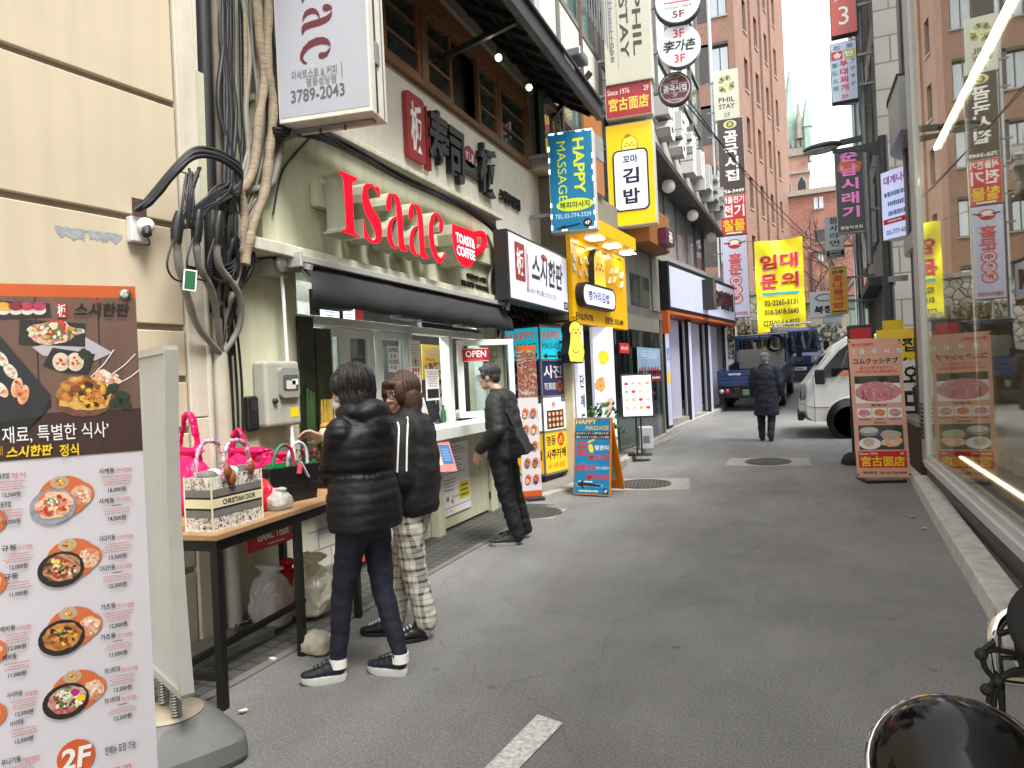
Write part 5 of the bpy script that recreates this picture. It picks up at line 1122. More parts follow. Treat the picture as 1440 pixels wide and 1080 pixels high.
# A-board
c0=GS(806,697); c1=GS(858,700); AF=Frame(c0.x,c0.y,c0.z,math.atan2(c1.y-c0.y,c1.x-c0.x))
ab=AF.root('massage_board','blue folding A-board advertising HAPPY MASSAGE on the road edge','A-board')
w=(V((c1.x,c1.y))-V((c0.x,c0.y))).length; h=AF.px(806,592)[1]-c0.z+.02; h=1.02
blu=mat('board_blue','#157aa6',.4,var=.08,scale=6); redm=mat('board_red','#c9272b',.45,var=.02); orf=mat('orange_board_back','#d07a12',.45,var=.08)
tlt=Mx.Rotation(R(8),4,'X')
b=MB(); b.box(0,w,-.0,.03,.02,h,orf)
b.rect(.012,w-.012,.035,h-.012,blu,-.0015); U=lambda f:f*w; Z=lambda f:.02+(h-.02)*f; y=-.003
b.T('HAPPY',U(.33),Z(.945),U(.56),.06,PRY,y,.02); b.T('MASSAGE',U(.63),Z(.865),U(.62),.055,PRY,y,.02); b.rect(.012,w-.012,Z(.72),Z(.82),mat('board_dark','#1d1a2c',.5,var=0),-.0022); b.T('足つぼマッサージ専門店がお得!',U(.5),Z(.795),U(.88),.032,PRW,y); b.T('熟練したスタッフが真心こめて施術',U(.5),Z(.745),U(.9),.032,PRW,y)
b.T('足',U(.22),Z(.59),U(.34),.18,redm,y,.06); b.ell(U(.47),Z(.6),.035,.06,PRY,y,16,.3); 
for k in range(5): b.ell(U(.40+.035*k),Z(.68+.008*k),.010,.014,PRY,y-.0004,10)
b.T('발관리',U(.76),Z(.61),U(.36),.065,PRW,y,.02); b.T('₩25.000',U(.69),Z(.49),U(.58),.075,redm,y,.05); b.T('全身마사지',U(.33),Z(.35),U(.54),.1,redm,y,.03,shear=.15); b.T('전신+발관리',U(.79),Z(.35),U(.36),.04,PRW,y); b.T('₩38.000',U(.66),Z(.235),U(.6),.075,redm,y,.05); fine(b,U(.08),U(.6),Z(.15),Z(.19),y,1,PRW,.6,3); b.T('TEL.02-774-3339',U(.43),Z(.12),U(.76),.045,mat('pale_blue_print','#a9cbe0'),y); fine(b,U(.05),U(.78),Z(.03),Z(.07),y,1,PRW,.6,4); b.rrect(U(.82),U(.95),Z(.02),Z(.09),.01,INK,y); b.T('4F',U(.885),Z(.055),U(.09),.045,PRW,y-.001,.02)
b.slab([(U(.1),Z(.13)),(U(.3),Z(.2)),(U(.28),Z(.16)),(U(.75),Z(.13)),(U(.75),Z(.11)),(U(.28),Z(.12)),(U(.29),Z(.08))],y-.0016,y-.001,mat('board_dark','#1d1a2c'))
b.build('front_panel',ab,M=Mx.Rotation(R(-8),4,'X')); 
b=MB(); pts=[(0,0),(w,0),(w,h),(0,h)]; 
o=MB(); o.box(0,w,-.03,0,.02,.14,orf); o.box(0,.09,-.03,0,.14,h-.1,orf); o.box(w-.09,w,-.03,0,.14,h-.1,orf); o.box(0,w,-.03,0,h-.1,h,orf); o.box(.09,w-.09,-.022,-.008,.14,h-.1,mat('board_back_sheet','#b9b4a8',.6,var=.1))
for k in range(4): o.lathe([(0,0),(.02,0),(.02,.004),(0,.004)],mat('board_bolt','#8a4a10',.5),(w-.045,.002,.2+.2*k),10,Mx.Rotation(R(-90),4,'X'))
top=Mx.Rotation(R(-8),4,'X')@V((0,0.0,h)); o.build('rear_panel',ab,M=Mx.Translation((0,top.y+.035,0))@Mx.Translation((0,0,h*.99))@Mx.Rotation(R(17),4,'X')@Mx.Translation((0,0,-h)))
# ---- chick gimbap shop building
GF=Frame(-3.08,10.2,0,R(84.3))
gb_=GF.root('gimbap_building','grey rendered corner building with a yellow gimbap sign board above its doorway','building')
gw=mat('grey_render','#77746a',.8,var=.1,scale=2,stain=.12); cremw=mat('cream_post','#c9bd97',.7,var=.06)
teal=glassmat('teal_curtain_glass',(.12,.2,.2),.30,.03,False)
y1_=5.0; zh=GF.px(925,449)[1]
b=MB(); b.box(0,y1_,.02,3,2.42,4.6,gw); b.box(y1_-.5,y1_,-.02,.019,zh+.16,4.5,gw); b.box(2.9,y1_-.501,.0,.019,4.2,4.6,gw); b.box(y1_,y1_+.05,.3,3,-.1,2.42,gw); b.build('wall',gb_,bev=.004)
b=MB(); b.box(3.1,4.3,-.0,.019,zh+.2,3.5,glassmat('shop_dark_glass',(.05,.06,.05),.08,.02,False)); b.build('window',gb_)
b=MB(); b.box(.5,3.0,1.2,1.25,-.1,2.42,mat('shop_side','#8e877a')); b.build('inner_wall',gb_)
b=MB(); b.box(0,.5,.0,.2,-.1,2.39,cremw); b.box(.0,.03,-.02,0,-.1,2.39,WHITE); b.build('post',gb_)
# lit poster pillars beside its door
def poster_pillar(px_u,y0,wd,z0,z1,seed,lab):
    t=thing('lit_pillar',lab,'light panel',GF.M@V((y0,-.03,gz(10.5)+.02))+GF.o,GF.rz); b=MB(); b.box(0,wd,-.05,0,z0,z1,lit('lit_post_white','#c3c6d8',.4)); 
    r=random.Random(seed)
    b.build('panel',t); return t
t=poster_pillar(0,.06,.28,.1,2.3,1,'tall white light panel with vertical black lettering beside the chick sign')
b=MB(); 
for k,s in enumerate('단체도시락'): b.T(s,.14,1.45-.3*k,.17,.2,INK,-.053,.02)
b.build('lettering',t)
t=thing('food_signboard','tall white panel of gimbap pictures at the gimbap shop doorway','light panel',(-3.08+.03,11.3,gz(12)),R(62)); b=MB(); b.box(0,.5,-.03,.03,.1,2.3,lit('lit_post_white','#c3c6d8'))
for k,(x,z,m) in enumerate(((.35,1.8,PRY),(.2,1.35,fry),(.5,1.0,sal),(.25,.6,salm),(.5,.35,fry))): b.ell(x*.68,z,.13,.12,m,-.032,14,.4*k,.3,k)
b.build('panel',t)
# yellow sign board with canopy
x0,x1=.0,GF.px(881,420,.08)[0]
yz0=GF.px(840,458,.08)[1]; zf=GF.px(894,346,.5)[1]; zq=GF.px(850,325,.5)[1]; zc_=(zf+zq)/2; yz1=zc_-.12; xf_=GF.px(894,346,.5)[0]
ys_=GF.root('chick_signboard','bright yellow signboard with a chick emblem, an oval name plate and small white arrows','sign')
yl=lit('sign_yellow','#e0a800',.16,.05)
b=MB(); b.box(x0,x1,-.08,-.002,yz0,yz1+.05,yl); b.build('board',ys_,bev=.004)
b=MB(); b.box(x0,xf_,-.5,.0,yz1+.051,yz1+.25,yl); b.build('canopy',ys_)
DL=mat('downlight',(1,.96,.8),.3,emit=12,var=0)
for k in range(3): b=MB(); b.box(.3+.8*k,.55+.8*k,-.42,-.2,yz1+.035,yz1+.047,DL); b.build('downlight',ys_)
chy=mat('chick_yellow','#f2d24a',.5,var=.02,emit=.15); cheek=mat('chick_cheek','#e88a8a',.5,var=0)
def chick(b,cx,cz,s,y,full=False,side=None,dep=.1):
    """simple round chick emblem"""
    pts=[(cx+s*.5*math.cos(R(a)),cz+s*.15+s*.5*math.sin(R(a))) for a in range(-10,191,12)]+[(cx-s*.52,cz-s*.6),(cx+s*.52,cz-s*.6)]
    if full: 
        pts=[(cx+s*.42*math.cos(R(a)),cz+s*.5+s*.42*math.sin(R(a))) for a in range(-40,221,14)]+[(cx-s*.4,cz-.1*s),(cx-s*.55,cz-s*.6),(cx-s*.45,cz-s*1.0),(cx+s*.4,cz-s*1.05),(cx+s*.55,cz-s*.55),(cx+s*.38,cz-.05*s)]
    ol=[(cx+(px_-cx)*1.09,cz+(pz-cz)*1.06) for px_,pz in pts]
    if side: b.slab(ol,y,y+dep,INK,side)
    else: b.flat(ol,INK,y)
    b.flat(pts,chy,y-.003); hz=cz+(s*.5 if full else s*.15)
    for k in (-1,1): b.ell(cx+k*s*.17,hz+s*.02,s*.045,s*.06,INK,y-.005,12); b.ell(cx+k*s*.3,hz-s*.13,s*.09,s*.07,cheek,y-.005,12)
    b.ell(cx,hz-s*.12,s*.085,s*.06,PRO,y-.006,12); b.ring(cx-s*.18,hz+s*.52,s*.13,s*.04,INK,y-.004,14); b.ring(cx-s*.02,hz+s*.56,s*.10,s*.04,INK,y-.004,14)
    if full: b.ring(cx-s*.05,cz-s*.35,s*.25,s*.03,INK,y-.006,14,a0=200,a1=340)
b=MB(); cc=GF.px(852,392,.2); q0=GF.px(823,415,.25); q1=GF.px(870,420,.25)
zc=(q0[1]+q1[1])/2; hh=.125; 
b.rrect(q0[0]+.02,q1[0],zc-hh*1.5,zc+hh*1.5,.18,INK,-.2,-.081,BLACK); b.rrect(q0[0]+.07,q1[0]-.05,zc-hh*1.2,zc+hh*1.2,.14,lit('name_plate_white','#c9ccf0',.45),-.203); b.T('병아리김밥',(q0[0]+q1[0])/2-.03,zc,(q1[0]-q0[0])*.62,hh*1.25,INK,-.206,.02); b.build('name_plate',ys_)
b=MB(); chick(b,(q0[0]+q1[0])/2+.1,zc+.44,.5,-.18,side=BLACK,dep=.09); b.build('chick_emblem',ys_)
b=MB()
for (u,v) in ((806,362),(815,366),(824,366),(806,375),(814,384),(823,383),(858,380),(866,380),(873,387),(863,393),(873,400),(856,394)):
    a=GF.px(u,v,.08); s=.06; r_=1 if u>840 else -1
    b.slab([(a[0]-s*r_,a[1]-s),(a[0],a[1]-s*.2),(a[0]+s*r_*.9,a[1]+s),(a[0]+s*r_*.9,a[1]+s*.2),(a[0]+s*.3*r_,a[1]-s*.9)],-.11,-.081,PRW)
build_each(b,'arrow',ys_); b=MB()
Tq(b,'Chick Gimbap',803,339,824,352,INK,.082,GF,.03); Tq(b,'김밥의 자존심, 신메뉴',847,354,874,368,INK,.082,GF,.03)
a=GF.px(822,446,.082); b.T('문의 02-779-7778',a[0],a[1],.72,.13,INK,-.084,.03); a=GF.px(864,452,.082); b.T('김밥전문 1533-3489',a[0],a[1],.95,.12,INK,-.084,.03); b.build('lettering',ys_)
# chick figure sign on the post
a=GF.px(822,478,.3); t=thing('chick_sign','yellow chick-shaped lightbox with thick black sides on the post under the signboard','sign',GF.M@V((a[0],-.15,a[1]))+GF.o,R(62)); b=MB(); chick(b,0,0,.3,-.02,True,BLACK,.16); b.build('figure',t); b=MB(); b.bar((0,.14,0),(0,.35,.0),.04,.04,DKGREY); b.build('bracket',t)
# potted plant and glass door, menu easel, kerb step
def leafy(name,label,x,y,z,r,h,n,m,seed,cat='plant',pot=None,group=None):
    rr=random.Random(seed); t=thing(name,label,cat,(x,y,z),0,group); b=MB()
    for k in range(n):
        c=V((rr.gauss(0,r*.45),rr.gauss(0,r*.45),h*(.35+.65*rr.random()))); d=V((rr.gauss(0,1),rr.gauss(0,1),rr.gauss(0,.7))).normalized(); e=d.orthogonal().normalized(); s=r*(.12+.12*rr.random()); f=d.cross(e)
        b.quad([c-e*s,c+f*s*.5,c+e*s*1.1,c-f*s*.5],m)
    b.build('foliage',t)
    if pot: b=MB(); b.lathe([(0,0),(r*.5,0),(r*.65,h*.45),(r*.6,h*.45),(r*.5,h*.4),(0,h*.4)],pot,(0,0,0),14); b.build('pot',t)
    return t
lfm=mat('leaf_green',(.05,.13,.03),.5,var=.5,scale=20)
c=PX(843,583,-2.85); leafy('potted_plant','leafy green plant with yellow box behind the massage A-board',-2.85,10.9,gz(10.9)+.1,.3,1.0,160,lfm,5,pot=mat('yellow_pot','#c9a21c',.5))
# glass door panel of the gimbap building + signs on it
DF=Frame(-3.08-.06,10.2,0,R(84.3)); x0,x1=DF.px(868,560)[0],DF.px(934,560)[0]
gd=DF.root('glass_doors','frameless glass shop doors with steel header and tall handles','glass doors'); zt=DF.px(925,449)[1]; z0=gz(13)+.1
b=MB(); b.box(x0,x1,-.04,.06,zt-.02,zt+.14,mat('door_header','#8f8c84',.35,.6)); b.box(x1-.1,x1,-.02,.06,z0,zt-.02,mat('door_header','#8f8c84')); b.build('header',gd)
b=MB(); 
for k in range(2): q=x0+(x1-.1-x0)*k/2; b.box(q+.01,q+(x1-.1-x0)/2-.01,0,.012,z0+.05,zt-.03,glassmat('door_glass',(.6,.68,.66),.14))
b.build('pane',gd)
b=MB(); 
for k in (.47,.53): q=x0+(x1-x0)*k; b.tube([(q,-.06,z0+.7),(q,-.06,z0+1.7)],.018,STEEL)
b.build('handle',gd)
b=MB(); b.box(x0,x1-.1,.8,.85,z0,zt,mat('lobby_wall','#6d675c',.7,var=.2)); b.box(x0,x1,-.25,.4,z0-.15,z0,CONC); b.build('lobby',gd)
def d6(b,x0,x1,z0,z1,y):
    w,h=x1-x0,z1-z0; b.rect(x0,x1,z0,z1,mat('sky_poster','#7f9cb8',.4,var=.15,scale=3,emit=.15),y+.0006); b.T('서울 명동성당',(x0+x1)/2,z0+h*.86,w*.7,h*.07,PRW,y); fine(b,x0+.1*w,x1-.1*w,z0+.55*h,z0+.8*h,y,3,PRW,.4,2); b.rect(x0,x1,z0,z0+.1*h,INK,y)
    for k in range(18): q=x0+w*(.05+.05*k); b.ell(q,z0+.12*h,.03,.05+.02*(k%3),PRR if k%2 else INK,y,8)
card('poster','blue poster of a crowd on the glass doors','poster',896,488,929,524,.06,d6,fr=DF)
card('red_tab','small red sign with white lettering at the top of the glass doors','sign',871,482,885,497,.12,lambda b,x0,x1,z0,z1,y:b.T('레스토랑',(x0+x1)/2,(z0+z1)/2,(x1-x0)*.7,(z1-z0)*.35,PRW,y,.02),fr=DF,paper=PRR)
card('door_plate','dark red plate under the blue poster on the glass doors','sign',907,527,929,535,.07,lambda b,x0,x1,z0,z1,y:fine(b,x0+.02,x1-.02,z0+.02,z1-.02,y,1,PRW,.5,2),fr=DF,paper=mat('dark_red_plate','#7a1c1c',.5,var=.05))
# menu easel
c=GS(893,650); EF=Frame(-2.6,12.1,gz(12.1)+.1,R(14)); e0,e1=EF.px(876,560)[0],EF.px(917,560)[0]
es=EF.root('menu_easel','black-framed lit menu board on a thin stand in front of the glass doors','menu board')
z0,z1=EF.px(890,585)[1],EF.px(890,527)[1]
Me=Mx.Translation((0,0,z0))@Mx.Rotation(R(-12),4,'X')@Mx.Translation((0,0,-z0))
b=MB(); b.box(e0-.03,e1+.03,0,.05,z0-.03,z1+.03,BLACK); b.build('frame',es,M=Me,bev=.004); b=MB(); w=e1-e0; h=z1-z0; b.rect(e0,e1,z0,z1,lit('lit_menu_pale','#cfe2ec',.7),-.002)
for k in range(4):
    for q in range(4): b.ell(e0+w*(.14+.24*q),z0+h*(.2+.2*k),w*.08,h*.045,[sal,salm,fry,PRR][(k+q)%4],-.004,12); fine(b,e0+w*(.05+.24*q),e0+w*(.24+.24*q),z0+h*(.1+.2*k),z0+h*(.13+.2*k),-.004,1,PRR,.6,k*4+q)
b.T('명동성당점',(e0+e1)/2,z1-.05*h,w*.5,h*.045,INK,-.004); b.build('panel',es,M=Me)
b=MB(); 
for x in ((e0+e1)/2-.04,(e0+e1)/2+.04): b.tube([(x,.05,0),(x,.06,z0+.1)],.014,BLACK)
b.box((e0+e1)/2-.2,(e0+e1)/2+.2,-.1,.2,0,.02,BLACK); b.build('stand',es)
c=GS(906,640); t=thing('plastic_tub','white plastic tub standing by the glass door foot','tub',(-2.55,12.9,gz(12.9)+.1),R(20)); b=MB(); b.box(-.13,.13,-.1,.1,0,.42,mat('tub_white','#b9bcc0',.5,var=.06)); b.build('body',t,bev=.03); b=MB(); b.box(-.06,.06,-.103,-.1,.12,.25,PRG); b.build('label',t)
# step / stone base under it
b=MB(); b.box(-3.2,-2.62,10.6,11.6,0,gz(11)+.14,CONC); struct(b.build('stone_step',bev=.01))
# upper teal glass curtain wall above the gimbap building
TFr=Frame(-3.2,9.9,0,R(90)); tcw=TFr.root('glass_building','office block with tinted teal glazing and rusty mullions above the eave','building')
mul=mat('mullion','#77736c',.5,.3,var=.15); rust=mat('rusty_post','#5a4036',.7,var=.3)
b=MB(); b.box(.0,4.6,.0,3,4.62,4.85,mat('pale_spandrel','#b9b6ab',.6,var=.08,stain=.12)); b.box(.0,4.6,.02,.1,4.85,14,teal); 
b.build('pane',tcw)
b=MB(); 
for z in (5.6,6.55,7.5,8.6,9.9,11.2,12.6): b.box(-.02,4.62,-.06,.019,z-.05,z+.05,mul)
for x in (.6,1.9,3.2,4.5): b.box(x-.05,x+.05,-.09,-.061,4.86,14,rust if x in (1.9,) else mul)
build_each(b,'mullion',tcw)
b=MB(); b.box(-.0,4.6,-.05,.02,6.62,7.42,mat('white_spandrel','#c9c9c2',.5,var=.05,stain=.12)); b.build('spandrel',tcw)
b=MB(); 
for x in (.3,1.3,2.4,3.3): b.box(x,x+.5,.12,.2,4.9,13.9,mat('pale_blind','#9fb3b0',.6,var=.1))
build_each(b,'blind',tcw)
# balcony with rails and clothes above the eave
t=thing('roof_balcony','railings with laundry and boxes on the roof above the black eave','balcony',(-3.4,5.0,6.3),R(90))
b=MB()
for k in range(40): b.box(.0+k*.14,.015+k*.14,-1.1,-1.085,0,1.1,GREY)
b.box(0,5.6,-1.12,-1.07,1.1,1.14,GREY); b.build('railing',t)
b=MB(); b.box(1.2,1.7,-.95,-.5,0,2.2,mat('maroon_panel','#3a1f22',.6,var=.2)); b.box(1.8,2.3,-.95,-.6,0,1.9,mat('pale_panel','#b9b6b0',.6,var=.1)); b.box(.4,1.1,-.9,-.5,0,2.4,DKGREY); b.box(2.6,3.4,-.9,-.4,0,1.2,mat('pale_panel','#b9b6b0')); b.build('clutter',t)
card('small_black_sign','small black hanging plate above the eave in front of the teal glazing','sign',793,82,808,95,1.0,lambda b,x0,x1,z0,z1,y:fine(b,x0+.04,x1-.04,z0+.06,z1-.06,y,1,GREY,.6,2),fr=TFr,paper=BLACK)
t=thing('floodlight','grey floodlight reaching out over the eave end','floodlight',(-2.55,9.4,5.9),R(90)); b=MB(); b.box(-.2,.2,-.1,.1,-.06,.06,STEEL); b.build('head',t,bev=.02); b=MB(); b.bar((.0,.1,.0),(.0,.6,.1),.03,.03,GREY); b.build('arm',t)
# brown curved fascia at the corner behind the blade signs
t=thing('brown_fascia','curved orange brown fascia wrapping the building corner behind the yellow blade sign','fascia',(-3.15,14.0,0),0)
t.location=GF.o; t.rotation_euler=(0,0,GF.rz)
brn=mat('orange_brown_panel','#96602c',.5,var=.1,scale=2); b=MB(); pts=[(3.0,.0),(3.0,-.42)]+[(4.4+.42*math.sin(R(a)),-.42*math.cos(R(a))) for a in range(0,91,10)]+[(4.82,.0)]
b.loft([[V((x,y,z)) for x,y in pts] for z in (4.02,4.7)],brn,False); b.build('panel',t)
b=MB(); b.box(.9,1.75,-.04,-.001,4.62,5.9,brn); b.box(1.2,1.75,-.05,-.041,5.2,5.6,mat('grey_panel_strip','#7d8488',.5,var=.1)); b.build('wall_panel',t)
b=MB(); b.box(-.3,.3,-.2,-.05,3.95,4.25,mat('maroon_emblem','#5a1a3a',.5,var=.1)) ; b.T('꼼',0.0,4.1,.3,.2,PRW,-.21,.05); o=b.build('emblem',t); o.location=(3.9,-.38,.1)
# ================================================================ BLADE SIGNS on the left
def blade(name,label,u0,v0,u1,v1,y,th,face,draw,side=WHITE,x_wall=-3.1,rz=0,group=None,arms=True,dv=0):
    """box sign sticking out from the left facades at distance y; corners measured along its centre lines"""
    fr=Frame(0,y,0,rz); vm=(v0+v1)/2
    a=fr.px(u0,vm); c=fr.px(u1,vm); e=fr.px((u0+u1)/2,v0); f=fr.px((u0+u1)/2,v1)
    w=(c[0]-a[0])/2; h=(e[1]-f[1])/2; cx=(a[0]+c[0])/2; cz=(e[1]+f[1])/2
    P_=fr.M@V((cx,0,cz))+fr.o; t=thing(name,label,'sign',P_,rz,group)
    b=MB(); b.box(-w,w,0,th,-h,h,side); b.build('case',t,bev=.01)
    b=MB(); b.rect(-w+.015,w-.015,-h+.015,h-.015,face,-.002); draw(b,w,h,-.005); b.build('face',t)
    if arms:
        b=MB(); 
        for k in (-.6,.6): b.bar((-w-.001,th/2,h*k),(-w-max(.15,min(1.2,P_.x-w-x_wall)),th/2,h*k),.05,.05,GREY)
        build_each(b,'bracket',t)
    return t
WS=mat('aged_white_side','#c9c6bb',.5,var=.1,stain=.15)
LEDm=mat('led_dot',(.8,.95,1),.3,emit=5,var=0)
def hm(b,w,h,y):
    yg=mat('lit_lime','#b8c82c',.4,var=.03,emit=.25)
    b.T('HAPPY',w*.36,h*.28,h*1.1,w*.48,yg,y,.05,rot=-90,res=3); b.T('MASSAGE',-w*.40,h*.2,h*1.2,w*.38,yg,y,.01,rot=-90,res=3)
    b.ell(0.03,-h*.48,w*.82,h*.13,yg,y); b.T('해피마사지',0.03,-h*.48,w*1.3,h*.13,INK,y-.002,.02); b.T('TEL.02-774-3339',0,-h*.69,w*1.6,h*.09,mat('lit_pale_print','#bcd8e8',.5,emit=.2,var=0),y); b.ell(w*.62,-h*.86,w*.2,h*.085,INK,y); b.T('4F',w*.62,-h*.86,w*.24,h*.075,PRW,y-.002,.02)
    b.slab([(-w*.8,-h*.93),(-w*.35,-h*.86),(-w*.35,-h*.89),(w*.3,-h*.85),(w*.3,-h*.88),(-w*.35,-h*.93),(-w*.35,-h*.96)],y-.001,y,INK)
    r=random.Random(4)
    for k in range(9):
        for sx_ in (-1,1):
            z=-h*.9+h*1.8*k/8
            if r.random()<.6: b.box(sx_*w*.95-.008,sx_*w*.95+.008,y-.004,y,z-.03,z+.03,LEDm)
    for k in range(5): 
        for sz_ in (-1,1):
            if r.random()<.7: x=-w*.8+w*1.6*k/4; b.box(x-.035,x+.035,y-.004,y,sz_*h*.965-.008,sz_*h*.965+.008,LEDm)
bluf=lit('sign_blue','#0f6f96',.12,.1)
blade('blade_sign','tall blue lightbox blade sign reading HAPPY MASSAGE with LED dots round its rim',772,183,836,325,10.0,.22,bluf,hm,WS,-3.45,R(6))
# dark frame behind the blue sign
def kg(b,w,h,y):
    chick(b,0,h*.55,w*.62,y); b.rrect(-w*.75,w*.75,-h*.72,h*.48,w*.24,INK,y-.009); b.rrect(-w*.68,w*.68,-h*.69,h*.45,w*.2,lit('name_plate_white','#c9ccf0'),y-.012)
    b.T('꼬마',0,h*.29,w*.64,h*.16,INK,y-.015,.03,res=3); b.T('김',0,-h*.03,w*.7,h*.3,INK,y-.015,.06,res=3); b.T('밥',0,-h*.43,w*.7,h*.3,INK,y-.015,.06,res=3)
blade('blade_sign','yellow lightbox blade sign with a chick emblem over large black Korean lettering',854,172,921,317,12.9,.3,lit('lit_sign_yellow','#e6b400',.28),kg,WS,-3.0,R(3))
def rd(b,w,h,y):
    b.T('Since 1976',-w*.42,h*.55,w*.95,h*.32,PRW,y); b.T('2F',w*.78,h*.55,w*.24,h*.3,PRW,y); b.T('宮古面店',0,-h*.2,w*1.72,h*.8,mat('gold_letters','#e0b84a',.45,var=.05),y,.04,res=3)
blade('blade_sign','wide red lightbox sign with gold characters above the yellow blade sign',851,116,917,164,12.85,.3,mat('maroon_sign','#9a1f24',.4,var=.04),rd,WS,-3.0,R(4))
ph=mat('warm_grey_sign','#b5b2a0',.45,var=.04)
def lion(b,cx,cz,s,y):
    """faceted emblem: mane of green and brown shards round a pale face"""
    cols=[mat('shard_green','#9aa86a',.5,var=0),mat('shard_brown','#6a4a34',.5,var=0),mat('shard_olive','#8a8a4a',.5,var=0),mat('shard_pale','#c9cf9a',.5,var=0)]
    for k in range(14):
        a=R(90+360*k/14); c_=R(90+360*(k+.92)/14); q=1 if k%2 else .86
        b.flat([(cx+s*.4*math.cos(a),cz+s*.45*math.sin(a)),(cx+s*q*math.cos(a),cz+s*q*math.sin(a)),(cx+s*.93*math.cos(c_),cz+s*.97*math.sin(c_)),(cx+s*.4*math.cos(c_),cz+s*.45*math.sin(c_))],cols[k%4],y)
    b.flat([(cx-s*.36,cz+s*.3),(cx+s*.36,cz+s*.3),(cx+s*.22,cz-s*.42),(cx,cz-s*.55),(cx-s*.22,cz-s*.42)],cols[3],y-.001); b.flat([(cx-s*.1,cz-s*.12),(cx+s*.1,cz-s*.12),(cx,cz-s*.3)],cols[1],y-.002)
    for k in (-1,1): b.ell(cx+k*s*.17,cz+s*.1,s*.07,s*.03,cols[1],y-.002,8)
dkp=mat('brown_print','#3f352c',.5,var=0)
def psh(b,w,h,y):
    b.T('PHIL',w*.42,-h*.22,h*.86,w*.36,dkp,y,.02,rot=-90,res=3); b.T('STAY',-w*.12,-h*.24,h*.86,w*.36,dkp,y,.02,rot=-90,res=3); b.T('Hostel / B&B',-w*.66,-h*.28,h*.84,w*.16,dkp,y,.0,rot=-90); lion(b,-.05*w,h*.75,w*.8,y)
    b.rect(-w*.42,-w*.405,-h*.8,h*.2,PRG,y)
blade('blade_sign','tall pale hostel blade sign with a lion emblem and lettering turned sideways',847,-90,914,116,12.8,.32,ph,psh,WS,-3.0,R(4))
# round signs
def disc(name,label,u,v,ru,rv,y,m,draw,rim_=WHITE,rz=R(8),th=.16):
    p=PY(u,v,y); q=PY(u,v-rv,y); r=abs(q.z-p.z); t=thing(name,label,'sign',p,rz,'round lightbox signs'); b=MB(); N=40
    b.lathe([(0,0),(r,0),(r,th),(0,th)],rim_,(0,0,0),N,Mx.Rotation(R(-90),4,'X'),False); b.build('case',t); b=MB(); b.ell(0,0,r*.95,r*.95,m,-.003,N); draw(b,r,-.006); b.build('face',t)
    b=MB(); b.bar((-r*.7,th/2,-.02),(-r-.5,th/2,-.05),.05,.05,GREY); b.build('bracket',t)
whs=mat('round_sign_white','#c9c9cc',.4,var=.03,emit=.08)
disc('round_sign','white round hostel sign reading 5F, topmost of three round signs',953,0,0,33,12.9,whs,lambda b,r,y:(b.T('Hostel / B&B',0,-r*.28,r*1.1,r*.14,PRG,y),b.T('5F',0,-r*.6,r*.5,r*.3,mat('wine_lettering','#7d1f2c'),y,.02),b.rect(-r*.6,r*.6,-r*.1,-r*.05,PRR,y),lion(b,0,r*.4,r*.4,y)),DKGREY)
disc('round_sign','white round sign reading 3F twice around brushed black lettering',955,64,0,30,13.0,whs,lambda b,r,y:(b.T('3F',0,r*.58,r*.5,r*.42,PRR,y,.02),b.T('李가촌',0,0,r*1.5,r*.55,INK,y,.03,shear=.2),b.T('3F',0,-r*.6,r*.5,r*.4,PRR,y,.02)),STEEL)
def gk(b,r,y):
    b.ring(0,0,r*.9,r*.04,PRW,y); b.T('곰국시집',0,0,r*1.4,r*.42,PRW,y,.03); b.T('明洞',0,r*.4,r*.4,r*.18,PRW,y); b.T('2F',0,-r*.42,r*.28,r*.18,PRW,y); b.T('コムクッシチブ',0,r*.68,r*.95,r*.18,PRW,y); b.T('Gomkuksizib',0,-r*.68,r*.95,r*.18,PRW,y); b.rect(-r*.8,r*.8,r*.26,r*.28,PRW,y); b.rect(-r*.8,r*.8,-r*.28,-r*.26,PRW,y)
disc('round_sign','maroon round sign with white Korean lettering, lowest of three round signs',949,124,0,23,13.3,mat('maroon_disc','#5e1524',.4,var=.05),gk,DKGREY)
# wall arm carrying the round signs
b=MB(); a=PY(905,20,13.1); b.bar((-2.4,13.15,a.z-3.2),(-2.4,13.15,a.z+2),.07,.07,STEEL); b.bar((-3.1,13.15,a.z-1),(-2.4,13.15,a.z-1),.06,.06,STEEL); b.bar((-3.1,13.15,a.z-3),(-2.4,13.15,a.z-3),.06,.06,STEEL); o=b.build('sign_pole'); tag(o,'thin steel pole carrying three round signs','pole')
# ================================================================ RESTAURANT with white light panels (y 14.6 - 20)
ra=math.atan2(19.46-14.5,-2.08+2.85); RF=Frame(-2.92,14.55,0,ra)
rs=RF.root('restaurant_building','restaurant with an orange soffit, long white lightbox fascia and dark frames','building')
orp=mat('orange_soffit','#b4561c',.5,var=.08); gp=mat('grey_panel','#8a8a86',.5,var=.08); bl_=BLACK
Rp=lambda u,v,o=0: RF.px(u,v,o)
xL=Rp(930,500)[0]; xR=Rp(1021,500)[0]
zbL,ztL=Rp(935,432)[1],Rp(935,362)[1]; zbR,ztR=Rp(1018,466,.3)[1],Rp(1018,415,.3)[1]
print('REST',xL,xR,zbL,ztL,zbR,ztR)
gz0=gz(16)
fz0,fz1=2.93,4.12
b=MB(); b.box(xL-.4,xR,.0,3,-.2,.35,CONC); b.box(xL-.4,xL+.2,.001,3,.35,fz0,gp); b.box(xL-.4,xR,.0,3,fz1,fz1+.15,gp); b.box(xR-.25,xR,-.0,3,.35,fz1,gp); b.box(xL+.2,xR-.25,.9,.95,.35,fz1,dk); b.build('wall',rs)
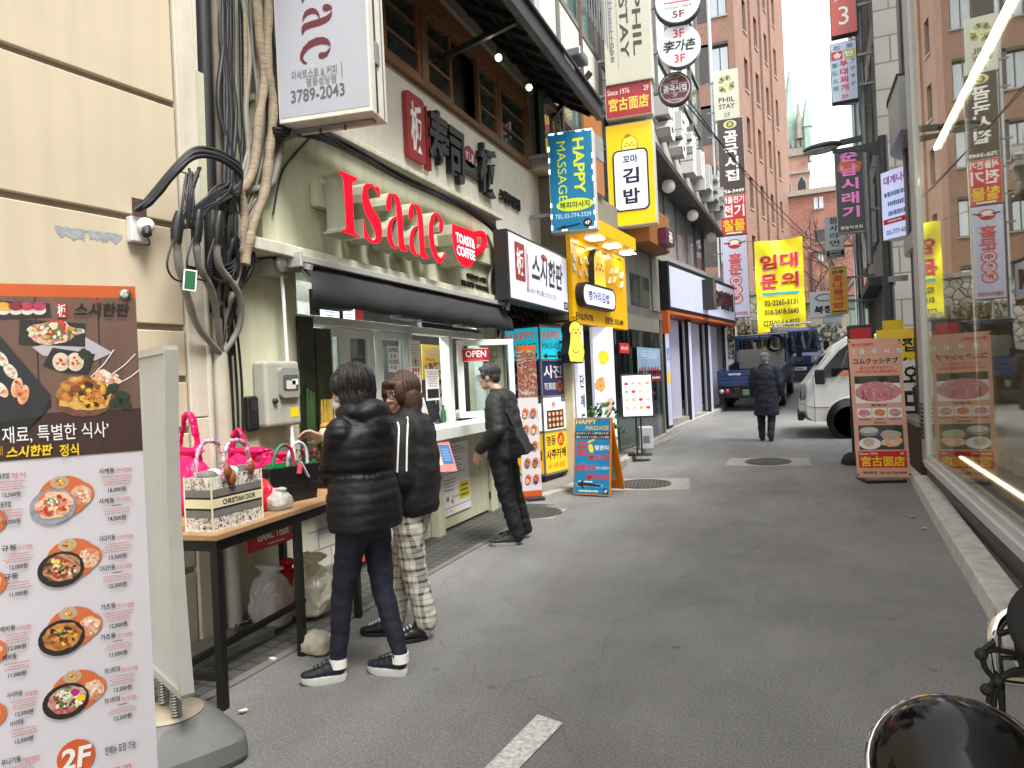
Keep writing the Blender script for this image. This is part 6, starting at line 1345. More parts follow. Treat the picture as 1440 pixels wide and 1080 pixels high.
b=MB(); b.box(xL-.25,xR+.1,-.3,.85,fz0-.06,fz0,orp); b.box(xL-.35,xL-.2,-.3,.5,fz0-.5,fz0+.0,orp); b.build('soffit',rs)
wl=lit('restaurant_lit_white','#b4b9d0',.16)
b=MB(); b.box(xL-.2,xR+.1,-.3,-.001,fz0+.001,fz1-.1,BLACK); b.build('fascia_case',rs,bev=.01)
b=MB(); b.rect(xL-.12,xR+.02,fz0+.09,fz1-.2,wl,-.303); b.T('명동교자 닭갈비',xL+(xR-xL)*.73,(fz0+fz1)/2-.03,(xR-xL)*.42,.5,mat('dark_red_letter','#5a2424',.5,var=.1),-.36,.05,ext=.05,mside=BLACK); b.box(xL+(xR-xL)*.42,xL+(xR-xL)*.49,-.55,-.301,fz0+.2,fz1-.25,DKGREY); b.ell(xL+(xR-xL)*.455,(fz0+fz1)/2,.12,.42,mat('bronze_emblem','#7a6654',.4,.4),-.555); b.build('fascia_face',rs)
# light columns along the front
nC=4; b=MB()
for k in range(nC):
    x=xL+.1+(xR-xL-.4)*k/(nC-1); wd=.34 if k in (0,) else .28
    b.box(x,x+wd,-.06,.03,.35,fz0-.07,BLACK); b.build('column',rs); b=MB()
b=MB()
for k in range(nC):
    x=xL+.1+(xR-xL-.4)*k/(nC-1); wd=.34 if k in (0,) else .28
    b.rect(x+.03,x+wd-.03,.4,fz0-.12,wl,-.063)
    if k<nC-1:
        x2=xL+.1+(xR-xL-.4)*(k+1)/(nC-1); b.box(x+wd+.1,x2-.05,.16,.2,.4,fz0-.08,mat('pale_lilac_panel','#9d9aac',.4,var=.05,emit=.12))
b.T('맛집',xL+.27,2.0,.2,.3,mat('blue_print','#3f77ad'),-.066,.02); b.rect(xL+.17,xL+.37,1.35,1.6,PRY,-.066); b.build('light_column',rs)
b=MB(); 
for k in range(3): b.box(xL+.5,xR-.3,.0+.25*k,.25+.25*k,.35+.16*k,.35+.16*(k+1),CONC)
b.build('step',rs)
# upper floors: glass with globe lamps under a dark eave, sloped fascia with white 3D letters
UF=Frame(-2.8,14.5,0,R(88))
ua=UF.root('upper_restaurant','glazed upper restaurant storeys with a dark eave and white raised letters above the lightbox fascia','building')
cg=glassmat('pale_curtain_glass',(.28,.30,.30),.12,.03,False)
e0=UF.px(930,218,.5); e1=UF.px(1016,335,.5); zE=(e0[1]+e1[1])/2; t0_=UF.px(930,165,.2); t1_=UF.px(1005,270,.2); zT=(t0_[1]+t1_[1])/2; uE=e1[0]; u0_=-1.0
print('UA',e0,e1,t0_,t1_)
b=MB(); b.box(1.2,uE-.6,.05,.1,4.42,zE+.1,cg); b.build('pane',ua)
b=MB()
for k in range(6): x=1.2+(uE-1.9)*k/5; b.box(x,x+.05,.0,.049,4.42,zE+.1,mul)
build_each(b,'mullion',ua)
fm=mat('dark_eave_edge','#2a2320',.5,var=.2); sf=mat('sloped_fascia','#a09a92',.5,var=.1)
b=MB(); b.box(u0_,uE,-.5,.6,zE,zE+.06,fm); b.box(u0_,uE,-.54,-.501,zE-.02,zE+.1,fm); b.build('eave',ua)
b=MB(); b.quad([(u0_,-.5,zE+.1),(uE,-.5,zE+.1),(uE-.3,-.2,zT),(u0_,-.2,zT)],sf); b.quad([(u0_,-.2,zT),(uE-.3,-.2,zT),(uE-.3,.6,zT),(u0_,.6,zT)],sf); b.quad([(uE,-.5,zE+.06),(uE,.6,zE+.06),(uE-.3,.6,zT),(uE-.3,-.2,zT)],sf); b.build('fascia',ua)
for k,s_ in enumerate('명동할머니국수'): b=MB(); x=.2+(uE-.9)*k/6.3; b.T(s_,x,(zE+zT)/2+.05,.62,(zT-zE)*.62,PRW,-.72,.03,ext=.3,mside=mat('letter_white_side','#b9b9b6',.5,var=.05)); b.build('raised_letter',ua)
b=MB(); b.box(u0_,uE-.5,.0,.06,zT+.02,16,teal); b.build('glazing',ua)
b=MB()
for k in range(7): x=u0_+(uE-.5-u0_)*k/6; b.box(x-.04,x+.04,-.06,-.001,zT+.02,16,mul)
for z in (zT+1.6,zT+3.2,zT+4.8,zT+6.4): b.box(u0_,uE-.5,-.045,-.0015,z-.05,z+.05,mul)
build_each(b,'mullion',ua)
GLB=mat('opal_globe','#cfcbbf',.25,var=.03,emit=.12)
for i,(u,v,lab) in enumerate(((940,262,'opal globe lamp behind the yellow blade sign, largest of its row'),(974,303,'opal globe lamp in the middle of the row over the restaurant glazing'),(1000,334,'opal globe lamp at the far end of the row over the restaurant glazing'))):
    p=UF.px(u,v,.3); t=thing('globe_lamp',lab,'lamp',UF.M@V((p[0],-.3,p[1]))+UF.o,UF.rz,'opal globe lamps under the dark eave'); b=MB(); b.sph((0,0,0),.15,GLB,16,None,12); b.build('globe',t); b=MB(); b.tube([(0,0,.14),(0,0,max(.2,zE-p[1]))],.012,BLACK,6); b.build('rod',t)
# ================================================================ FAR SIGNS on the left
def stackbrown(b,w,h,y):
    b.ell(0,h*.84,w*.5,h*.11,mat('pale_oval','#c9c9a8',.5,var=0),y); b.ell(0,h*.84,w*.3,h*.085,mat('olive_oval','#5f6a24',.5,var=0),y-.004); b.T('곰',0,h*.84,w*.3,h*.09,PRY,y-.008,.03)
    for k,s in enumerate('곰국시집'): b.T(s,0,h*(.52-.34*k),w*1.05,h*.3,PRW,y,.05)
    b.T('756-3449',0,-h*.92,w*1.7,h*.1,PRW,y,.04)
YS_=27.5
g_='stacked vertical shop signs on the far pole'
brs=mat('brown_sign','#40312c',.4,var=.04)
blade('vertical_sign','tall dark brown vertical sign with white brushed lettering and a green oval',1010,166,1047,273,YS_,.3,brs,stackbrown,WS,-2.6,R(4),g_)
def el(b,w,h,y):
    b.T('서울전기',0,h*.76,w*1.7,h*.36,PRW,y,.04); b.T('전기',0,h*.2,w*1.7,h*.62,PRW,y,.07); b.T('철물',0,-h*.52,w*1.7,h*.6,PRY,y,.07); b.rect(-w*.6,w*.6,-h*.95,-h*.88,PRW,y)
blade('vertical_sign','red vertical sign with white and yellow Korean lettering for an electrical shop',1013,274,1050,330,YS_,.3,mat('bright_red_sign','#c8222c',.4,var=.03),el,WS,-2.6,R(4),g_)
def pn(b,w,h,y):
    b.ell(0,h*.8,w*.55,h*.12,PRO,y); b.ell(0,h*.81,w*.4,h*.08,PRW,y-.004); b.ell(0,h*.74,w*.42,h*.04,PRR,y-.006); b.line([(-w*.8,h*.83),(-w*.3,h*.81)],.04,INK,y-.005); b.line([(w*.3,h*.8),(w*.85,h*.84)],.04,INK,y-.005)
    for k,s in enumerate('홈문'): b.T(s,0,h*(.44-.27*k),w*1.05,h*.25,PRR,y,.1); b.T(s,0,h*(.44-.27*k),w*.9,h*.21,mat('pink_letter','#e86a6a',.5,var=0),y-.01,.02)
    for k,s in enumerate('中餐厅'): z=-h*(.1+.22*k); b.ell(0,z,w*.5,h*.13,PRR,y,20); b.ell(0,z,w*.42,h*.11,mat('pale_pink_disc','#ecc9cf',.5,var=0),y-.004,20); b.T(s,0,z,w*.5,h*.13,PRR,y-.008,.03)
    b.T('정통중화요리전문점',0,-h*.9,w*1.6,h*.09,PRR,y,.03)
blade('vertical_sign','white vertical Chinese restaurant sign with red lettering in three circles',1017,331,1053,447,YS_,.3,mat('pale_lilac_sign','#bfc0d4',.4,var=.04,emit=.12),pn,DKGREY,-2.6,R(4),g_)
def ps2(b,w,h,y): lion(b,0,h*.42,w*.75,y); b.T('PHIL',0,-h*.2,w*1.3,h*.2,dkp,y,.02); b.T('STAY',0,-h*.47,w*1.3,h*.2,dkp,y,.02); b.T('5F',0,-h*.82,w*.5,h*.18,dkp,y)
blade('vertical_sign','pale hostel sign with a lion emblem at the top of the far stack',1004,98,1039,168,YS_,.3,mat('pale_cream_sign','#c2c3ae',.45,var=.04),ps2,WS,-2.6,R(4),g_)
p=PY(1012,300,27.9); b=MB(); b.tube([(p.x-.08,27.95,gz(27.9)),(p.x-.08,27.95,18)],.07,STEEL,8); o=b.build('sign_pole'); tag(o,'grey pole carrying the far stack of vertical signs','pole')
p=PY(1036,470,27.9); b=MB(); b.tube([(p.x,27.9,gz(27.9)),(p.x,27.9,PY(1036,447,27.9).z)],.05,WHITE,8); o=b.build('sign_post'); tag(o,'white post under the Chinese restaurant sign','pole')
# ================================================================ YELLOW BANNER
p0=PY(1063,400,38.0); p1=PY(1131,400,38.0); zt=PY(1097,336,38.0).z; zb=PY(1097,467,38.0).z
yb=thing('rent_banner','bright yellow hanging banner with red lettering and phone numbers over the trucks','banner',((p0.x+p1.x)/2,38.0,zb),0)
w=(p1.x-p0.x)/2; h=(zt-zb); byl=mat('banner_yellow','#f2e312',.5,var=.04,scale=2,emit=.06)
def wv(x,z): return .07*math.sin(x*4+z*1.6)*(.3+z/h)+.05*math.sin(z*3+x*2.5)+.03*math.sin(7*x-2*z)
b=MB(); NX,NZ_=20,28; vs=[(-w+2*w*i/NX,wv(-w+2*w*i/NX,h*j/NZ_),h*j/NZ_+(.04*math.sin(i*.3) if j==0 else (-.05*math.sin(math.pi*i/NX) if j==NZ_ else 0))) for j in range(NZ_+1) for i in range(NX+1)]
b.add(vs,[(j*(NX+1)+i,j*(NX+1)+i+1,(j+1)*(NX+1)+i+1,(j+1)*(NX+1)+i) for j in range(NZ_) for i in range(NX)],byl,True); o=b.build('cloth',yb)
b=MB()
pnk=mat('banner_pink_edge','#e9b0b0',.5,var=0); brd=mat('banner_red','#d02238',.5,var=0)
for s,x,z in (('임',-.45,.76),('대',.42,.77),('문',-.45,.55),('의',.42,.56)): b.T(s,x*w,z*h,w*.78,h*.17,pnk,-.10,.05); b.T(s,x*w,z*h,w*.7,h*.15,brd,-.13,.03)
[b.rect(-w*.75+w*.0765*k,-w*.75+w*.0765*(k+1),h*.405,h*.43,mat('banner_cyan','#2fa6c9',.5,var=0),-.12) for k in range(20)]; b.T('02-2265-3131',0.03,h*.32,w*1.4,h*.06,dkp,-.1,.02); b.T('010-2418-5643',0.03,h*.22,w*1.4,h*.06,dkp,-.1,.02); b.T('디자이너스빌딩',0,h*.095,w*1.45,h*.085,dkp,-.1,.02)
for v in range(len(b.v)): x,y,z=b.v[v]; b.v[v]=(x,y+.085+wv(x,z)-.012+ (0),z)
b.build('lettering',yb)
b=MB(); b.tube([(-w-1.2,.02,h+.3),(-w,.0,h-.02)],.015,BLACK,5); b.tube([(w+1.5,.02,h+.25),(w,.0,h-.02)],.015,BLACK,5); build_each(b,'rope',yb)
# ================================================================ BRICK TOWER
tbm=brickmat('tower_brick','#8d604c','#7d5442','#8d8378',.24,.075,.009,.85,'xyz',.3,.16)
tdk=brickmat('dark_panel_brick','#55504c','#4b4744','#3c3a38',.24,.08,.01,.85,'xyz',.3,.2)
twg=glassmat('tower_glass',(.12,.16,.18),.3,.03,False); twf=mat('tower_frame','#3b3f41',.5,var=.1)
c0=PY(1044,300,40); TWx,TWy=c0.x,40.
ta=math.atan2(1,.20)
def facade(fr,root,W,z0,z1,cols,rows,wmat,gl,frm_,depth=.35,split=None,name='window'):
    """wall built round real openings: cols=[(x0,x1)], rows=[(z0,z1)]"""
    b=MB(); xs_=[0]+[q for c_ in cols for q in c_]+[W]
    for a,c_ in zip(xs_[::2],xs_[1::2]): b.box(a,c_,0,depth,z0,z1,wmat)
    for (a,c_) in cols:
        z=z0
        for r0,r1 in rows: b.box(a,c_,.0005,depth,z,r0,wmat); z=r1
        b.box(a,c_,.0005,depth,z,z1,wmat)
    b.build('wall',root)
    for (a,c_) in cols:
        for r0,r1 in rows:
            b=MB(); b.box(a,c_,depth*.6,depth*.7,r0,r1,gl); 
            t=.05; b.box(a,a+t,depth*.45,depth*.59,r0,r1,frm_); b.box(c_-t,c_,depth*.45,depth*.59,r0,r1,frm_); b.box(a+t,c_-t,depth*.45,depth*.59,r0,r0+t,frm_); b.box(a+t,c_-t,depth*.45,depth*.59,r1-t,r1,frm_); b.box((a+c_)/2-.025,(a+c_)/2+.025,depth*.46,depth*.58,r0+t,r1-t,frm_)
            b.box(a-.06,c_+.06,-.05,depth*.4,r0-.09,r0-.001,mat('stone_sill','#8d877d',.8,var=.1))
            b.build(name,root)
# front (facing us): brick with recessed dark panels
TF1=Frame(TWx-12,TWy,0,0); tw_=TF1.root('brick_tower','tall red brown brick tower with rows of narrow windows rising out of the picture','building')
rowsF=[(z,z+1.75) for z in [4.2+3.3*k for k in range(9)]]
colsF=[(x,x+.9) for x in (2.4,5.6,8.7,10.75)]
b=MB(); facade(TF1,tw_,12,1.5,34,colsF,rowsF,tbm,twg,twf)
b=MB()
for (a,c_) in colsF:
    for r0,r1 in rowsF: 
        b.box(a-1.25,a-.001,-.012,.05,r0-.2,r1+.15,tdk); b.box(a-1.25,c_,-.012,.05,r1+.001,r1+.151,tdk)
build_each(b,'dark_panel',tw_)
TF2M=Mx.Translation((12,0,0))@Mx.Rotation(ta,4,'Z')
class _R: pass
side=bpy.data.objects.new('side_wing',None); COL.objects.link(side); side.parent=tw_; side.matrix_local=TF2M
rowsS=[(z,z+1.8) for z in [4.0+3.3*k for k in range(9)]]; colsS=[(1.8+2.5*k,2.55+2.5*k) for k in range(4)]
Ls=12.6
def facade_m(Mloc,root,W,z0,z1,cols,rows,wmat,gl,frm_,depth=.35):
    b=MB(); xs_=[0]+[q for c_ in cols for q in c_]+[W]
    for a,c_ in zip(xs_[::2],xs_[1::2]): b.box(a,c_,0,depth,z0,z1,wmat)
    for (a,c_) in cols:
        z=z0
        for r0,r1 in rows: b.box(a,c_,.0005,depth,z,r0,wmat); z=r1
        b.box(a,c_,.0005,depth,z,z1,wmat)
    for k in range(len(cols)-1): x=(cols[k][1]+cols[k+1][0])/2; b.box(x-.35,x+.35,-.12,-.0005,z0,z1,wmat)
    b.build('side_wall',root,M=Mloc)
    for (a,c_) in cols:
        for r0,r1 in rows:
            b=MB(); b.box(a,c_,depth*.6,depth*.7,r0,r1,gl); t=.05
            b.box(a,a+t,depth*.45,depth*.59,r0,r1,frm_); b.box(c_-t,c_,depth*.45,depth*.59,r0,r1,frm_); b.box(a-.06,c_+.06,-.05,depth*.4,r0-.09,r0-.001,mat('stone_sill','#8d877d')); b.build('window',root,M=Mloc)
bpy.data.objects.remove(side)
facade_m(TF2M,tw_,Ls,1.5,34,colsS,rowsS,tbm,twg,twf)
b=MB(); b.box(.5,11.6,1.0,12,1.5,33.9,dk); b.build('core',tw_)
# ================================================================ STONE WALL, PLASTER HOUSE, PINK BRICK BUILDING, CHURCH, TREE
swm,n,L=nodes('rubble_stone'); bs=n['Principled BSDF']; bs.inputs['Roughness'].default_value=.9; tc=n.new('ShaderNodeTexCoord'); vo=n.new('ShaderNodeTexVoronoi'); vo.feature='DISTANCE_TO_EDGE'; vo.inputs['Scale'].default_value=2.6; L.new(tc.outputs['Object'],vo.inputs['Vector']); v2=n.new('ShaderNodeTexVoronoi'); v2.inputs['Scale'].default_value=2.6; L.new(tc.outputs['Object'],v2.inputs['Vector'])
rp=n.new('ShaderNodeValToRGB'); rp.color_ramp.elements[0].position=.03; rp.color_ramp.elements[1].position=.07; rp.color_ramp.elements[0].color=(.11,.10,.09,1); rp.color_ramp.elements[1].color=(1,1,1,1); L.new(vo.outputs['Distance'],rp.inputs[0])
hv=n.new('ShaderNodeHueSaturation'); hv.inputs['Saturation'].default_value=.12; hv.inputs['Value'].default_value=.5; L.new(v2.outputs['Color'],hv.inputs['Color']); mx=n.new('ShaderNodeMix'); mx.data_type='RGBA'; mx.blend_type='MULTIPLY'; mx.inputs[0].default_value=1; L.new(rp.outputs[0],mx.inputs[6]); L.new(hv.outputs[0],mx.inputs[7])
m2=n.new('ShaderNodeMix'); m2.data_type='RGBA'; m2.inputs[0].default_value=.55; L.new(mx.outputs[2],m2.inputs[6]); m2.inputs[7].default_value=(.34,.30,.25,1); m3_=n.new('ShaderNodeMix'); m3_.data_type='RGBA'; m3_.blend_type='MULTIPLY'; m3_.inputs[0].default_value=.8; L.new(m2.outputs[2],m3_.inputs[6]); L.new(rp.outputs[0],m3_.inputs[7]); L.new(m3_.outputs[2],bs.inputs['Base Color'])
bp=n.new('ShaderNodeBump'); bp.inputs['Distance'].default_value=.05; L.new(vo.outputs['Distance'],bp.inputs['Height']); L.new(bp.outputs[0],bs.inputs['Normal'])
SW=Frame(-3.0,38.9,0,R(8)); a=SW.px(1036,470)[0]; c=SW.px(1112,470)[0]
sw=SW.root('stone_wall','rubble stone retaining wall with climbing plants behind the pickup','wall')
zt=SW.px(1060,415)[1]; b=MB(); b.box(a-3,c+.8,0,.8,1.0,zt,swm); b.build('masonry',sw); b=MB(); b.box(a-1.6,c+.9,-.08,.9,zt,zt+.2,CONC); b.build('coping',sw)
dry=mat('dry_shrub',(.10,.075,.04),.8,var=.5,scale=12)
p=SW.px(1062,478); q=SW.M@V((p[0],-.5,0))+SW.o; leafy('shrub','brownish bare shrub against the stone wall behind the pickup',q.x-1.2,q.y,gz(38)+.1,1.0,1.8,420,dry,9,'shrub')
b=MB(); bx0=SW.px(1042,460); b.box(bx0[0]-.35,bx0[0]+.5,-.25,0,bx0[1]-.3,bx0[1]+.3,mat('aircon_grey','#b3b1a8',.5,var=.08)); o=b.build('wall_box',sw)
plw=mat('white_house_plaster','#b5ae9c',.85,var=.14,scale=1.2,stain=.25)
HF=Frame(-.6,39.6,0,R(-6)); ha,hb=HF.px(1106,470)[0],HF.px(1196,470)[0]
hs_=HF.root('plaster_house','pale stained plaster house with dark doorway at the bend of the street','building')
zt=HF.px(1150,425)[1]; g3=gz(39.6)
d0,d1=HF.px(1134,500)[0],HF.px(1150,500)[0]; dz=HF.px(1140,462)[1]
b=MB(); b.box(ha-.5,d0,0,.3,g3-1,zt,plw); b.box(d1,hb+2.5,0,.3,g3-1,zt,plw); b.box(d0,d1,.001,.3,dz,zt,plw); b.box(ha-.5,hb+2.5,3,3.2,g3-1,zt,plw); b.box(ha-.5,ha-.2,.3,3,g3-1,zt,plw); b.box(ha-.6,hb+2.6,-.2,3.3,zt,zt+.18,CONC); b.build('wall',hs_)
b=MB(); b.box(d0,d1,.2,.25,g3-1,dz,mat('dark_doorway','#27231f',.8,var=.2)); b.build('door',hs_)
b=MB(); b.box(d1+.35,d1+1.15,-.03,.0,g3+1.4,g3+2.3,mat('blue_grey_shutter','#6f8790',.6,var=.1)); b.box(d1+1.6,d1+2.5,-.03,.0,g3+1.2,g3+2.6,mat('green_shutter','#8fa598',.6,var=.1)); b.build('window',hs_)
p=HF.px(1160,480); q=HF.M@V((p[0]+.3,-.8,0))+HF.o; leafy('shrub','pale dusty shrub and stones in front of the plaster house',q.x,q.y,gz(38.5)+.1,.9,1.3,300,mat('grey_leaf',(.22,.21,.17),.8,var=.4,scale=10),12,'shrub')
# pink brick building on the hill
pbm=brickmat('pink_brick','#a9705f','#9b6254','#9a8c80',.5,.15,.012,.9,'xyz',.2,.2)
PF=Frame(-2.2,52,0,R(-4)); pa,pb_=PF.px(1108,400)[0],PF.px(1192,400)[0]; zt=PF.px(1150,272)[1]
pk_=PF.root('pink_brick_building','weathered pink brick building with few windows beyond the bare tree','building')
cols=[]; 
def wrect(u,v): return PF.px(u,v)
b=MB(); 
W0,W1=pa-1,pb_+8
w1=PF.span(1144,278,1158,292); w2=PF.span(1146,324,1161,340); w3=PF.span(1151,357,1158,367)
b.box(W0,W1,0,.4,2,zt,pbm); b.box(W0,W0+.4,.4,9,2,zt,pbm); b.box(W0-.2,W1+.2,-.2,9.2,zt,zt+.35,mat('stone_coping','#9c958a',.85,var=.15)); b.build('wall',pk_)
for q,gm in ((w1,mat('bright_blind','#c9ccd0',.5,var=.1)),(w2,mat('dark_shutter','#4b4341',.7,var=.15)),(w3,mat('bright_blind','#c9ccd0'))):
    b=MB(); b.box(q[0],q[1],-.03,.0,q[2],q[3],gm); b.box(q[0]-.08,q[1]+.08,-.06,-.031,q[2]-.1,q[2],CONC); b.box((q[0]+q[1])/2-.03,(q[0]+q[1])/2+.03,-.045,-.031,q[2],q[3],twf); b.build('window',pk_)
b=MB(); q=PF.px(1140,355); b.tube([(q[0],-.06,3),(q[0],-.06,q[1]),(q[0]+1.2,-.06,q[1])],.07,mat('rust_pipe','#4b3a32',.7,var=.2)); b.build('drainpipe',pk_)
# church
CHF=Frame(0,95,0,0); chm=brickmat('church_brick','#a97a68','#9d6f5f','#9c9084',.6,.2,.02,.9,'xyz',.2,.15); cop=mat('copper_green','#8fa898',.7,var=.25,scale=.6); stn2=mat('church_stone','#8f8a80',.85,var=.2,scale=1)
xa,xb=CHF.px(1094,230)[0],CHF.px(1137,230)[0]; zs=CHF.px(1126,207)[1]; zsp=CHF.px(1105,60)[1]
ch=CHF.root('church','brick church tower with a green copper spire far up the hill','church'); cx=(xa+xb)/2; hw=(xb-xa)/2
b=MB(); b.box(cx-hw,cx+hw,0,2*hw,4,zs-1,chm); b.build('tower',ch)
b=MB(); b.box(cx-hw-.15,cx+hw+.15,-.15,2*hw+.15,zs-3.2,zs-2.9,stn2); b.box(cx-hw-.2,cx+hw+.2,-.2,2*hw+.2,zs-1,zs,stn2)
for k in range(7): b.box(cx-hw-.1+k*(2*hw/6)-.0,cx-hw+.25+k*(2*hw/6),-.25,.1,zs,zs+.9,stn2)
b.build('cornice',ch)
b=MB(); 
for dx in (-.5,.5):
    pts=[(cx+dx*hw-.45,zs-6),(cx+dx*hw+.45,zs-6),(cx+dx*hw+.45,zs-4.4),(cx+dx*hw,zs-3.6),(cx+dx*hw-.45,zs-4.4)]; b.slab(pts,-.04,.0,BLACK); b.slab([(cx+dx*hw+(x-cx-dx*hw)*1.35,zs-4.9+(z-zs+4.9)*1.2) for x,z in pts],-.02,.01,stn2)
b.build('window',ch)
b=MB(); n8=8; b.loft([[V((cx+hw*.98*math.cos(math.pi/8+k*math.pi/4),hw+hw*.98*math.sin(math.pi/8+k*math.pi/4),zs+.2)) for k in range(n8)],[V((cx+hw*.8*math.cos(math.pi/8+k*math.pi/4),hw+hw*.8*math.sin(math.pi/8+k*math.pi/4),zs+3.5)) for k in range(n8)],[V((cx+.05*math.cos(k),hw+.05*math.sin(k),zs+10.5)) for k in range(n8)]],cop,False); b.build('spire',ch)
b=MB()
for sx_ in (-1,1):
    for sy in (0,1): X_,Y_=cx+sx_*hw,sy*2*hw; b.loft([[V((X_+r_*math.cos(k*1.05),Y_+r_*math.sin(k*1.05),z)) for k in range(6)] for r_,z in ((.6,zs-1),(.6,zs+2.2),(.75,zs+2.3),(.06,zs+6))],cop if True else stn2,False)
for k in (0,1): X_=cx+(-.5+k)*hw; b.loft([[V((X_+r_*math.cos(q*1.05),-.1+r_*math.sin(q*1.05),z)) for q in range(6)] for r_,z in ((.5,zs+1),(.4,zs+3),(.05,zs+5.5))],stn2,False)
build_each(b,'pinnacle',ch)
b=MB(); b.box(cx+hw+.1,cx+hw+40,3,20,4,zs-9,chm); b.slab([(cx+hw+.1,zs-9),(cx+hw+40,zs-9),(cx+hw+40,zs-6),(cx+hw+.1,zs-6)],6,16,mat('slate_roof','#6f7270',.8,var=.15)); b.build('nave',ch)
# bare trees
def bare(name,label,x,y,z,h,seed,r0=.16,group=None):
    rr=random.Random(seed); t=thing(name,label,'tree',(x,y,z),0,group); tk_=mat('bare_bark',(.075,.062,.055),.9,var=.3,scale=10); bt=MB(); bb=MB(); bw_=MB()
    def grow(p,d,L,r,lv):
        q=p; path=[p]; rad=[r]
        for k in range(4): d=(d+V((rr.gauss(0,.16),rr.gauss(0,.16),rr.gauss(.04,.1)))).normalized(); q=q+d*L/4; path.append(q); rad.append(r*(1-.13*(k+1)))
        (bt if lv==0 else bb if lv<3 else bw_).tube(path,rad,tk_,6 if lv<2 else 4,False)
        if lv>=5: return
        for k in range(3 if lv<4 else 2): 
            f=rr.uniform(.45,1); s=path[min(4,int(f*4))]; e=(d+V((rr.gauss(0,.62),rr.gauss(0,.62),rr.gauss(.1,.35)))).normalized(); grow(s,e,L*rr.uniform(.55,.75),r*.52,lv+1)
    grow(V((0,0,0)),V((0,0,1)),h*.38,r0,0); bt.build('trunk',t); bb.build('branch',t); bw_.build('twig',t); return t
p=PY(1166,450,40); bare('bare_tree','leafless tree with a spreading crown in front of the pink brick building',p.x,40,gz(40),10.5,3,.22,'leafless trees on the hill')
p=PY(1135,450,46); bare('bare_tree','smaller leafless tree beside the brick tower',p.x,46,gz(46),8,8,.15,'leafless trees on the hill')
# overhead wires
for i,(a,c) in enumerate((((-2.2,18,8.4),(1.6,40,7.6)),((-2.2,18,8.2),(3.6,44,6.6)))):
    b=MB(); A_,B_=V(a),V(c); b.tube([A_.lerp(B_,k/12)-V((0,0,.5*math.sin(math.pi*k/12))) for k in range(13)],.015,BLACK,5); o=b.build('overhead_wire'); tag(o,['upper','lower'][i]+' thin black wire sagging across the front of the brick tower','wire')
# ================================================================ RIGHT-HAND SIGNS in the distance
def rsign(label,u0,v0,u1,v1,y,face,draw,xw,side=WS,rz=R(-3),th=.25):
    fr=Frame(0,y,0,rz); vm=(v0+v1)/2; a=fr.px(u0,vm); c=fr.px(u1,vm); e=fr.px((u0+u1)/2,v0); f=fr.px((u0+u1)/2,v1)
    w=(c[0]-a[0])/2; h=(e[1]-f[1])/2; P_=fr.M@V(((a[0]+c[0])/2,0,(e[1]+f[1])/2))+fr.o
    t=thing('vertical_sign',label,'sign',P_,rz); b=MB(); b.box(-w,w,0,th,-h,h,side); b.build('case',t,bev=.01); b=MB(); b.rect(-w+.015,w-.015,-h+.015,h-.015,face,-.003); draw(b,w,h,-.008); b.build('face',t)
    b=MB(); 
    for k in (-.5,.5): b.bar((w+.001,th/2,h*k),(w+xw,th/2,h*k),.06,.06,GREY)
    build_each(b,'bracket',t); return t
pkl=mat('pink_lit_letter','#d87ab8',.5,var=0,emit=.2)
def s1(b,w,h,y):
    b.flat([(-w*.85,h*.5),(-w*.5,h*.78),(w*.9,h*.62),(w*.75,h*.42),(-w*.2,h*.33)],mat('brush_orange','#d8702c',.5,var=.25,scale=5),y)
    for k,s in enumerate('순남시래기'): b.T(s,0,h*(.8-.33*k),w*1.2,h*.27,pkl,y-.01,.05)
    b.T('명동직영점',0,-h*.88,w*1.5,h*.08,PRW,y,.02)
rsign('dark grey vertical sign with pink lettering under the street lamp arm',1175,207,1216,327,19.5,mat('charcoal_sign','#3f4344',.4,var=.05),s1,.7)
def s2(b,w,h,y):
    for k,s in enumerate('틈새라면'): b.T(s,0,h*(.78-.37*k),w*1.0,h*.3,INK,y,.01)
    b.rect(-w+.02,w-.02,-h+.02,-h*.68,INK,y); b.T('명동본점',0,-h*.76,w*1.2,h*.08,PRW,y-.005,.02); b.T('756-5477',0,-h*.9,w*1.2,h*.08,PRW,y-.005,.02)
rsign('white vertical noodle shop sign with four black letters and a black foot',1160,304,1187,361,23,mat('white_sign','#c9cdd2',.4,var=.03),s2,1.0)
def s3(b,w,h,y):
    b.T('전주',0,h*.74,w*1.3,h*.16,INK,y,.03)
    for k,s in enumerate('콩나물국밥'): b.T(s,0,h*(.48-.28*k),w*1.15,h*.24,brd,y,.06)
    b.rect(-w*.8,w*.8,-h*.93,-h*.88,INK,y); b.rect(-w*.5,w*.5,h*.9,h*.93,INK,y)
rsign('yellow vertical soup shop sign with red lettering below the white noodle sign',1166,374,1192,441,22,mat('mustard_sign','#d8a414',.4,var=.05),s3,1.0)
def s4(b,w,h,y):
    b.T('松',-w*.45,h*.82,w*.5,h*.16,dkp,y); b.T('炭',w*.5,h*.82,w*.5,h*.16,dkp,y); b.rect(-w*.9,-.02,h*.42,h*.7,PRR,y); b.T('송',-w*.45,h*.56,w*.6,h*.2,PRW,y-.005,.04); b.rect(.02,w*.9,h*.42,h*.7,mat('lime_block','#b9b02c',.5,var=0),y); b.T('탄',w*.45,h*.56,w*.6,h*.2,PRW,y-.005,.04)
    for k,s in enumerate('부대찌개'): b.T(s,0,h*(.26-.27*k),w*.6,h*.22,brd,y,.03)
    for k,s in enumerate('部队火锅'): b.T(s,-w*.66,h*(.24-.26*k),w*.4,h*.17,mat('teal_letter','#2f8a80',.5,var=0),y,.02)
    for k,s in enumerate('プデチゲ'): b.T(s,w*.66,h*(.3-.26*k),w*.36,h*.16,dkp,y,.01)
    b.T('3F',0,-h*.85,w*.5,h*.13,brd,y,.02)
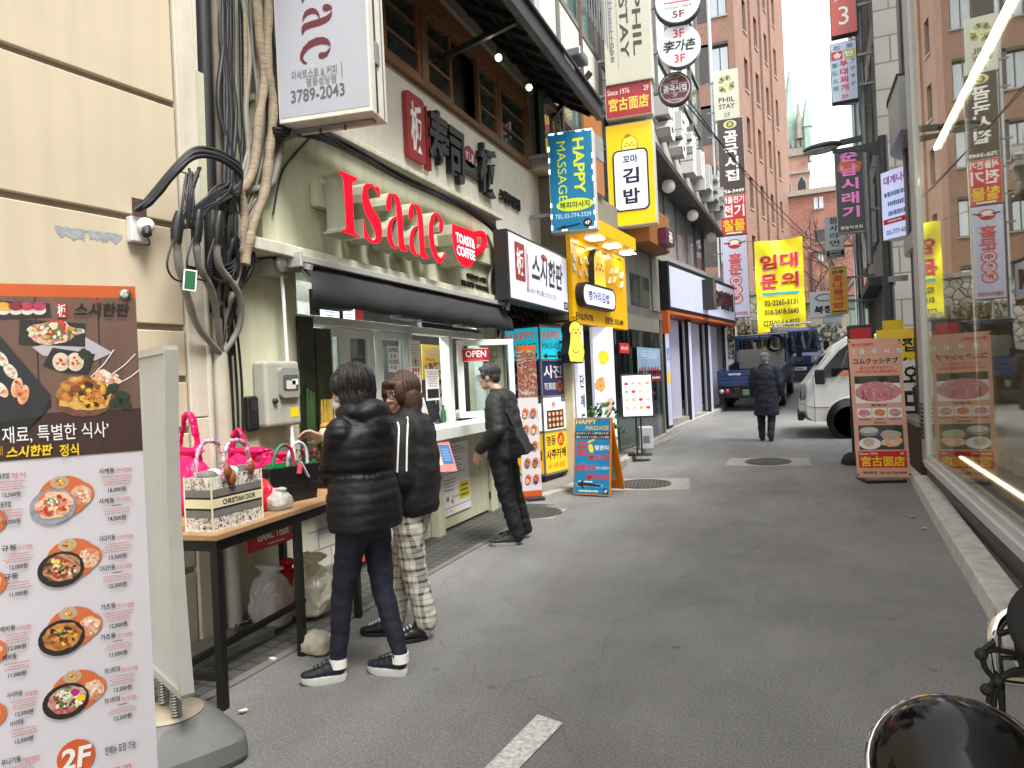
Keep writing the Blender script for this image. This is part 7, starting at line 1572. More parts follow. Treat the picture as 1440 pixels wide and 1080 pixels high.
rsign('pale blue vertical stew restaurant sign with red and teal lettering against the sky',1168,58,1206,142,19,mat('pale_blue_sign','#b5c0d2',.4,var=.04),s4,.9,DKGREY)
rsign('red vertical sign with a large white figure 3 at the top',1165,-110,1203,49,19,mat('coral_sign','#c2564c',.4,var=.05),lambda b,w,h,y:(b.T('3',0,-h*.66,w*.75,h*.32,PRW,y,.0,res=4),b.T('신드롬 헤어',0,h*.2,h*.9,w*.6,PRW,y,.01,rot=-90),b.T('HAIR',-w*.5,-h*.2,h*.4,w*.25,PRW,y,.0,rot=-90)),.9,DKGREY)
t=rsign('white and red shop sign low down with brushed black lettering behind the rent banner',1139,409,1186,446,29,mat('white_sign','#c9cdd2'),lambda b,w,h,y:(b.ell(-.05,h*.5,w*.6,h*.3,PRG,y),b.ell(-.05,h*.5,w*.5,h*.2,mat('white_sign','#c9cdd2'),y-.005),b.T('북청',-w*.2,-h*.4,w*1.1,h*.6,INK,y-.008,.04,shear=.15),b.rect(-w*.1,w*.9,-h*.92,-h*.86,PRR,y)),.8)
b=MB(); p=PY(1194,300,23); b.tube([(p.x+.1,22.6,gz(23)),(p.x+.1,22.6,7.5)],.08,STEEL,8); o=b.build('sign_pole'); tag(o,'grey pole beside the noodle and soup shop signs','pole')
# ================================================================ RIGHT-HAND BUILDINGS beyond the alley
sbm=brickmat('grey_cladding','#8f8b82','#85817a','#5f5c57',1.2,.6,.02,.6,'xyz',.3,.15)
mg=glassmat('street_glass',(.10,.13,.13),.3,.03,False)
SB=Frame(2.0,18.2,0,math.atan2(1,.10)); 
# facing -X: local x must run towards the camera: build with reversed frame
def rightface(name,label,x,y,L,z0,z1,bands,slope=.1,m=sbm,cat='building',bayn=6):
    """street front on the right side facing left; local x runs from far end to near end"""
    ang=math.atan2(-1,-slope); fx,fy=x+slope*L,y+L
    fr=Frame(fx,fy,0,ang); t=fr.root(name,label,cat); b=MB(); b.box(0,L,.25,6,z0,z1,dk); 
    for a,c in bands: b.box(0,L,0,.6,a,c,m)
    b.box(-.01,.5,-.03,.7,z0,z1,m); b.box(L-.4,L+.01,-.03,6,z0,z1,m); b.build('wall',t)
    b=MB(); zs_=sorted(q for w in bands for q in w); 
    for a,c in zip([w[1] for w in bands],[w[0] for w in bands[1:]]): b.box(.5,L-.4,.12,.2,a,c,mg)
    b.build('glazing',t); b=MB()
    for a,c in zip([w[1] for w in bands],[w[0] for w in bands[1:]]):
        for k in range(1,bayn): x_=L*k/bayn; b.box(x_-.05,x_+.05,-.02,.119,a,c,mul)
    build_each(b,'mullion',t); return t,fr
t,fr=rightface('clad_building','grey clad building with ribbon windows and thin pipes behind the street lamp',2.05,18.3,7.5,-.2,15,[(-.2,.5),(3.4,4.6),(6.4,7.0),(9.3,9.9),(12.3,12.9),(14.4,15)],.04)
b=MB(); 
for k,(x,z0_,z1_) in enumerate(((1.5,1,15),(2.9,1,11),(4.4,4,15),(5.7,4,15),(6.6,4,15))): b.tube([(x,-.25-.05*(k%2),z0_),(x,-.25-.05*(k%2),z1_)],.06,STEEL if k%2 else GREY,8)
for z in (5,8.2,11): b.tube([(5.7,-.25,z),(5.7,-.9,z+.1)],.06,STEEL,8)
build_each(b,'pipe',t)
b=MB(); b.slab([(0,3.4),(7.2,3.4),(7.2,3.6),(0,3.6)],-.35,-.0005,BLACK); b.build('awning',t)
b=MB(); b.box(1,3,-.28,-.0005,5.1,6.3,mat('aircon_grey','#b3b1a8')); b.build('air_conditioner',t,bev=.02); b=MB(); b.box(4.8,5.5,-.3,-.0005,7.2,8.2,mat('aircon_grey','#b3b1a8')); b.build('air_conditioner',t,bev=.02); b=MB(); b.box(4.6,5.3,-.32,-.0005,4.7,6.2,WHITE); b.build('air_conditioner',t,bev=.02)
t,fr=rightface('far_shop_building','narrow glass fronted building further up the street',2.45,26.2,9,.5,13,[(.5,1.3),(4.2,4.9),(7,7.6),(10,10.6),(12.4,13)],.14,plw,bayn=5)
# ================================================================ CURVED GLASS BUILDING at the alley corner
cvm=mat('curved_cladding','#8f9290',.4,.0,var=.08); cgl=glassmat('curved_glass',(.05,.08,.08),.35,.02,False)
cb_=thing('curved_building','building with a curved dark glass corner and a broad rounded canopy band','building',(2.35,11.6,0),0)
def cring(r,z,n=20): return [V((r*math.cos(R(180+ (90)*k/n))*-1*-1,-r*math.sin(R(90*k/n))*-1*-1,z)) for k in range(n+1)]
def curved(b,r,z0,z1,m,L=3.0,cx=0,cy=0):
    """front: straight run on the left face, quarter-round to the far side"""
    pts=[V((cx-r,cy-1.0,0))]+[V((cx-r*math.cos(R(6*k)),cy+r*math.sin(R(6*k)),0)) for k in range(16)]+[V((cx+4,cy+r,0))]
    n=len(pts); vs=[(p.x,p.y,z0) for p in pts]+[(p.x,p.y,z1) for p in pts]
    b.add(vs,[(i+1,i,i+n,i+n+1) for i in range(n-1)],m,True); b.add([(p.x,p.y,z1) for p in pts]+[(cx+4,cy-1,z1)],[tuple(range(n+1))[::-1]],m); b.add([(p.x,p.y,z0) for p in pts]+[(cx+4,cy-1,z0)],[tuple(range(n+1))],m); b.add([(cx-r,cy-1,z0),(cx+4,cy-1,z0),(cx+4,cy-1,z1),(cx-r,cy-1,z1)],[(0,1,2,3)],m)
b=MB(); curved(b,.72,0,3.1,mat('ground_floor_dark','#3a3936',.6,var=.2)); curved(b,.80,3.1,3.3,cvm); curved(b,.70,3.3,4.6,cgl); curved(b,.92,4.6,5.3,cvm); curved(b,.94,5.3,5.34,DKGREY); curved(b,.70,5.34,12,cgl); curved(b,.8,8.2,8.5,cvm); b.build('wall',cb_)
b=MB()
for k in range(0,16,3):
    a=R(6*k); b.tube([(-.74*math.cos(a),.74*math.sin(a),5.34),(-.74*math.cos(a),.74*math.sin(a),12)],.03,mul,6); b.tube([(-.74*math.cos(a),.74*math.sin(a),3.3),(-.74*math.cos(a),.74*math.sin(a),4.6)],.03,mul,6)
build_each(b,'mullion',cb_)
# lit vertical sign on it
SGF=Frame(1.62,12.5,0,R(-62))
def s5(b,w,h,y):
    b.T('대게나라',0,h*.72,w*1.6,h*.25,mat('purple_print','#9a3a8a',.5,var=0),y,.05)
    for k in range(3): fine(b,-w*.8,w*.8,h*(.2-.28*k),h*(.42-.28*k),y,1,BLUEP,.7,k+2)
    b.rect(-w*.9,w*.5,-h*.55,-h*.4,PRR,y); fine(b,-w*.8,w*.4,-h*.53,-h*.42,y-.003,1,PRW,.6,4); b.T('02-777-4338',0,-h*.8,w*1.5,h*.14,BLUEP,y,.03)
p=PY(1262,285,12.4); t=thing('lit_shop_sign','lit white shop sign with purple and blue print on the curved corner','sign',(p.x,12.4,p.z),R(-50)); h=PY(1262,236,12.4).z-p.z; w=.3
b=MB(); b.box(-w,w,0,.3,-h,h,WS); b.build('case',t,bev=.01); b=MB(); b.rect(-w+.01,w-.01,-h+.01,h-.01,lit('lit_lilac_sign','#b9c0e6',.4),-.002); s5(b,w,h,-.004); b.build('face',t)
# planter wall of dark red brick, bins and cards behind the meat banner
dbm=brickmat('dark_red_brick','#5a3530','#4c2c28','#2c211e',.2,.065,.01,.8,'xyz',.5,.2)
PL_=Frame(1.62,10.2,gz(10.3),math.atan2(-1,-.06)); t=thing('brick_planter','low dark red brick planter wall beside the granite kerb','planter',(1.42,10.05,gz(10.2)),0); b=MB(); b.box(0,.9,0,1.7,-.05,.72,dbm); b.build('wall',t); b=MB(); b.box(-.02,.92,-.02,1.72,.72,.78,CONC); b.build('coping',t)
def s6(b,w,h,y):
    b.rect(-w,w,h*.35,h,PRY,y); b.T('맛집',0,h*.66,w*1.2,h*.3,INK,y-.003,.04); b.T('우오',0,h*0.02,w*1.3,h*.4,INK,y,.05); b.T('ㅁ드',0,-h*.55,w*1.3,h*.5,INK,y,.05)
t=thing('parking_board','white board with a yellow head and large black letters behind the brick planter','sign',(1.52,12.1,gz(12)+.55),R(-14)); b=MB(); w,h=.33,.72; b.box(-w,w,0,.03,0,2*h,PRW); o=MB(); s6(o,w,h,-.003); b.build('board',t); o.build('print',t,M=Mx.Translation((0,0,h))); b=MB(); b.box(-w,-w+.04,.03,.06,-.6,2*h,GREY); b.box(w-.04,w,.03,.06,-.6,2*h,GREY); b.build('frame',t)
t=thing('green_bin','green plastic crate top beyond the planter','bin',(1.85,12.3,gz(12)),0); b=MB(); b.box(-.25,.25,-.2,.2,1.2,1.75,mat('bin_green','#1a7a45',.45,var=.08)); b.build('body',t,bev=.03); b=MB(); b.box(-.28,.28,-.23,.23,1.75,1.82,mat('bin_green','#1a7a45')); b.build('lid',t,bev=.02); b=MB(); b.box(-.22,.22,-.17,.17,0,1.2,DKGREY); b.build('stand',t)
t=thing('red_board','red board in a black frame sticking up behind the meat banner','board',(.72,12.2,gz(12)),R(0)); b=MB(); z0,z1=PY(1210,472,12.2).z,PY(1210,457,12.2).z; x0,x1=PY(1191,465,12.2).x-.72,PY(1229,465,12.2).x-.72; b.box(x0,x1,0,.03,.9-.0,z1-gz(12),BLACK); b.build('frame',t); b=MB(); b.rect(x0+.04,x1-.04,1.0,z1-gz(12)-.05,PRR,-.003); b.build('face',t); b=MB(); b.box(x0,x0+.04,.03,.06,0,.95,BLACK); b.box(x1-.04,x1,.03,.06,0,.95,BLACK); b.build('leg',t)
leafy('potted_plant','thin dark plant beside the large lettered board',1.75,11.9,gz(12)+.75,.22,.8,60,mat('dark_leaf',(.03,.07,.025)),14,pot=DKGREY)
# street lamp
lp=GS(1252,632); lm=mat('lamp_iron','#3d4042',.5,.3,var=.12)
p=PY(1241,200,13.1); q=PY(1240,640,13.1)
sl_=thing('street_lamp','dark grey street lamp with a flat oval head on a horizontal arm','street lamp',(p.x,13.1,gz(13.1)),0); g=gz(13.1)
b=MB(); b.tube([(0,0,0),(0,0,.5)],[.11,.11],lm,14); b.tube([(0,0,.5),(0,0,1.4)],[.09,.09],lm,14); b.tube([(0,0,1.4),(0,0,p.z-g+.1)],[.085,.075],lm,14); b.build('pole',sl_)
hd=PY(1157,207,13.1); b=MB(); za=p.z-g-.06
pts=[(-.02,za+.1),(-.02,za-.16),(-.3,za-.03),(-.75,za-.0),(-.75,za+.05),(-.3,za+.06)]; b.slab(pts,-.04,.04,lm); b.build('arm',sl_,bev=.01)
hx=hd.x-p.x; hz=hd.z-g
b=MB(); M_=Mx.Rotation(R(-4),4,'Y'); b.sph((0,0,0),(.31,.18,.07),lm,24,None,12); b.box(.26,.60,-.05,.05,-.03,.05,lm); b.build('head',sl_,M=Mx.Translation((hx,0,hz))@M_)
b=MB(); b.sph((-.03,0,-.045),(.27,.15,.055),mat('lamp_lens','#8d928f',.2,var=.05),20,None,8); b.build('lens',sl_,M=Mx.Translation((hx,0,hz))@M_)
b=MB(); zc=PY(1240,397,13.1).z-g; b.box(-.02,.26,-.14,-.09,zc-.02,zc+.07,STEEL); b.tube([(0,0,zc-.06),(0,0,zc+.06)],.1,lm,14); b.build('clamp',sl_)
for k,z in enumerate((zc-.8,zc-1.15)): 
    b=MB(); b.box(-.13,.16,-.16,-.09,z-.12,z+.16,[PRY,mat('pale_blue_sign','#b5c0d2')][k]); o=b.build('notice',sl_)
# ================================================================ MEAT RESTAURANT BANNER
c0,c1=GS(1206,678),GS(1282,676); MFr=Frame(c0.x,c0.y,c0.z,math.atan2(c1.y-c0.y,c1.x-c0.x)+R(-2))
mbn=MFr.root('meat_banner','salmon pink standing banner with raw meat photographs and gold characters on red','banner')
tan=mat('banner_salmon','#dca78e',.5,var=.04,scale=2); w=(V((c1.x,c1.y))-V((c0.x,c0.y))).length*.98; z0=.06; h=MFr.px(1235,469)[1]-c0.z-z0
lean=Mx.Shear('XZ',4,(0,0)) 
MS=Mx.Translation((0,0,z0))@Mx.Rotation(R(.9),4,'Y')@Mx.Rotation(R(-8),4,'X')
b=MB(); b.box(0,w,0,.006,0,h,tan); y=-.0015; U=lambda f:f*w; Z=lambda f:f*h
raw=foodmat('photo_raw_meat',['#8a2a3a','#b04a5a','#d8a0a0','#c06070','#e8d0cc','#7a2030'],7,dist=2.5); gry=mat('photo_table_grey','#4b4744',.5,var=.2,scale=10)
b.T('炭火焼肉専門',U(.27),Z(.955),U(.42),Z(.025),redm,y,.02)
for k,s in enumerate('곰국시집'): b.T(s,U(.25+.235*k),Z(.905),U(.13),Z(.046),INK,y,.12); b.T(s,U(.25+.235*k),Z(.905),U(.12),Z(.042),PRW,y-.0012,.03)
b.T('明洞',U(.09),Z(.905),U(.06),Z(.05),PRW,y)
b.T('コムクッシチブ',U(.5),Z(.835),U(.86),Z(.045),INK,y,.03); b.T('最上の“質”を追求する',U(.5),Z(.785),U(.62),Z(.022),redm,y,.01); b.T('40年伝統の炭火焼肉専門店',U(.5),Z(.757),U(.8),Z(.022),redm,y,.01)
b.rect(U(.07),U(.93),Z(.53),Z(.725),PRW,y); b.rect(U(.07),U(.93),Z(.67),Z(.725),gry,y-.0006); b.ell(U(.5),Z(.61),U(.43),Z(.075),raw,y-.0012,26,0,.08,2); b.ell(U(.36),Z(.65),U(.1),Z(.02),PRW,y-.001,14,0,.4,1); b.ell(U(.6),Z(.7),U(.1),Z(.02),lef,y-.0014,14,.3,.6,3); b.ell(U(.12),Z(.7),U(.05),Z(.02),lef,y-.0014,14,.3,.6,3)
b.T('꽃등심',U(.5),Z(.513),U(.3),Z(.014),INK,y,.03)
for k,m in enumerate((raw,foodmat('photo_red_slices',['#a03a2a','#c85a3c','#e0a070','#b8b040'],9),foodmat('photo_grill',['#8a5a4a','#b08070','#d0b0a0','#6a4038'],14))):
    b.rect(U(.08+.29*k),U(.35+.29*k),Z(.425),Z(.492),PRW,y); b.ell(U(.215+.29*k),Z(.458),U(.11),Z(.026),m,y-.0012,18,0,.2,k); fine(b,U(.1+.29*k),U(.33+.29*k),Z(.405),Z(.418),y,1,INK,.6,k)
b.T('한우등심',U(.5),Z(.387),U(.22),Z(.013),INK,y,.03)
b.rect(U(.08),U(.92),Z(.195),Z(.37),gry,y); b.ell(U(.28),Z(.325),U(.19),Z(.034),mat('grey_bowl','#8f8f8d',.4,var=.05),y-.0006); b.ell(U(.28),Z(.335),U(.17),Z(.022),mat('soup_pale','#c9c6bd',.4,var=.05),y-.001); b.ell(U(.28),Z(.24),U(.21),Z(.042),PRW,y-.0014); b.ell(U(.26),Z(.248),U(.11),Z(.03),mat('noodle_pale','#c9b79a',.5,var=.15,scale=60),y-.002); b.ell(U(.7),Z(.25),U(.2),Z(.035),salm,y-.0014,18,.1,.2,5); b.ell(U(.68),Z(.3),U(.19),Z(.035),mat('photo_seeds','#b9b09a',.5,var=.5,scale=150),y-.0018,18,0,.25,6); b.ell(U(.82),Z(.34),U(.1),Z(.025),lef,y-.001,14,0,.5,7)
b.rect(U(.05),U(.95),Z(.068),Z(.185),redm,y); b.T('Since 1976',U(.24),Z(.168),U(.34),Z(.016),PRW,y-.001,.02); b.T('2F',U(.87),Z(.168),U(.07),Z(.015),PRW,y-.001,.02); b.T('宮古面店',U(.5),Z(.113),U(.82),Z(.075),PRY,y-.001,.05)
b.T('예약문의  TEL 02-756-3449',U(.52),Z(.033),U(.82),Z(.022),INK,y,.04)
b.build('sheet',mbn,M=MS)
b=MB(); 
for x in (.02,.98):
    for z in (.02,.98): b.sph((U(x),-.004,Z(z)),.012,BLACK,8)
build_each(b,'clip',mbn,M=MS); b=MB(); b.tube([(w/2,.04,0),(w/2-.02,.27,h*.99)],.012,BLACK,8); b.box(w*.1,w*.85,-.14,.3,-.0,.035,BLACK); b.box(w*.15,w*.8,-.12,.26,.035,.06,STEEL); b.build('stand',mbn)
p=GS(1199,652); t=thing('black_weight','black rubber weight at the foot of the meat banner','weight',(p.x,p.y,p.z),0); b=MB(); b.loft([[V((.16*s_*math.cos(R(20*k)),.2*s_*math.sin(R(20*k)),z)) for k in range(18)] for s_,z in ((1,0),(1,.05),(.7,.13),(.3,.17))],RUBBER); b.build('body',t)
# ================================================================ GLASS SHOP (right foreground)
S=.036; X00=1.115
def gx(y): return X00+S*y
Lg=13.4; yfar=9.95
GFm=Frame(gx(yfar),yfar,0,math.atan2(-1,-S))   # local x: from the far corner towards the camera, facing the street
gs=GFm.root('glass_shop','modern shop with a full height reflecting glass front and grey metal corner post','building')
gal=mat('grey_aluminium','#a9aaa6',.4,.1,var=.05,stain=.06); gal2=mat('pale_aluminium','#cfd0ce',.35,.1,var=.04)
base=mat('dark_stone_base','#55544f',.6,var=.25,scale=6,stain=.15)
zs0=.44
b=MB(); b.box(-.12,Lg,.0,.25,-.1,zs0-.14,base); b.build('plinth',gs)
b=MB(); b.box(-.12,.26,-.04,.25,zs0-.139,6.9,gal); b.box(-.2,-.121,.0,5,-.1,6.9,mat('side_cladding','#77766f',.6,var=.1)); b.build('corner_post',gs,bev=.006)
b=MB()
for k in range(9): z=.62+k*.05; b.box(-.06,.2,-.055,-.041,z,z+.028,BLACK)
b.build('vent_grille',gs)
b=MB(); b.box(.261,Lg,-.06,.02,zs0-.138,zs0-.06,gal2); b.box(.261,Lg,-.03,.06,zs0-.059,zs0,gal2); b.box(.261,.31,-.03,.06,zs0,6.7,gal2); b.box(.261,Lg,-.05,5,6.701,6.9,gal2); b.build('window_frame',gs,bev=.004)
shopg=glassmat('shopfront_glass',(.86,.84,.74),.15,0.004)
jx=[.31,3.3,6.2,9.2,Lg]
for a,c in zip(jx,jx[1:]): b=MB(); b.box(a+.004,c-.004,.0,.012,zs0,6.7,shopg); b.build('glass_pane',gs)
# the room behind: timber floor, dark back wall, curtains, light strips, swivel chair
fw=mat('shop_timber_floor',(.30,.2,.11),.4,var=.2,scale=3,stretch=(1,8,1))
b=MB(); b.box(-.1,Lg,.3,5.0,zs0-.12,zs0-.06,fw); b.build('floor',gs)
b=MB(); b.box(-.1,Lg,4.9,5,zs0,6.7,mat('shop_back_wall','#a59c86',.7,var=.12)); b.box(-.1,0,.3,4.9,zs0,6.7,mat('shop_back_wall','#4b463c')); b.box(-.1,Lg,.3,4.9,6.4,6.5,mat('shop_ceiling','#8a8474',.8,var=.1)); b.build('inner_wall',gs)
b=MB(); cur=mat('sheer_curtain','#8c8266',.8,var=.1); vs=[];N=90
for i in range(N+1): x=.35+2.2*i/N; yy=.55+.05*math.sin(i*.9)+.02*math.sin(i*2.3); vs+=[(x,yy,zs0),(x,yy,3.2)]
b.add(vs,[(2*i,2*i+2,2*i+3,2*i+1) for i in range(N)],cur,True); b.build('curtain',gs)
STR=mat('warm_strip',(1,.92,.72),.3,emit=6,var=0); STR2=mat('white_strip',(1,.97,.9),.3,emit=14,var=0)
b=MB(); b.box(.4,8.5,.28,.31,zs0-.02,zs0+.0,STR); b.build('floor_light_strip',gs)
t0=V((1.6,.5,3.35));
tl_=GFm.root('strip_light','long white strip light hung inside the glass shop front','light'); b=MB(); a=GFm.px(1316,211,-.15); c=GFm.px(1410,20,-.15); print('TUBE',a,c); b.box(min(a[0],c[0]),max(a[0],c[0])+1,.13,.17,(a[1]+c[1])/2-.018,(a[1]+c[1])/2+.018,STR2); b.build('tube',tl_)
b=MB()
for k in (0.3,1.8,3.5): b.tube([(min(a[0],c[0])+k,.15,(a[1]+c[1])/2+.03),(min(a[0],c[0])+k,.15,6.4)],.006,BLACK,5)
b.build('wire',tl_)
sc_=thing('swivel_chair','chrome star foot of a swivel chair standing on the shop floor behind the glass','chair',GFm.M@V((GFm.px(1425,682,-.9)[0],.9,zs0-.06))+GFm.o,0)
for k in range(5): a=R(72*k+10); b=MB(); b.bar((0,0,.1),(.3*math.cos(a),.3*math.sin(a),.06),.035,.03,CHROME); b.sph((.29*math.cos(a),.29*math.sin(a),.03),.03,BLACK,8); b.build('leg',sc_)
b=MB(); b.tube([(0,0,.08),(0,0,.42)],.03,CHROME,10); b.build('column',sc_); b=MB(); b.box(-.22,.22,-.22,.22,.42,.5,mat('seat_leather','#3a332b',.5,var=.1)); b.build('seat',sc_,bev=.03); b=MB(); b.box(-.2,.2,.2,.26,.5,.9,mat('seat_leather','#3a332b')); b.build('backrest',sc_,bev=.03)
# ================================================================ MOTORCYCLE (bottom right, close to the camera)
mc=thing('motorcycle','dark motorcycle with round mirrors and corded chrome rack at the kerb','motorcycle',(.75,1.0,0),R(0)); MO=V((.75,1.0,0))
def cpt(u,v,d): return CP+ray(u,v)*d-MO
lac=mat('black_lacquer','#08080a',.12,.0,var=0,spec=.35)
# round mirror back (convex shell seen from behind)
c=cpt(1350,1090,.86); r=.100
nd=(CP-MO-c); nd.normalize(); nd=(nd+V((0,0,.75))).normalized(); Mq=nd.to_track_quat('Z','Y').to_matrix().to_4x4()
b=MB(); b.lathe([(r*1.0,-.012),(r*1.0,.0),(r*.97,.012),(r*.86,.03),(r*.65,.047),(r*.35,.058),(.004,.061)],lac,c,40,Mq); b.build('mirror',mc)
b=MB(); b.lathe([(r*.99,-.014),(r*1.035,-.01),(r*1.035,.004),(r*1.0,.006)],CHROME,c,40,Mq); b.build('mirror_rim',mc)
b=MB(); b.tube(arc([c+V((0,0,-.02)),c+V((.02,.02,-.2)),c+V((.1,.02,-.36))]),.009,CHROME,10); b.build('mirror_stalk',mc)
# second mirror at the frame edge
c2=cpt(1490,880,1.15); nd=(CP-MO-c2).normalized(); nd=(nd+V((-.55,-.1,.1))).normalized(); Mq=nd.to_track_quat('Z','Y').to_matrix().to_4x4(); r=.074
b=MB(); b.lathe([(.003,-.03),(r*.6,-.024),(r*.95,-.006),(r,.004),(r*.97,.014),(r*.84,.016)],RUBBER,c2,32,Mq); b.build('mirror',mc); b=MB(); b.lathe([(r*.83,.012),(.003,.013)],mat('mirror_glass','#3a3d3e',.05,.9,var=0),c2,32,Mq); b.build('mirror_glass',mc)
# tubular rack with black cord
rk=lambda u,v,d=1.25: cpt(u,v,d)
b=MB(); b.tube(arc([rk(1402,955),rk(1397,905),rk(1400,880),rk(1415,866),rk(1440,860),rk(1490,856)],8),.0125,CHROME,12); b.tube([rk(1400,918),rk(1440,921),rk(1500,926)],.012,CHROME,12); b.tube(arc([rk(1402,952),rk(1425,955),rk(1500,962)],6),.012,CHROME,12); b.tube([rk(1402,953),rk(1404,1010,1.25)],.012,CHROME,12); b.build('rack',mc)
b=MB(); cord=mat('bungee_cord','#0c0c0d',.7,var=.2)
for pts in ([(1378,920),(1396,914),(1420,918),(1450,925)],[(1380,921),(1386,940),(1396,952),(1404,958)],[(1404,957),(1420,945),(1440,941),(1460,944)],[(1402,960),(1415,950),(1440,945)],[(1379,918),(1390,908),(1398,903)],[(1390,990),(1393,965),(1402,957)],[(1396,1000),(1398,975),(1405,958)],[(1410,1000),(1406,975),(1404,958)],[(1404,892),(1420,888),(1435,890),(1447,905)],[(1428,888),(1432,915),(1440,945)],[(1386,975),(1396,970),(1410,975)]):
    b.tube(arc([rk(u,v,1.235) for u,v in pts],5),.005,cord,7)
for u,v in ((1380,920),(1403,958),(1388,970)): b.sph(rk(u,v,1.232),.011,cord,8)
b.build('cord',mc)
b=MB(); b.box(.1,.34,.0,1.1,.45,.85,lac); b.box(.14,.30,-.4,.0,.5,.7,lac); b.build('body',mc,bev=.06,seg=3)
for yy in (-.45,.95):
    b=MB(); N=28; b.tube([(.22,yy+.25*math.cos(2*math.pi*k/N),.30+.25*math.sin(2*math.pi*k/N)) for k in range(N)],.05,RUBBER,10,closed=True); w_=b.build('wheel',mc); b=MB(); b.lathe([(.0,-.03),(.2,-.03),(.21,0),(.2,.03),(0,.03)],STEEL,(.22,yy,.30),24,Mx.Rotation(R(90),4,'Y')); b.build('rim',w_)
b=MB(); b.tube([(.22,-.45,.3),(.22,-.3,.95)],.025,CHROME); b.tube([(.0,-.25,1.0),(.22,-.3,1.02),(.44,-.25,1.0)],.014,CHROME); b.build('handlebar',mc)
# ================================================================ VEHICLES
navy=mat('navy_paint',(.022,.05,.15),.3,.25,var=.12,scale=3,coat=.6); wpt=mat('white_van_paint','#dededb',.3,0,var=.04,scale=2,coat=.5,stain=.05)
vgl=glassmat('vehicle_glass',(.3,.36,.38),.12,.02); vdk=glassmat('vehicle_dark_glass',(.012,.014,.016),.02,.03,False)
RLm=mat('red_lamp','#b0121a',.2,var=.1,coat=.6); CLm=mat('clear_lamp','#b9bbb9',.12,.3,var=.15,scale=40); AMB=mat('amber_lamp','#c87a22',.2,var=.1); ALU=mat('aluminium_sheet','#a5a49e',.45,.4,var=.12,scale=3)
plas=mat('black_plastic','#17181a',.6,var=.2)
def wheel(par,x,y,r,w=.18):
    b=MB(); b.lathe([(r*.62,-w/2),(r*.93,-w/2),(r,-w*.35),(r,w*.35),(r*.93,w/2),(r*.62,w/2)],RUBBER,(x,y,r),28,Mx.Rotation(R(90),4,'Y')); t_=b.build('wheel',par)
    b=MB(); s=1 if x>0 else -1; b.lathe([(.0,.0),(r*.2,.0),(r*.3,-.03),(r*.55,-.03),(r*.63,.0),(r*.63,.03),(0,.03)],STEEL,(x+s*w*.42,y,r),24,Mx.Rotation(R(90*s),4,'Y')); b.build('rim',t_)
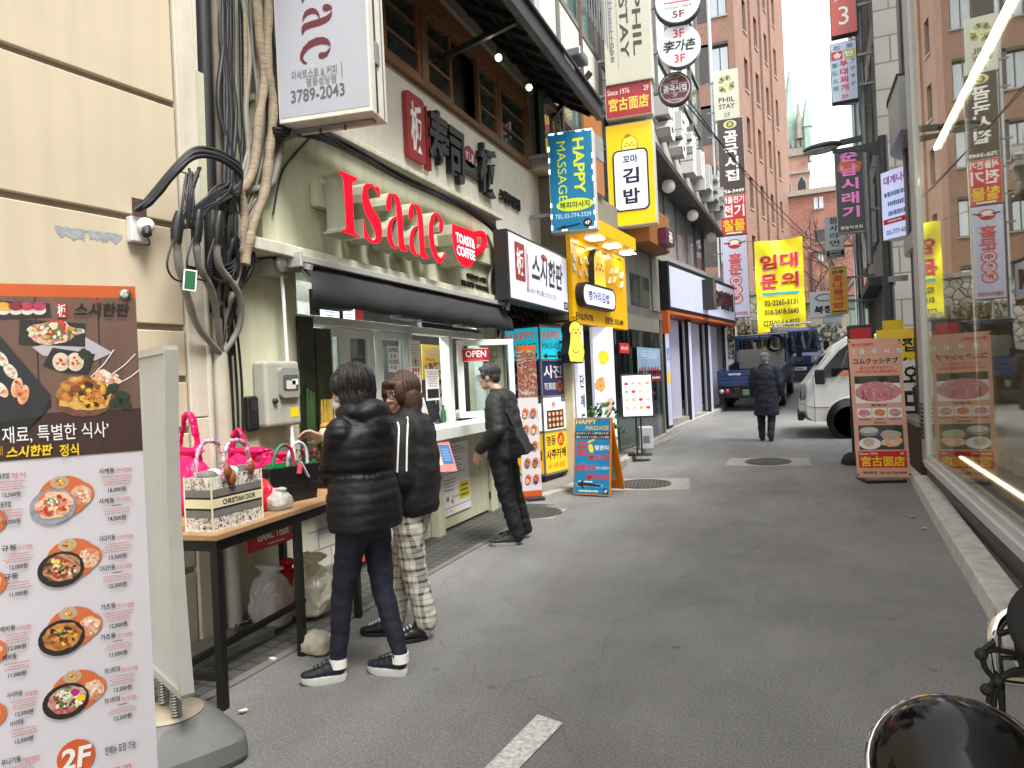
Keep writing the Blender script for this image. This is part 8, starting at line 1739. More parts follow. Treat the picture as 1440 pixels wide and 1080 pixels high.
def truck(label,x,y,rz,group,front):
    """small cab-over pickup, nose along local -y, origin at the middle of the front axle line on the ground"""
    sl_=math.atan2(gz(y+1.5)-gz(y-1.5),3.)
    t=thing('pickup_truck',label,'truck',(x,y,gz(y)),rz,group)
    W2=.82; t.rotation_euler=(sl_*math.cos(rz),0,rz)
    # cab: profile (y,z) lofted across with a little tumblehome
    prof=[(-.92,.42),(-.98,.62),(-.95,.95),(-.72,1.12),(-.30,1.82),(-.05,1.93),(.92,1.95),(1.02,1.88),(1.08,1.1),(1.08,.42)]
    b=MB(); rings=[]
    for fx,k in ((-W2,.0),(-W2*.985,1),(W2*.985,1),(W2,.0)):
        ring=[]
        for (py,pz) in prof:
            tx=fx*(1-.10*max(0,(pz-1.05))/.9)
            ring.append(V((tx,py*(1 if k else .985),pz*(1 if k else .99)+(0 if k else .006))))
        rings.append(ring)
    b.loft(rings,navy,False); b.build('cab',t,bev=.03,seg=3)
    def side(z): return W2*(1-.10*max(0,z-1.05)/.9)
    # windscreen and windows as panes just proud of the shell
    b=MB(); b.quad([(-side(1.16)+.08,-.72,1.17),(side(1.16)-.08,-.72,1.17),(side(1.78)-.08,-.345,1.78),(-side(1.78)+.08,-.345,1.78)],vgl if front else vdk)
    for k in range(4): b.v[k]=(b.v[k][0],b.v[k][1]-.02,b.v[k][2]+.012)
    b.build('windscreen',t)
    for s in (-1,1):
        b=MB(); q=[(s*(side(1.15)+.012),-.55,1.16),(s*(side(1.15)+.012),.85,1.16),(s*(side(1.78)+.012),.85,1.76),(s*(side(1.78)+.012),-.22,1.76)]; b.quad(q if s>0 else q[::-1],vdk); b.build('side_window',t)
        b=MB(); b.tube([(s*W2,-.55,1.2),(s*(W2+.16),-.62,1.28)],.014,plas,6); b.box(s*(W2+.17)-.09,s*(W2+.17)+.09,-.68,-.62,1.1,1.42,plas); b.build('wing_mirror',t,bev=.02)
        b=MB(); b.lathe([(0,0),(.09,0),(.13,-.03),(.14,-.06)],CLm,(s*(W2-.2),-.985,.82),20,Mx.Rotation(R(90),4,'X')); b.box(s*(W2-.2)-.19,s*(W2-.2)+.17,-.975,-.93,.68,.97,CLm); b.box(s*(W2-.05)-.05,s*(W2-.05)+.05,-.97,-.90,.7,.95,AMB); b.build('headlight',t,bev=.02)
    b=MB(); b.box(-W2,W2,-1.05,-.9,.34,.58,navy); b.box(-.45,.45,-1.02,-.9,.6,.72,plas); b.build('bumper',t,bev=.03)
    b=MB(); b.box(-.26,.26,-1.065,-1.05,.45,.56,PRW); b.T('7846',.0,.505,.34,.07,INK,-1.068,.02); b.build('number_plate',t)
    b=MB(); b.ell(0,.84,.14,.07,STEEL,-1.0); b.ell(0,.84,.11,.05,navy,-1.003); b.T('H',0,.84,.1,.06,STEEL,-1.006,.04,shear=.3); b.build('badge',t)
    b=MB(); b.bar((-.5,-.76,1.16),(-.05,-.66,1.3),.012,.012,plas); b.bar((.05,-.76,1.16),(.5,-.66,1.3),.012,.012,plas); b.box(-.7,.7,-.79,-.755,1.1,1.13,plas); b.build('wiper',t)
    if front:
        b=MB()
        for x in (-.62,.62): b.tube([(x,-.1,1.94),(x,-.1,2.07),(x,1.0,2.07),(x,1.0,1.96)],.022,WHITE,8)
        for y_ in (-.1,.25,.6,1.0): b.tube([(-.62,y_,2.07),(.62,y_,2.07)],.018,WHITE,8)
        b.build('roof_rack',t)
    # bed
    b=MB(); b0,b1=1.12,4.1; zb,zt=.74,1.14
    b.box(-W2,W2,b0,b1,zb-.1,zb,plas); b.box(-W2,-W2+.05,b0,b1,zb,zt,navy); b.box(W2-.05,W2,b0,b1,zb,zt,navy); b.box(-W2+.05,W2-.05,b0,b0+.05,zb,zt,navy); b.build('bed',t,bev=.012)
    b=MB(); b.box(-W2,W2,b1,b1+.05,zb-.02,zt,navy); 
    for z in (zb+.05,zb+.16,zb+.27): b.box(-W2+.06,W2-.06,b1+.051,b1+.066,z,z+.05,navy)
    b.build('tailgate',t,bev=.01)
    b=MB(); b.T('POWER',-.0,.0,.32,.06,PRW,0,.02); b.build('tail_lettering',t,M=Mx.Translation((.35,b1+.07,zb+.30))@Mx.Rotation(R(180),4,'Z'))
    b=MB(); b.box(-W2+.08,W2-.08,b0-.02,b0+.0,1.15,1.5,ALU); b.build('headboard',t)
    b=MB()
    for x in (-.72,-.4,0,.4,.72): b.tube([(x,b0+.03,zt),(x,b0+.03,1.93)],.018,DKGREY,6)
    b.tube([(-.76,b0+.03,1.93),(.76,b0+.03,1.93)],.022,navy,8); b.tube([(-.74,b0+.03,1.5),(.74,b0+.03,1.5)],.016,DKGREY,6); b.build('guard_rail',t)
    b=MB()
    q=[(-.66,1.092,1.5),(.66,1.092,1.5),(.6,1.05,1.8),(-.6,1.05,1.8)]; b.quad([(a,c_,d) for a,c_,d in q][::-1],vgl); b.build('rear_window',t)
    if not front:
        b=MB(); N=30
        for k in range(4): b.tube([(-.42-.02*k+.24*math.cos(2*math.pi*i/N),b0+.12+.03*k,1.66+.24*math.sin(2*math.pi*i/N)+.01*k) for i in range(N)],.017,plas,6,closed=True)
        b.build('hose_coil',t)
        b=MB(); b.box(-.7,.62,b0+.06,b0+.12,zt-.2,1.52,ALU); b.box(-.55,-.45,b0+.12,b0+.125,1.32,1.38,AMB); b.ell(.0,.0,.0,.0,BLACK) if False else None; b.build('load_panel',t)
    for s in (-1,1):
        b=MB(); 
        x0=s*(W2-.18)
        b.box(x0-.17,x0+.17,b1+.03,b1+.08,.5,.66,plas); b.build('tail_lamp_housing',t)
        b=MB(); b.lathe([(0,0),(.06,0),(.055,.02),(0,.026)],RLm,(x0-s*.07,b1+.08,.58),14,Mx.Rotation(R(-90),4,'X')); b.lathe([(0,0),(.06,0),(.055,.02),(0,.026)],CLm,(x0+s*.08,b1+.08,.58),14,Mx.Rotation(R(-90),4,'X')); b.build('tail_lamp',t)
    b=MB(); b.box(-.17,.17,b1+.03,b1+.045,.46,.62,mat('green_plate','#4f7a60',.4,var=.08)); b.T('92',0,0,.2,.08,PRW,0,.02); b.build('rear_plate',t)
    b=MB(); b.box(-.35,.35,-.8,b1-.2,.36,.5,plas); b.box(-W2,W2,b1-.1,b1-.02,.4,.62,plas); b.build('chassis',t)
    for y_ in (-.0,2.9): 
        for s in (-1,1): wheel(t,s*(W2-.11),y_,.31)
    return t
# pickup seen from behind: nose up the street (local -y -> world +y)
bl=GS(1012,579); br=GS(1100,578); tc=V(((bl.x+br.x)/2,20.2,0)); 
truck('navy pickup seen from behind with a coil of hose and a green plate',tc.x+.30,20.2+4.1,R(180-4),'navy pickup trucks',False)
p=PY(1112,470,28.3); truck('navy pickup facing downhill with a white roof rack behind the rent banner',p.x+.10,28.4,R(6),'navy pickup trucks',True)
# white van: nose to the left, only its front stands out past the banner
vy=14.9
def VP(u,v): q=PY(u,v,vy); return q.x,q.z
vx0=VP(1121,570)[0]; vg=gz(15.2)
vn=thing('white_van','white van nosing out of the alley from behind the meat banner','van',(vx0,vy,vg),0); vn.rotation_euler=(0,0,0)
prof=[(u,v) for u,v in ((1121,571),(1124,541),(1131,533),(1146,512),(1168,486),(1190,473),(1215,470))]
pp_=[(VP(u,v)[0]-vx0,VP(u,v)[1]-vg) for u,v in prof]
pp_+= [(4.3,pp_[-1][1]-.0),(4.4,1.0),(4.4,.32),(.62,.32),(.15,.33),(.03,.42)]
VW=1.68
b=MB(); rings=[]
for k,(yy,sc_) in enumerate(((-.0,.97),(.06,1),(.5,1.0),(VW-.5,1.0),(VW-.06,1),(VW,.97))):
    rg=[]
    for (x,z) in pp_:
        nose=max(0,1-x/.8)*.16*(abs((yy-VW/2)/(VW/2))**2); tum=.12*max(0,z-.95)*(1 if yy<VW/2 else -1)*(1 if k in (0,1,4,5) else .3)
        rg.append(V((x+nose,yy+tum,.34+(z-.34)*(1 if k not in (0,5) else .985))))
    rings.append(rg[::-1])
b.loft(rings[::-1],wpt,False); b.build('body',vn,bev=.04,seg=3)
def vsurf(u,v,o=.0): 
    q=PY(u,v,vy); return V((q.x-vx0,(.12*max(0,q.z-vg-.95))-o,q.z-vg))
b=MB(); b.quad([vsurf(u,v,.014) for u,v in ((1151,531),(1167,531),(1176,529),(1185,520),(1240,517),(1240,478),(1196,481),(1180,493),(1160,516))],vdk); b.build('side_window',vn)
b=MB(); 
z1=pp_[3][1]+.02; q=[(pp_[3][0]-.02,.16,pp_[3][1]+.02),(pp_[3][0]-.02,VW-.16,pp_[3][1]+.02),(pp_[5][0]-.03,VW-.26,pp_[5][1]-.02),(pp_[5][0]-.03,.26,pp_[5][1]-.02)]; b.quad(q[::-1],vdk); b.build('windscreen',vn)
b=MB(); b.quad([vsurf(u,v,.02) for u,v in ((1124,559),(1127,564),(1133,561),(1134,545),(1131,538),(1126,541))],mat('dark_headlamp','#1c1d20',.1,.2,var=.3,scale=30,coat=.6)); b.build('headlight',vn)
b=MB(); b.quad([vsurf(u,v,.016) for u,v in ((1180,529),(1186,521),(1240,521),(1240,526),(1190,527))],mat('orange_stripe','#c8764a',.4,var=.1)); b.build('stripe',vn)
b=MB(); q=vsurf(1153,524); b.box(q.x-.1,q.x+.08,-.2,-.04,q.z-.22,q.z+.06,plas); b.build('wing_mirror',vn,bev=.03)
b=MB(); gapm=mat('panel_gap','#3a3a3a',.7,var=0)
def seam(L,w=.008):
    pts=[vsurf(u,v,.004) for u,v in L]; b.tube(pts,.004,gapm,4,False)
seam([(1143,531),(1146,573),(1146.5,595)]); seam([(1146,573),(1168,573)]); seam([(1143,531),(1150,518),(1168,495)]); seam([(1146,574),(1121,566)]); b.build('panel_gap',vn)
b=MB(); q=vsurf(1196,602); r_=.31
b.lathe([(0,0),(.40,0),(.41,.02),(.41,.16),(0,.16)],BLACK,(q.x,.12,.34),28,Mx.Rotation(R(90),4,'X')); b.build('wheel_arch',vn)
b=MB(); N=22; pts=[(q.x+.42*math.cos(R(a)),-.006,.34+.42*math.sin(R(a))) for a in range(0,181,10)]; b.tube(pts,.02,wpt,6); b.build('arch_lip',vn)
def vwheel(x,y):
    b=MB(); b.lathe([(.19,-.1),(.29,-.1),(.31,-.07),(.31,.07),(.29,.1),(.19,.1)],RUBBER,(x,y,.31),28,Mx.Rotation(R(90),4,'X')); o=b.build('wheel',vn); b=MB(); b.lathe([(0,.02),(.08,.02),(.1,0),(.19,.0),(.2,-.04),(0,-.04)],STEEL,(x,y-.08,.31),24,Mx.Rotation(R(90),4,'X')); b.build('rim',o)
vwheel(q.x,.06); vwheel(q.x,VW-.12); vwheel(3.5,.06); vwheel(3.5,VW-.12)
b=MB(); b.box(.0,.12,.1,VW-.1,.34,.5,plas); b.build('bumper',vn,bev=.03)
# ================================================================ PEOPLE
skin=mat('skin',(.42,.25,.18),.5,var=.08,scale=30); 
def capsule(b,pts,rad,n=12):
    """closed tapering limb with rounded ends"""
    P=[V(p) for p in pts]; r=list(rad)
    for i in range(len(P)-1): b.tube([P[i],P[i].lerp(P[i+1],.5),P[i+1]],[r[i],(r[i]+r[i+1])/2,r[i+1]],None,n)
    for p,q in zip(P,r): b.sph(p,q,None,n,None,6)
def hand(b,w,d,nrm,curl=.5,s=1.,side=1,spread=.12):
    """palm, four unequal fingers and a side thumb, growing from wrist w along d; nrm = back of the hand"""
    d=V(d).normalized(); nrm=(V(nrm)-d*V(nrm).dot(d)).normalized(); x=d.cross(nrm)*side
    w=V(w); pc=w+d*.05*s
    M=Mx((x,d,nrm)).transposed().to_4x4()
    b.sph(pc,(.041*s,.052*s,.0145*s),None,14,M); b.sph(w+d*.012*s,(.027*s,.03*s,.019*s),None,10,M)
    for i,(o,L) in enumerate(((-.031,.066),(-.0105,.078),(.0105,.074),(.031,.058))):
        p=w+d*.09*s+x*o*s; dd=(d+x*o*spread*30*.3).normalized(); r=.0088*s; c=curl*(.8+.12*i)
        pts=[p-dd*.02*s,p]; 
        for k,f in enumerate((.46,.31,.23)):
            a=c*(.55+.35*k); dd=(dd*math.cos(a)-nrm*math.sin(a)).normalized(); nn=0; pts.append(pts[-1]+dd*L*f*s)
        capsule(b,pts,[r*1.05,r*1.05,r,r*.92,r*.75],8)
    p=w+d*.03*s-x*.03*s; dd=(d*.75-x*.65-nrm*.25).normalized(); e=(d*.95-x*.15-nrm*.35).normalized()
    capsule(b,[p,p+dd*.035*s,p+dd*.035*s+e*.03*s,p+dd*.035*s+e*.052*s],[.013*s,.0115*s,.010*s,.0078*s],8)
def headshape(b,M):
    def E(c,r,n=16): b.sph(M@V(c),r,None,n,M.to_3x3().to_4x4(),10)
    E((0,.015,.032),(.074,.092,.084)); E((0,-.028,-.03),(.060,.062,.084)); E((0,-.046,-.088),(.036,.038,.030)); E((.03,-.02,-.07),(.03,.05,.04)); E((-.03,-.02,-.07),(.03,.05,.04))
    E((0,-.097,-.026),(.013,.019,.014)); E((0,-.089,-.005),(.009,.013,.028)); E((.012,-.09,-.03),(.009,.012,.009)); E((-.012,-.09,-.03),(.009,.012,.009))
    E((0,-.082,-.060),(.025,.014,.008)); E((0,-.081,-.071),(.021,.014,.008)); E((0,-.072,.031),(.056,.022,.012))
    for s in (-1,1): E((s*.036,-.064,-.03),(.024,.024,.024)); E((s*.075,.012,-.008),(.009,.022,.033),10)
def xf(t): 
    M=Mx.Rotation(t.rotation_euler.z,4,'Z'); M.translation=t.location; return M.inverted()
def eyes(t,M,m=None,scale=1):
    b=MB()
    for s in (-1,1): b.sph(M@V((s*.03,-.079,.012)),(.0125,.009,.0075),PRW,10,M.to_3x3().to_4x4(),6); b.sph(M@V((s*.03-.002,-.0865,.012)),(.006,.0035,.0065),BLACK,8,M.to_3x3().to_4x4(),6)
    b.build('eyes',t)
    b=MB()
    for s in (-1,1): b.tube([M@V((s*(.012+.011*k),-.0915+.004*k*k*.5,.0315+.003*(1 if k==1 else 0))) for k in range(4)],.0028,HAIRK,5)
    b.build('eyebrows',t)
def glasses_(t,M,col,r=.026,rz_=.022):
    b=MB(); N=20
    for s in (-1,1):
        b.tube([M@V((s*.034+r*math.cos(2*math.pi*k/N),-.104+.006*abs(math.cos(2*math.pi*k/N)),.008+rz_*math.sin(2*math.pi*k/N))) for k in range(N)],.0027,col,6,closed=True)
        b.tube([M@V((s*.06,-.1,.014)),M@V((s*.079,-.05,.016)),M@V((s*.08,.015,.01))],.0024,col,6)
    b.tube([M@V((-.009,-.106,.012)),M@V((.009,-.106,.012))],.0024,col,6); b.build('glasses',t)
HAIRK=mat('black_hair',(.011,.009,.008),.42,spec=.4,var=.5,scale=18,stretch=(6,6,.7),bump=.5,bscale=60); HAIRB=mat('brown_hair',(.055,.026,.014),.4,var=.5,scale=18,stretch=(6,6,.7),bump=.5,bscale=60); HAIRG=mat('grey_hair',(.22,.215,.21),.5,var=.6,scale=22,stretch=(6,6,.8),bump=.5,bscale=70); HAIRS=mat('salted_hair',(.035,.033,.033),.5,var=.9,scale=30,stretch=(6,6,1.2),bump=.5,bscale=70)
def hair(t,M,kind,m):
    b=MB(); Q=M.to_3x3().to_4x4()
    def E(c,r): b.sph(M@V(c),r,None,18,Q,12)
    if kind=='bob':
        E((0,.03,.035),(.094,.108,.105)); E((0,.045,-.045),(.086,.082,.085)); E((.06,.02,-.04),(.036,.075,.085)); E((-.06,.02,-.04),(.036,.075,.085)); E((.05,-.045,.04),(.035,.045,.06)); E((-.05,-.045,.04),(.035,.045,.06)); E((0,-.05,.075),(.062,.044,.034))
    elif kind=='wave':
        E((0,.022,.045),(.098,.11,.096)); E((0,.07,-.04),(.095,.06,.11)); E((.075,.02,-.05),(.04,.07,.10)); E((-.075,.02,-.05),(.04,.07,.10)); E((.06,-.05,.02),(.034,.044,.08)); E((-.06,-.05,.02),(.034,.044,.08)); E((0,-.066,.078),(.07,.042,.028))
    else:
        E((0,.022,.048),(.083,.098,.083)); E((0,.07,-.0),(.07,.045,.07)); E((.06,.0,.02),(.024,.06,.045)); E((-.06,.0,.02),(.024,.06,.045)); E((0,-.055,.085),(.055,.038,.022))
    Mi=M.inverted(); s=.006 if kind!='short' else .004
    def fn(c,n): q=Mi@c; a=math.atan2(q.x,q.y-.02); return s*NZ.noise(V((a*9,q.z*3,3)))+s*.5*NZ.noise(V((a*30,q.z*3,1)))
    sculpt(b,.007,2,fn,'hair',t,m)
    rr_=random.Random(len(kind)*7+3); b=MB(); sh_=kind=='short'; cz=.045 if sh_ else .038; rx,ry,rz_=((.085,.1,.086) if sh_ else (.098,.113,.108))
    for k in range(150 if sh_ else 230):
        az=rr_.random()*6.283; fr_=abs((az-4.712+3.1416)%6.283-3.1416)<.75; t0=.12+.5*rr_.random(); t1=(1.25+.3*rr_.random()) if fr_ else ((1.5+.5*rr_.random()) if sh_ else 1.75+.25*rr_.random()); P_=[]
        w=.12*rr_.gauss(0,1)
        for i in range(6):
            q=t0+(t1-t0)*i/5; e=1.0+.035*rr_.random(); a=az+w*i/5; P_.append(M@V((rx*e*math.sin(q)*math.cos(a),.026+ry*e*math.sin(q)*math.sin(a),cz+rz_*e*math.cos(q))))
        if not sh_ and not fr_:
            for i in (1,2): P_.append(P_[-1]+Q@V((-.006*math.cos(az)*i+rr_.gauss(0,.003),-.005*math.sin(az)*i,-.03-.014*rr_.random())))
        n=len(P_); b.tube(P_,[.0034*(1-.75*(i/(n-1))**2) for i in range(n)],m,5,False)
    b.build('hair_strands',t)
def torso(b,rings,n=24):
    out=[]
    for z,hw,hd,yo,xo in rings:
        out.append([V((xo+hw*math.copysign(abs(math.cos(2*math.pi*k/n))**.8,math.cos(2*math.pi*k/n)),yo+hd*math.copysign(abs(math.sin(2*math.pi*k/n))**.9,math.sin(2*math.pi*k/n)),z)) for k in range(n)])
    b.loft(out,None)
def shoe(t,heel,toe,z,mu,ms,sole=.03,h=.075,w=.043,extra=None):
    heel,toe=V((heel[0],heel[1],0)),V((toe[0],toe[1],0)); d=(toe-heel); L=d.length; d.normalize(); x=V((d.y,-d.x,0)); Mm=Mx((x,d,V((0,0,1)))).transposed().to_4x4(); Mm.translation=V((heel.x,heel.y,z))
    out=[]
    for k in range(28):
        a=2*math.pi*k/28; cy,cx=math.cos(a),math.sin(a); yy=L/2-L/2*cy*1.0; ww=w*(.82+.3*(yy/L)-.1*(yy/L)**4)*(1 if True else 0); out.append(V((ww*math.copysign(abs(cx)**.75,cx),yy,0)))
    b=MB(); hs=[(0,.97),(sole*.5,1.03),(sole,1.0)]
    b.loft([[Mm@V((p.x*k,L/2+(p.y-L/2)*k,zz+(.012*max(0,(p.y/L-.75))*4 if zz==0 else .008*max(0,p.y/L-.75)*4))) for p in out] for zz,k in hs],ms); so_=b.build('shoe',t)
    b=MB()
    for f,ww,hh in ((.16,.9,.95),(.3,.9,.92),(.45,.92,.78),(.6,.98,.6),(.75,1.0,.47),(.87,.86,.4)): b.sph(Mm@V((0,L*f,sole+h*hh*.42)),(w*ww,L*.14,h*hh*.62),None,14,Mm.to_3x3().to_4x4(),8)
    capsule(b,[Mm@V((0,L*.2,sole+h*.7)),Mm@V((0,L*.22,sole+h*1.05))],[w*.85,w*.8])
    Mi=Mm.inverted()
    def fn(c,n): q=Mi@c; return -.02*max(0,(sole-.004-q.z)/.02) if q.z<sole else 0
    sculpt(b,.008,2,None,'upper',so_,mu)
    b=MB()
    for k in range(4): f=.42+.09*k; b.tube([Mm@V((-w*.5,L*f,sole+h*(.92-.11*k))),Mm@V((0,L*f+.006,sole+h*(1.06-.13*k))),Mm@V((w*.5,L*f,sole+h*(.92-.11*k)))],.0032,extra or BLACK,5)
    b.build('lace',so_)
def wrinkle(c,s=1.,amp=.006): return amp*(NZ.noise(V((c.x*7*s,c.y*7*s,c.z*16*s)))+.5*NZ.noise(V((c.x*18*s,c.y*18*s,c.z*30*s))))
def body(t,M,neck,sh,el,wr,hip,kn,an,hands=None,vox=.006,chest=None):
    b=MB(); headshape(b,M); hc=M@V((0,.015,-.06)); capsule(b,[hc,V(neck),V(neck)-V((0,0,.08))],[.052,.054,.06])
    pel=V((0,0,(hip[0][2]+hip[1][2])/2+.03)); pel.x=(hip[0][0]+hip[1][0])/2; pel.y=(hip[0][1]+hip[1][1])/2
    capsule(b,[V(neck)-V((0,0,.10)),pel],[.10,.10]); capsule(b,[sh[0],V(neck)-V((0,0,.06)),sh[1]],[.045,.06,.045])
    for i in (0,1):
        capsule(b,[sh[i],el[i],wr[i]],[.042,.034,.024]); capsule(b,[pel,hip[i],kn[i],an[i]],[.08,.075,.048,.034]); capsule(b,[an[i],V(an[i])+V((0,-.05,-.03))],[.03,.026])
    if hands:
        for i,h in enumerate(hands):
            if h: hand(b,wr[i],h[0],h[1],h[2],1.0,1 if i==0 else -1)
    return sculpt(b,vox,1,None,'body',t,skin)
def rotM(p,yaw=0,pitch=0,roll=0): return Mx.Translation(p)@Mx.Rotation(yaw,4,'Z')@Mx.Rotation(pitch,4,'X')@Mx.Rotation(roll,4,'Y')
# ---------------- woman in the quilted jacket (back to the camera, facing the table)
puf=mat('black_quilted_nylon','#0f1013',.55,var=.15,scale=20,bump=.2,bscale=90,spec=.35); den=mat('dark_jeans','#0f1424',.8,var=.25,scale=30,bump=.2,bscale=200)
t=thing('person','woman in a black quilted hooded jacket and dark jeans eating at the table, back turned','person',(-2.16,3.22,0),R(-97)); X=xf(t)
l=lambda p: X@V(p)
fl,fr_=(PZ(488,955),PZ(437,962)),(PZ(573,950),PZ(533,946))
lh=l(PX(484,618,-2.40)); le=l(PX(466,668,-2.29)); re_=V((-.24,-.06,1.10)); rh=V((-.03,-.27,1.26))
M=rotM((0,-.05,1.525),R(24),R(10)); ns=(0,.0,1.40); sh=[(.165,.01,1.315),(-.165,.01,1.315)]
anL=l(fl[0]+(fl[1]-fl[0])*.22); anR=l(fr_[0]+(fr_[1]-fr_[0])*.22); anL.z=anR.z=.09
hip=[(.085,.0,.80),(-.085,.0,.80)]; kn=[V(hip[0]).lerp(anL,.5)+V((0,-.025,0)),V(hip[1]).lerp(anR,.5)+V((0,-.03,0))]
lw_=lh+ (le-lh).normalized()*.06; 
body(t,M,ns,sh,[le,re_],[lw_,rh],hip,kn,[anL,anR],[((lh-le).normalized()*.6+V((-.5,-.3,.25)),(.5,-.1,.6),.75),((.35,-.8,.35),(-.4,-.2,.6),.8)])
hair(t,M,'bob',HAIRK)
b=MB(); b.sph(M@V((0,-.075,-.062)),(.052,.042,.05),None,14,M.to_3x3().to_4x4()); sculpt(b,.008,2,None,'face_mask',t,mat('mask_white','#c4c6ca',.6,var=.06))
b=MB(); torso(b,[(.80,.205,.165,.015,0),(.84,.21,.17,.015,0),(.95,.208,.168,.01,0),(1.06,.185,.145,.005,0),(1.10,.18,.14,.005,0),(1.18,.2,.155,.005,0),(1.28,.205,.15,.01,0),(1.345,.165,.12,.015,0),(1.40,.09,.09,.01,0)])
capsule(b,[sh[0],le,lw_+(le-lw_)*.12],[.075,.068,.052]); capsule(b,[sh[1],re_,rh+(re_-rh)*.15],[.075,.068,.052])
# hood lying on the back
Qh=Mx.Rotation(R(-35),4,'X')
b.sph((0,.085,1.40),(.125,.075,.085),None,18,Qh,12); b.sph((.09,.01,1.41),(.05,.09,.05),None,12); b.sph((-.09,.01,1.41),(.05,.09,.05),None,12); b.sph((0,.125,1.33),(.10,.055,.075),None,14)
def q1(c,n):
    arm=abs(c.x)>.215 or c.y<-.16
    if c.z>1.345 and not arm: return wrinkle(c,1,.010)
    k=(c.z+.01*math.sin(c.x*9+c.y*7))/.056
    if 1.085<c.z<1.112 and not arm: return -.012
    return .0055*(abs(math.sin(math.pi*k))**.5-.6)+wrinkle(c,1.2,.006)
sculpt(b,.010,2,q1,'jacket',t,puf)
b=MB(); capsule(b,[(.07,.0,.86),hip[0],kn[0],anL+V((0,0,.02))],[.105,.09,.06,.045]); capsule(b,[(-.07,.0,.86),hip[1],kn[1],anR+V((0,0,.02))],[.105,.09,.06,.045]); b.sph((0,.03,.83),(.15,.125,.11),None,16)
sculpt(b,.010,3,lambda c,n:wrinkle(c,1.4,.006),'trousers',t,den)
nv=mat('shoe_navy','#141922',.7,var=.2); sw_=mat('shoe_sole','#c9c8c4',.6,var=.06)
for a,c in (fl,fr_): A_,B_=l(a),l(c); B_=A_+(B_-A_).normalized()*.235; shoe(t,A_,B_,0,nv,sw_,.038)
b=MB(); 
for q in (anL,anR): b.tube([q+V((0,0,-.02)),q+V((0,0,.03))],.046,PRW,12)
b.build('socks',t)
wrapm=mat('sandwich_wrap','#c9bfa8',.6,var=.25,scale=40); s_=thing('toast_sandwich','half eaten toast in a paper wrap held by the woman in the quilted jacket','food',t.matrix_basis@((lh+rh)/2+V((.0,-.07,.03))),0); b=MB(); b.sph((0,0,0),(.035,.045,.05),wrapm,10); b.build('wrap',s_); b=MB(); b.sph((0,0,.045),(.03,.035,.02),mat('toast_brown','#a5763a',.7,var=.3,scale=50),10); b.build('toast',s_)
# ---------------- woman in glasses and checked trousers
chk,n,L=nodes('checked_cloth'); bs=n['Principled BSDF']; bs.inputs['Roughness'].default_value=.85; tc=n.new('ShaderNodeTexCoord'); sp=n.new('ShaderNodeSeparateXYZ'); L.new(tc.outputs['Object'],sp.inputs[0])
def mth(op,a,c=None):
    q=n.new('ShaderNodeMath'); q.operation=op
    for i,z in enumerate((a,c)):
        if z is None: continue
        if isinstance(z,(int,float)): q.inputs[i].default_value=z
        else: L.new(z,q.inputs[i])
    return q.outputs[0]
def bandm(s,per,w,o=0): return mth('LESS_THAN',mth('FRACT',mth('ADD',mth('DIVIDE',s,per),10+o)),w)
hcoord=mth('ADD',mth('MULTIPLY',sp.outputs[0],.55),mth('MULTIPLY',sp.outputs[1],.95))
wide=mth('ADD',bandm(hcoord,.062,.26),bandm(sp.outputs[2],.072,.22)); thin=mth('MAXIMUM',bandm(hcoord,.062,.06,.38),bandm(sp.outputs[2],.072,.05,.4))
val=mth('SUBTRACT',.62,mth('ADD',mth('MULTIPLY',wide,.275),mth('MULTIPLY',thin,.3))); val=mth('MAXIMUM',val,.02)
cb=n.new('ShaderNodeCombineColor'); L.new(val,cb.inputs[0]); L.new(mth('MULTIPLY',val,.95),cb.inputs[1]); L.new(mth('MULTIPLY',val,.84),cb.inputs[2]); L.new(cb.outputs[0],bs.inputs['Base Color'])
blkj=mat('black_fleece','#0e0e10',.75,var=.2,scale=15,bump=.15,bscale=120)
t=thing('person','woman in glasses with a striped black jacket and checked trousers facing the table','person',(-2.2,3.80,0),R(-84)); X=xf(t)
M=rotM((0,-.04,1.485),R(66),R(6)); ns=(0,.0,1.36); sh=[(.16,.02,1.27),(-.16,.02,1.27)]; el=[(.225,.02,1.02),(-.21,-.05,1.03)]; wr=[(.10,-.17,1.05),(-.05,-.24,1.08)]
h1,t1=PZ(556,893),PZ(520,893); h2,t2=PZ(601,899),PZ(563,904)
anR=l2=(X@h1); anR.z=.09; anL=X@h2; anL.z=.09; hip=[(.085,0,.80),(-.085,0,.80)]
if anL.x<anR.x: anL,anR=anR,anL; h1,t1,h2,t2=h2,t2,h1,t1
body(t,M,ns,sh,el,wr,hip,[V(hip[0]).lerp(anL,.5)+V((0,-.02,0)),V(hip[1]).lerp(anR,.5)+V((0,-.02,0))],[anL,anR],[((-.5,-.8,.1),(.3,-.2,.8),.8),((.4,-.8,.1),(-.3,-.2,.8),.8)])
hair(t,M,'wave',HAIRB); eyes(t,M); glasses_(t,M,mat('brown_glasses','#3a2418',.3))
b=MB(); torso(b,[(.755,.18,.135,.0,0),(.80,.20,.155,.0,0),(.92,.215,.165,.005,0),(1.03,.215,.165,.01,0),(1.15,.205,.155,.01,0),(1.25,.19,.14,.01,0),(1.31,.15,.12,.005,0),(1.37,.08,.085,0,0)])
capsule(b,[sh[0],el[0],V(wr[0])],[.092,.098,.06]); capsule(b,[sh[1],el[1],V(wr[1])],[.092,.095,.06]); capsule(b,[(0,.0,1.33),(0,.0,1.40)],[.088,.078])
sculpt(b,.012,3,lambda c,n:wrinkle(c,.8,.013),'jacket',t,blkj)
b=MB(); 
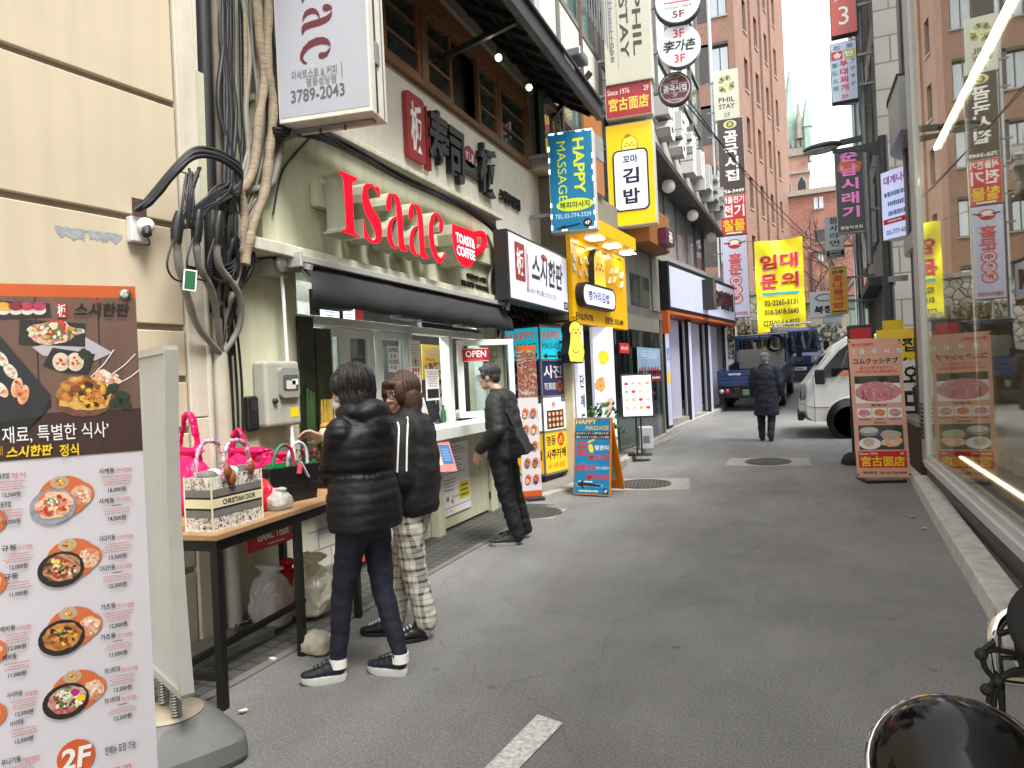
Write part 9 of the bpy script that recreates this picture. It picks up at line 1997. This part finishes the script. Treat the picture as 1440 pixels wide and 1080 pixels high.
for k in (0,1):
    pts=arc([[(.14,.06,1.352),(.205,.088,1.30),(.247,.097,1.2),(.276,.10,1.05)],[(.175,.0,1.352),(.24,.048,1.30),(.284,.06,1.2),(.316,.06,1.05)]][k],8); b.tube(pts,.006,PRW,6)
b.build('sleeve_stripe',t)
b=MB(); 
for s,a,hp in ((1,anL,hip[0]),(-1,anR,hip[1])): k_=V(hp).lerp(a,.5)+V((0,-.02,0)); capsule(b,[(s*.07,.01,.83),hp,k_,a+V((0,0,.02))],[.112,.105,.082,.068])
sculpt(b,.011,2,lambda c,n:wrinkle(c,1.0,.010),'trousers',t,chk)
for a,c in ((h1,t1),(h2,t2)): A_,B_=X@a,X@c; B_=A_+(B_-A_).normalized()*.225; shoe(t,A_,B_,0,BLACK,mat('black_sole','#161617',.7,var=.1),.022,.075,.042,PRW)
b=MB()
for a,c in ((h1,t1),(h2,t2)): A_,B_=X@a,X@c; d=(B_-A_).normalized(); b.tube(arc([A_+V((0,0,.03))-d*.002+V((d.y,-d.x,0))*.03,A_+V((0,0,.07))-d*.006,A_+V((0,0,.03))-d*.002-V((d.y,-d.x,0))*.03],5),.004,PRW,5)
b.build('shoe_trim',t)
# ---------------- man in glasses at the counter
t=thing('person','man in glasses and dark clothes standing at the counter with a hand in his pocket','person',(-2.60,6.22,0),R(-88)); X=xf(t)
M=rotM((0,-.10,1.59),R(2),R(4)); ns=(0,-.02,1.46); sh=[(.18,.02,1.37),(-.18,.02,1.37)]; el=[(.25,.09,1.09),(-.25,.05,1.09)]; wr=[V((.262,-.13,.905)),V((-.2,-.16,.93))]; el[0]=(.275,.07,1.1)
hL,tL=PZ(740,756),PZ(712,757); hR,tR=PZ(729,766),PZ(690,768)
anN=X@hR; anF=X@hL; anN.z=anF.z=.09; hip=[(.09,0,.87),(-.09,0,.87)]
body(t,M,ns,sh,el,wr,hip,[V(hip[0]).lerp(anN,.5)+V((0,-.02,0)),V(hip[1]).lerp(anF,.5)+V((0,-.02,0))],[anN,anF],[((-.15,-.35,-.9),(.8,-.2,0),.5),((0,-.4,-.9),(-1,0,0),.5)])
hair(t,M,'short',HAIRS); eyes(t,M); glasses_(t,M,DKGREY)
b=MB(); torso(b,[(.81,.185,.15,.03,0),(.86,.195,.155,.03,0),(1.0,.2,.15,.03,0),(1.15,.205,.15,.02,0),(1.28,.21,.145,.015,0),(1.38,.19,.12,.01,0),(1.44,.11,.09,0,0),(1.48,.075,.08,-.01,0)])
capsule(b,[sh[0],el[0],V(wr[0])+V((.01,.03,.03))],[.09,.078,.058]); capsule(b,[sh[1],el[1],wr[1]],[.088,.075,.055])
# jacket tail pushed out behind by the arm
b.loft([[V(p) for p in ((.16,.10,1.34),(.05,.16,1.34),(-.1,.14,1.3),(-.1,.05,1.3),(.12,.03,1.3))],[V(p) for p in ((.20,.24,1.05),(.06,.27,1.05),(-.12,.2,1.05),(-.12,.05,1.05),(.14,.05,1.05))],[V(p) for p in ((.22,.34,.88),(.06,.36,.90),(-.14,.26,.86),(-.14,.06,.84),(.14,.08,.83))]],None,False)
sculpt(b,.011,3,lambda c,n:wrinkle(c,.9,.010),'jacket',t,mat('dark_jacket','#131314',.7,var=.25,scale=12,bump=.15,bscale=120))
b=MB(); capsule(b,[(.07,.0,.9),hip[0],V(hip[0]).lerp(anN,.5)+V((0,-.02,0)),anN+V((0,0,.0))],[.12,.11,.085,.066]); capsule(b,[(-.07,.0,.9),hip[1],V(hip[1]).lerp(anF,.5)+V((0,-.02,0)),anF],[.12,.11,.085,.066])
sculpt(b,.011,2,lambda c,n:wrinkle(c,1.1,.011),'trousers',t,mat('black_trousers','#101013',.75,var=.25,scale=12))
gs1=mat('trainer_grey','#2c2b2a',.7,var=.4,scale=40)
for a,c in ((hL,tL),(hR,tR)): A_,B_=X@a,X@c; B_=A_+(B_-A_).normalized()*.27; shoe(t,A_,B_,0,gs1,mat('trainer_sole','#8f8c84',.7,var=.1),.03,.085,.047,GREY)
# ---------------- man walking away
c=GS(1080,620); t=thing('person','grey haired man in a knee length navy coat walking away up the road','person',(c.x,c.y,c.z),R(176)); 
M=rotM((0,-.05,1.6),0,R(8)); ns=(0,-.01,1.47); sh=[(.19,.02,1.38),(-.19,.02,1.38)]; el=[(.255,.02,1.10),(-.255,.04,1.10)]; wr=[(.25,-.10,.90),(-.25,-.08,.90)]; hip=[(.09,0,.88),(-.09,0,.88)]
anL=V((.11,-.05,.09)); anR=V((-.07,.16,.12)); 
body(t,M,ns,sh,el,wr,hip,[(.11,-.06,.48),(-.09,.02,.48)],[anL,anR],[((0,-.5,-.9),(1,0,0),.5),((0,-.5,-.9),(-1,0,0),.5)],.009)
hair(t,M,'short',HAIRG)
b=MB(); torso(b,[(.50,.235,.19,.02,0),(.60,.235,.19,.02,0),(.85,.225,.17,.02,0),(1.1,.215,.155,.02,0),(1.28,.22,.15,.015,0),(1.38,.205,.125,.01,0),(1.45,.12,.095,.0,0),(1.52,.075,.08,-.01,0)])
capsule(b,[sh[0],el[0],wr[0]],[.09,.078,.066]); capsule(b,[sh[1],el[1],wr[1]],[.09,.078,.066])
sculpt(b,.014,3,lambda c,n:wrinkle(c,.8,.012)-(.012*max(0,1-abs(c.x)*40) if c.y>0 and c.z<.85 else 0),'coat',t,mat('navy_coat','#12172a',.75,var=.25,scale=10))
b=MB(); capsule(b,[hip[0],(.11,-.06,.48),anL],[.11,.082,.066]); capsule(b,[hip[1],(-.09,.02,.48),anR],[.11,.082,.066]); sculpt(b,.012,2,lambda c,n:wrinkle(c,1.1,.01),'trousers',t,mat('charcoal_trousers','#1d1f23',.8,var=.2))
for an,z in ((anL,0),(anR,.02)): shoe(t,(an.x,an.y+.06),(an.x,an.y-.21),z,BLACK,BLACK,.022,.08,.045)
# ---------------- shop worker behind the window
p=PX(612,560,-4.15); t=thing('person','shop worker in a white top and dark apron half hidden behind the serving window','person',(-4.15,p.y,-.02),R(75)); X=xf(t)
hw_=X@PX(606,583,-3.75); M=rotM((0,-.03,1.56),R(10),R(14)); ns=(0,0,1.43); sh=[(.17,.02,1.34),(-.17,.02,1.34)]; wrR=hw_+V((0,.08,.01)); el=[(.24,.0,1.08),(-.24,-.05,1.12)]; wr=[(.12,-.28,1.2),wrR]; 
body(t,M,ns,sh,el,wr,[(.08,0,.85),(-.08,0,.85)],[(.09,0,.47),(-.09,0,.47)],[(.09,.02,.09),(-.09,.02,.09)],[((0,-1,0),(0,0,1),.4),((0.2,-1,-.05),(0,0,1),.35)],.008)
hair(t,M,'bob',HAIRK); eyes(t,M)
b=MB(); torso(b,[(.80,.19,.14,.01,0),(1.0,.18,.135,.0,0),(1.2,.19,.14,0,0),(1.32,.175,.12,.01,0),(1.40,.09,.085,.0,0)]); capsule(b,[sh[0],el[0],wr[0]],[.078,.066,.05]); capsule(b,[sh[1],el[1],V(el[1]).lerp(wrR,.6)],[.078,.066,.05]); sculpt(b,.012,2,lambda c,n:wrinkle(c,1,.008),'shirt',t,mat('white_shirt','#b9b7b0',.75,var=.06))
b=MB(); torso(b,[(.45,.2,.15,-.01,0),(.8,.196,.146,0,0),(1.1,.187,.142,-.006,0)]); sculpt(b,.012,2,None,'apron',t,BLACK)
b=MB(); 
for s in (-1,1): b.bar((s*.09,-.143,1.08),(s*.07,-.1,1.38),.03,.008,BLACK)
b.build('apron_strap',t)
b=MB(); capsule(b,[(.08,0,.85),(.09,0,.47),(.09,.02,.05)],[.1,.075,.06]); capsule(b,[(-.08,0,.85),(-.09,0,.47),(-.09,.02,.05)],[.1,.075,.06]); sculpt(b,.014,2,None,'trousers',t,mat('charcoal_trousers','#1d1f23'))
print('MESHES',len(bpy.data.objects))
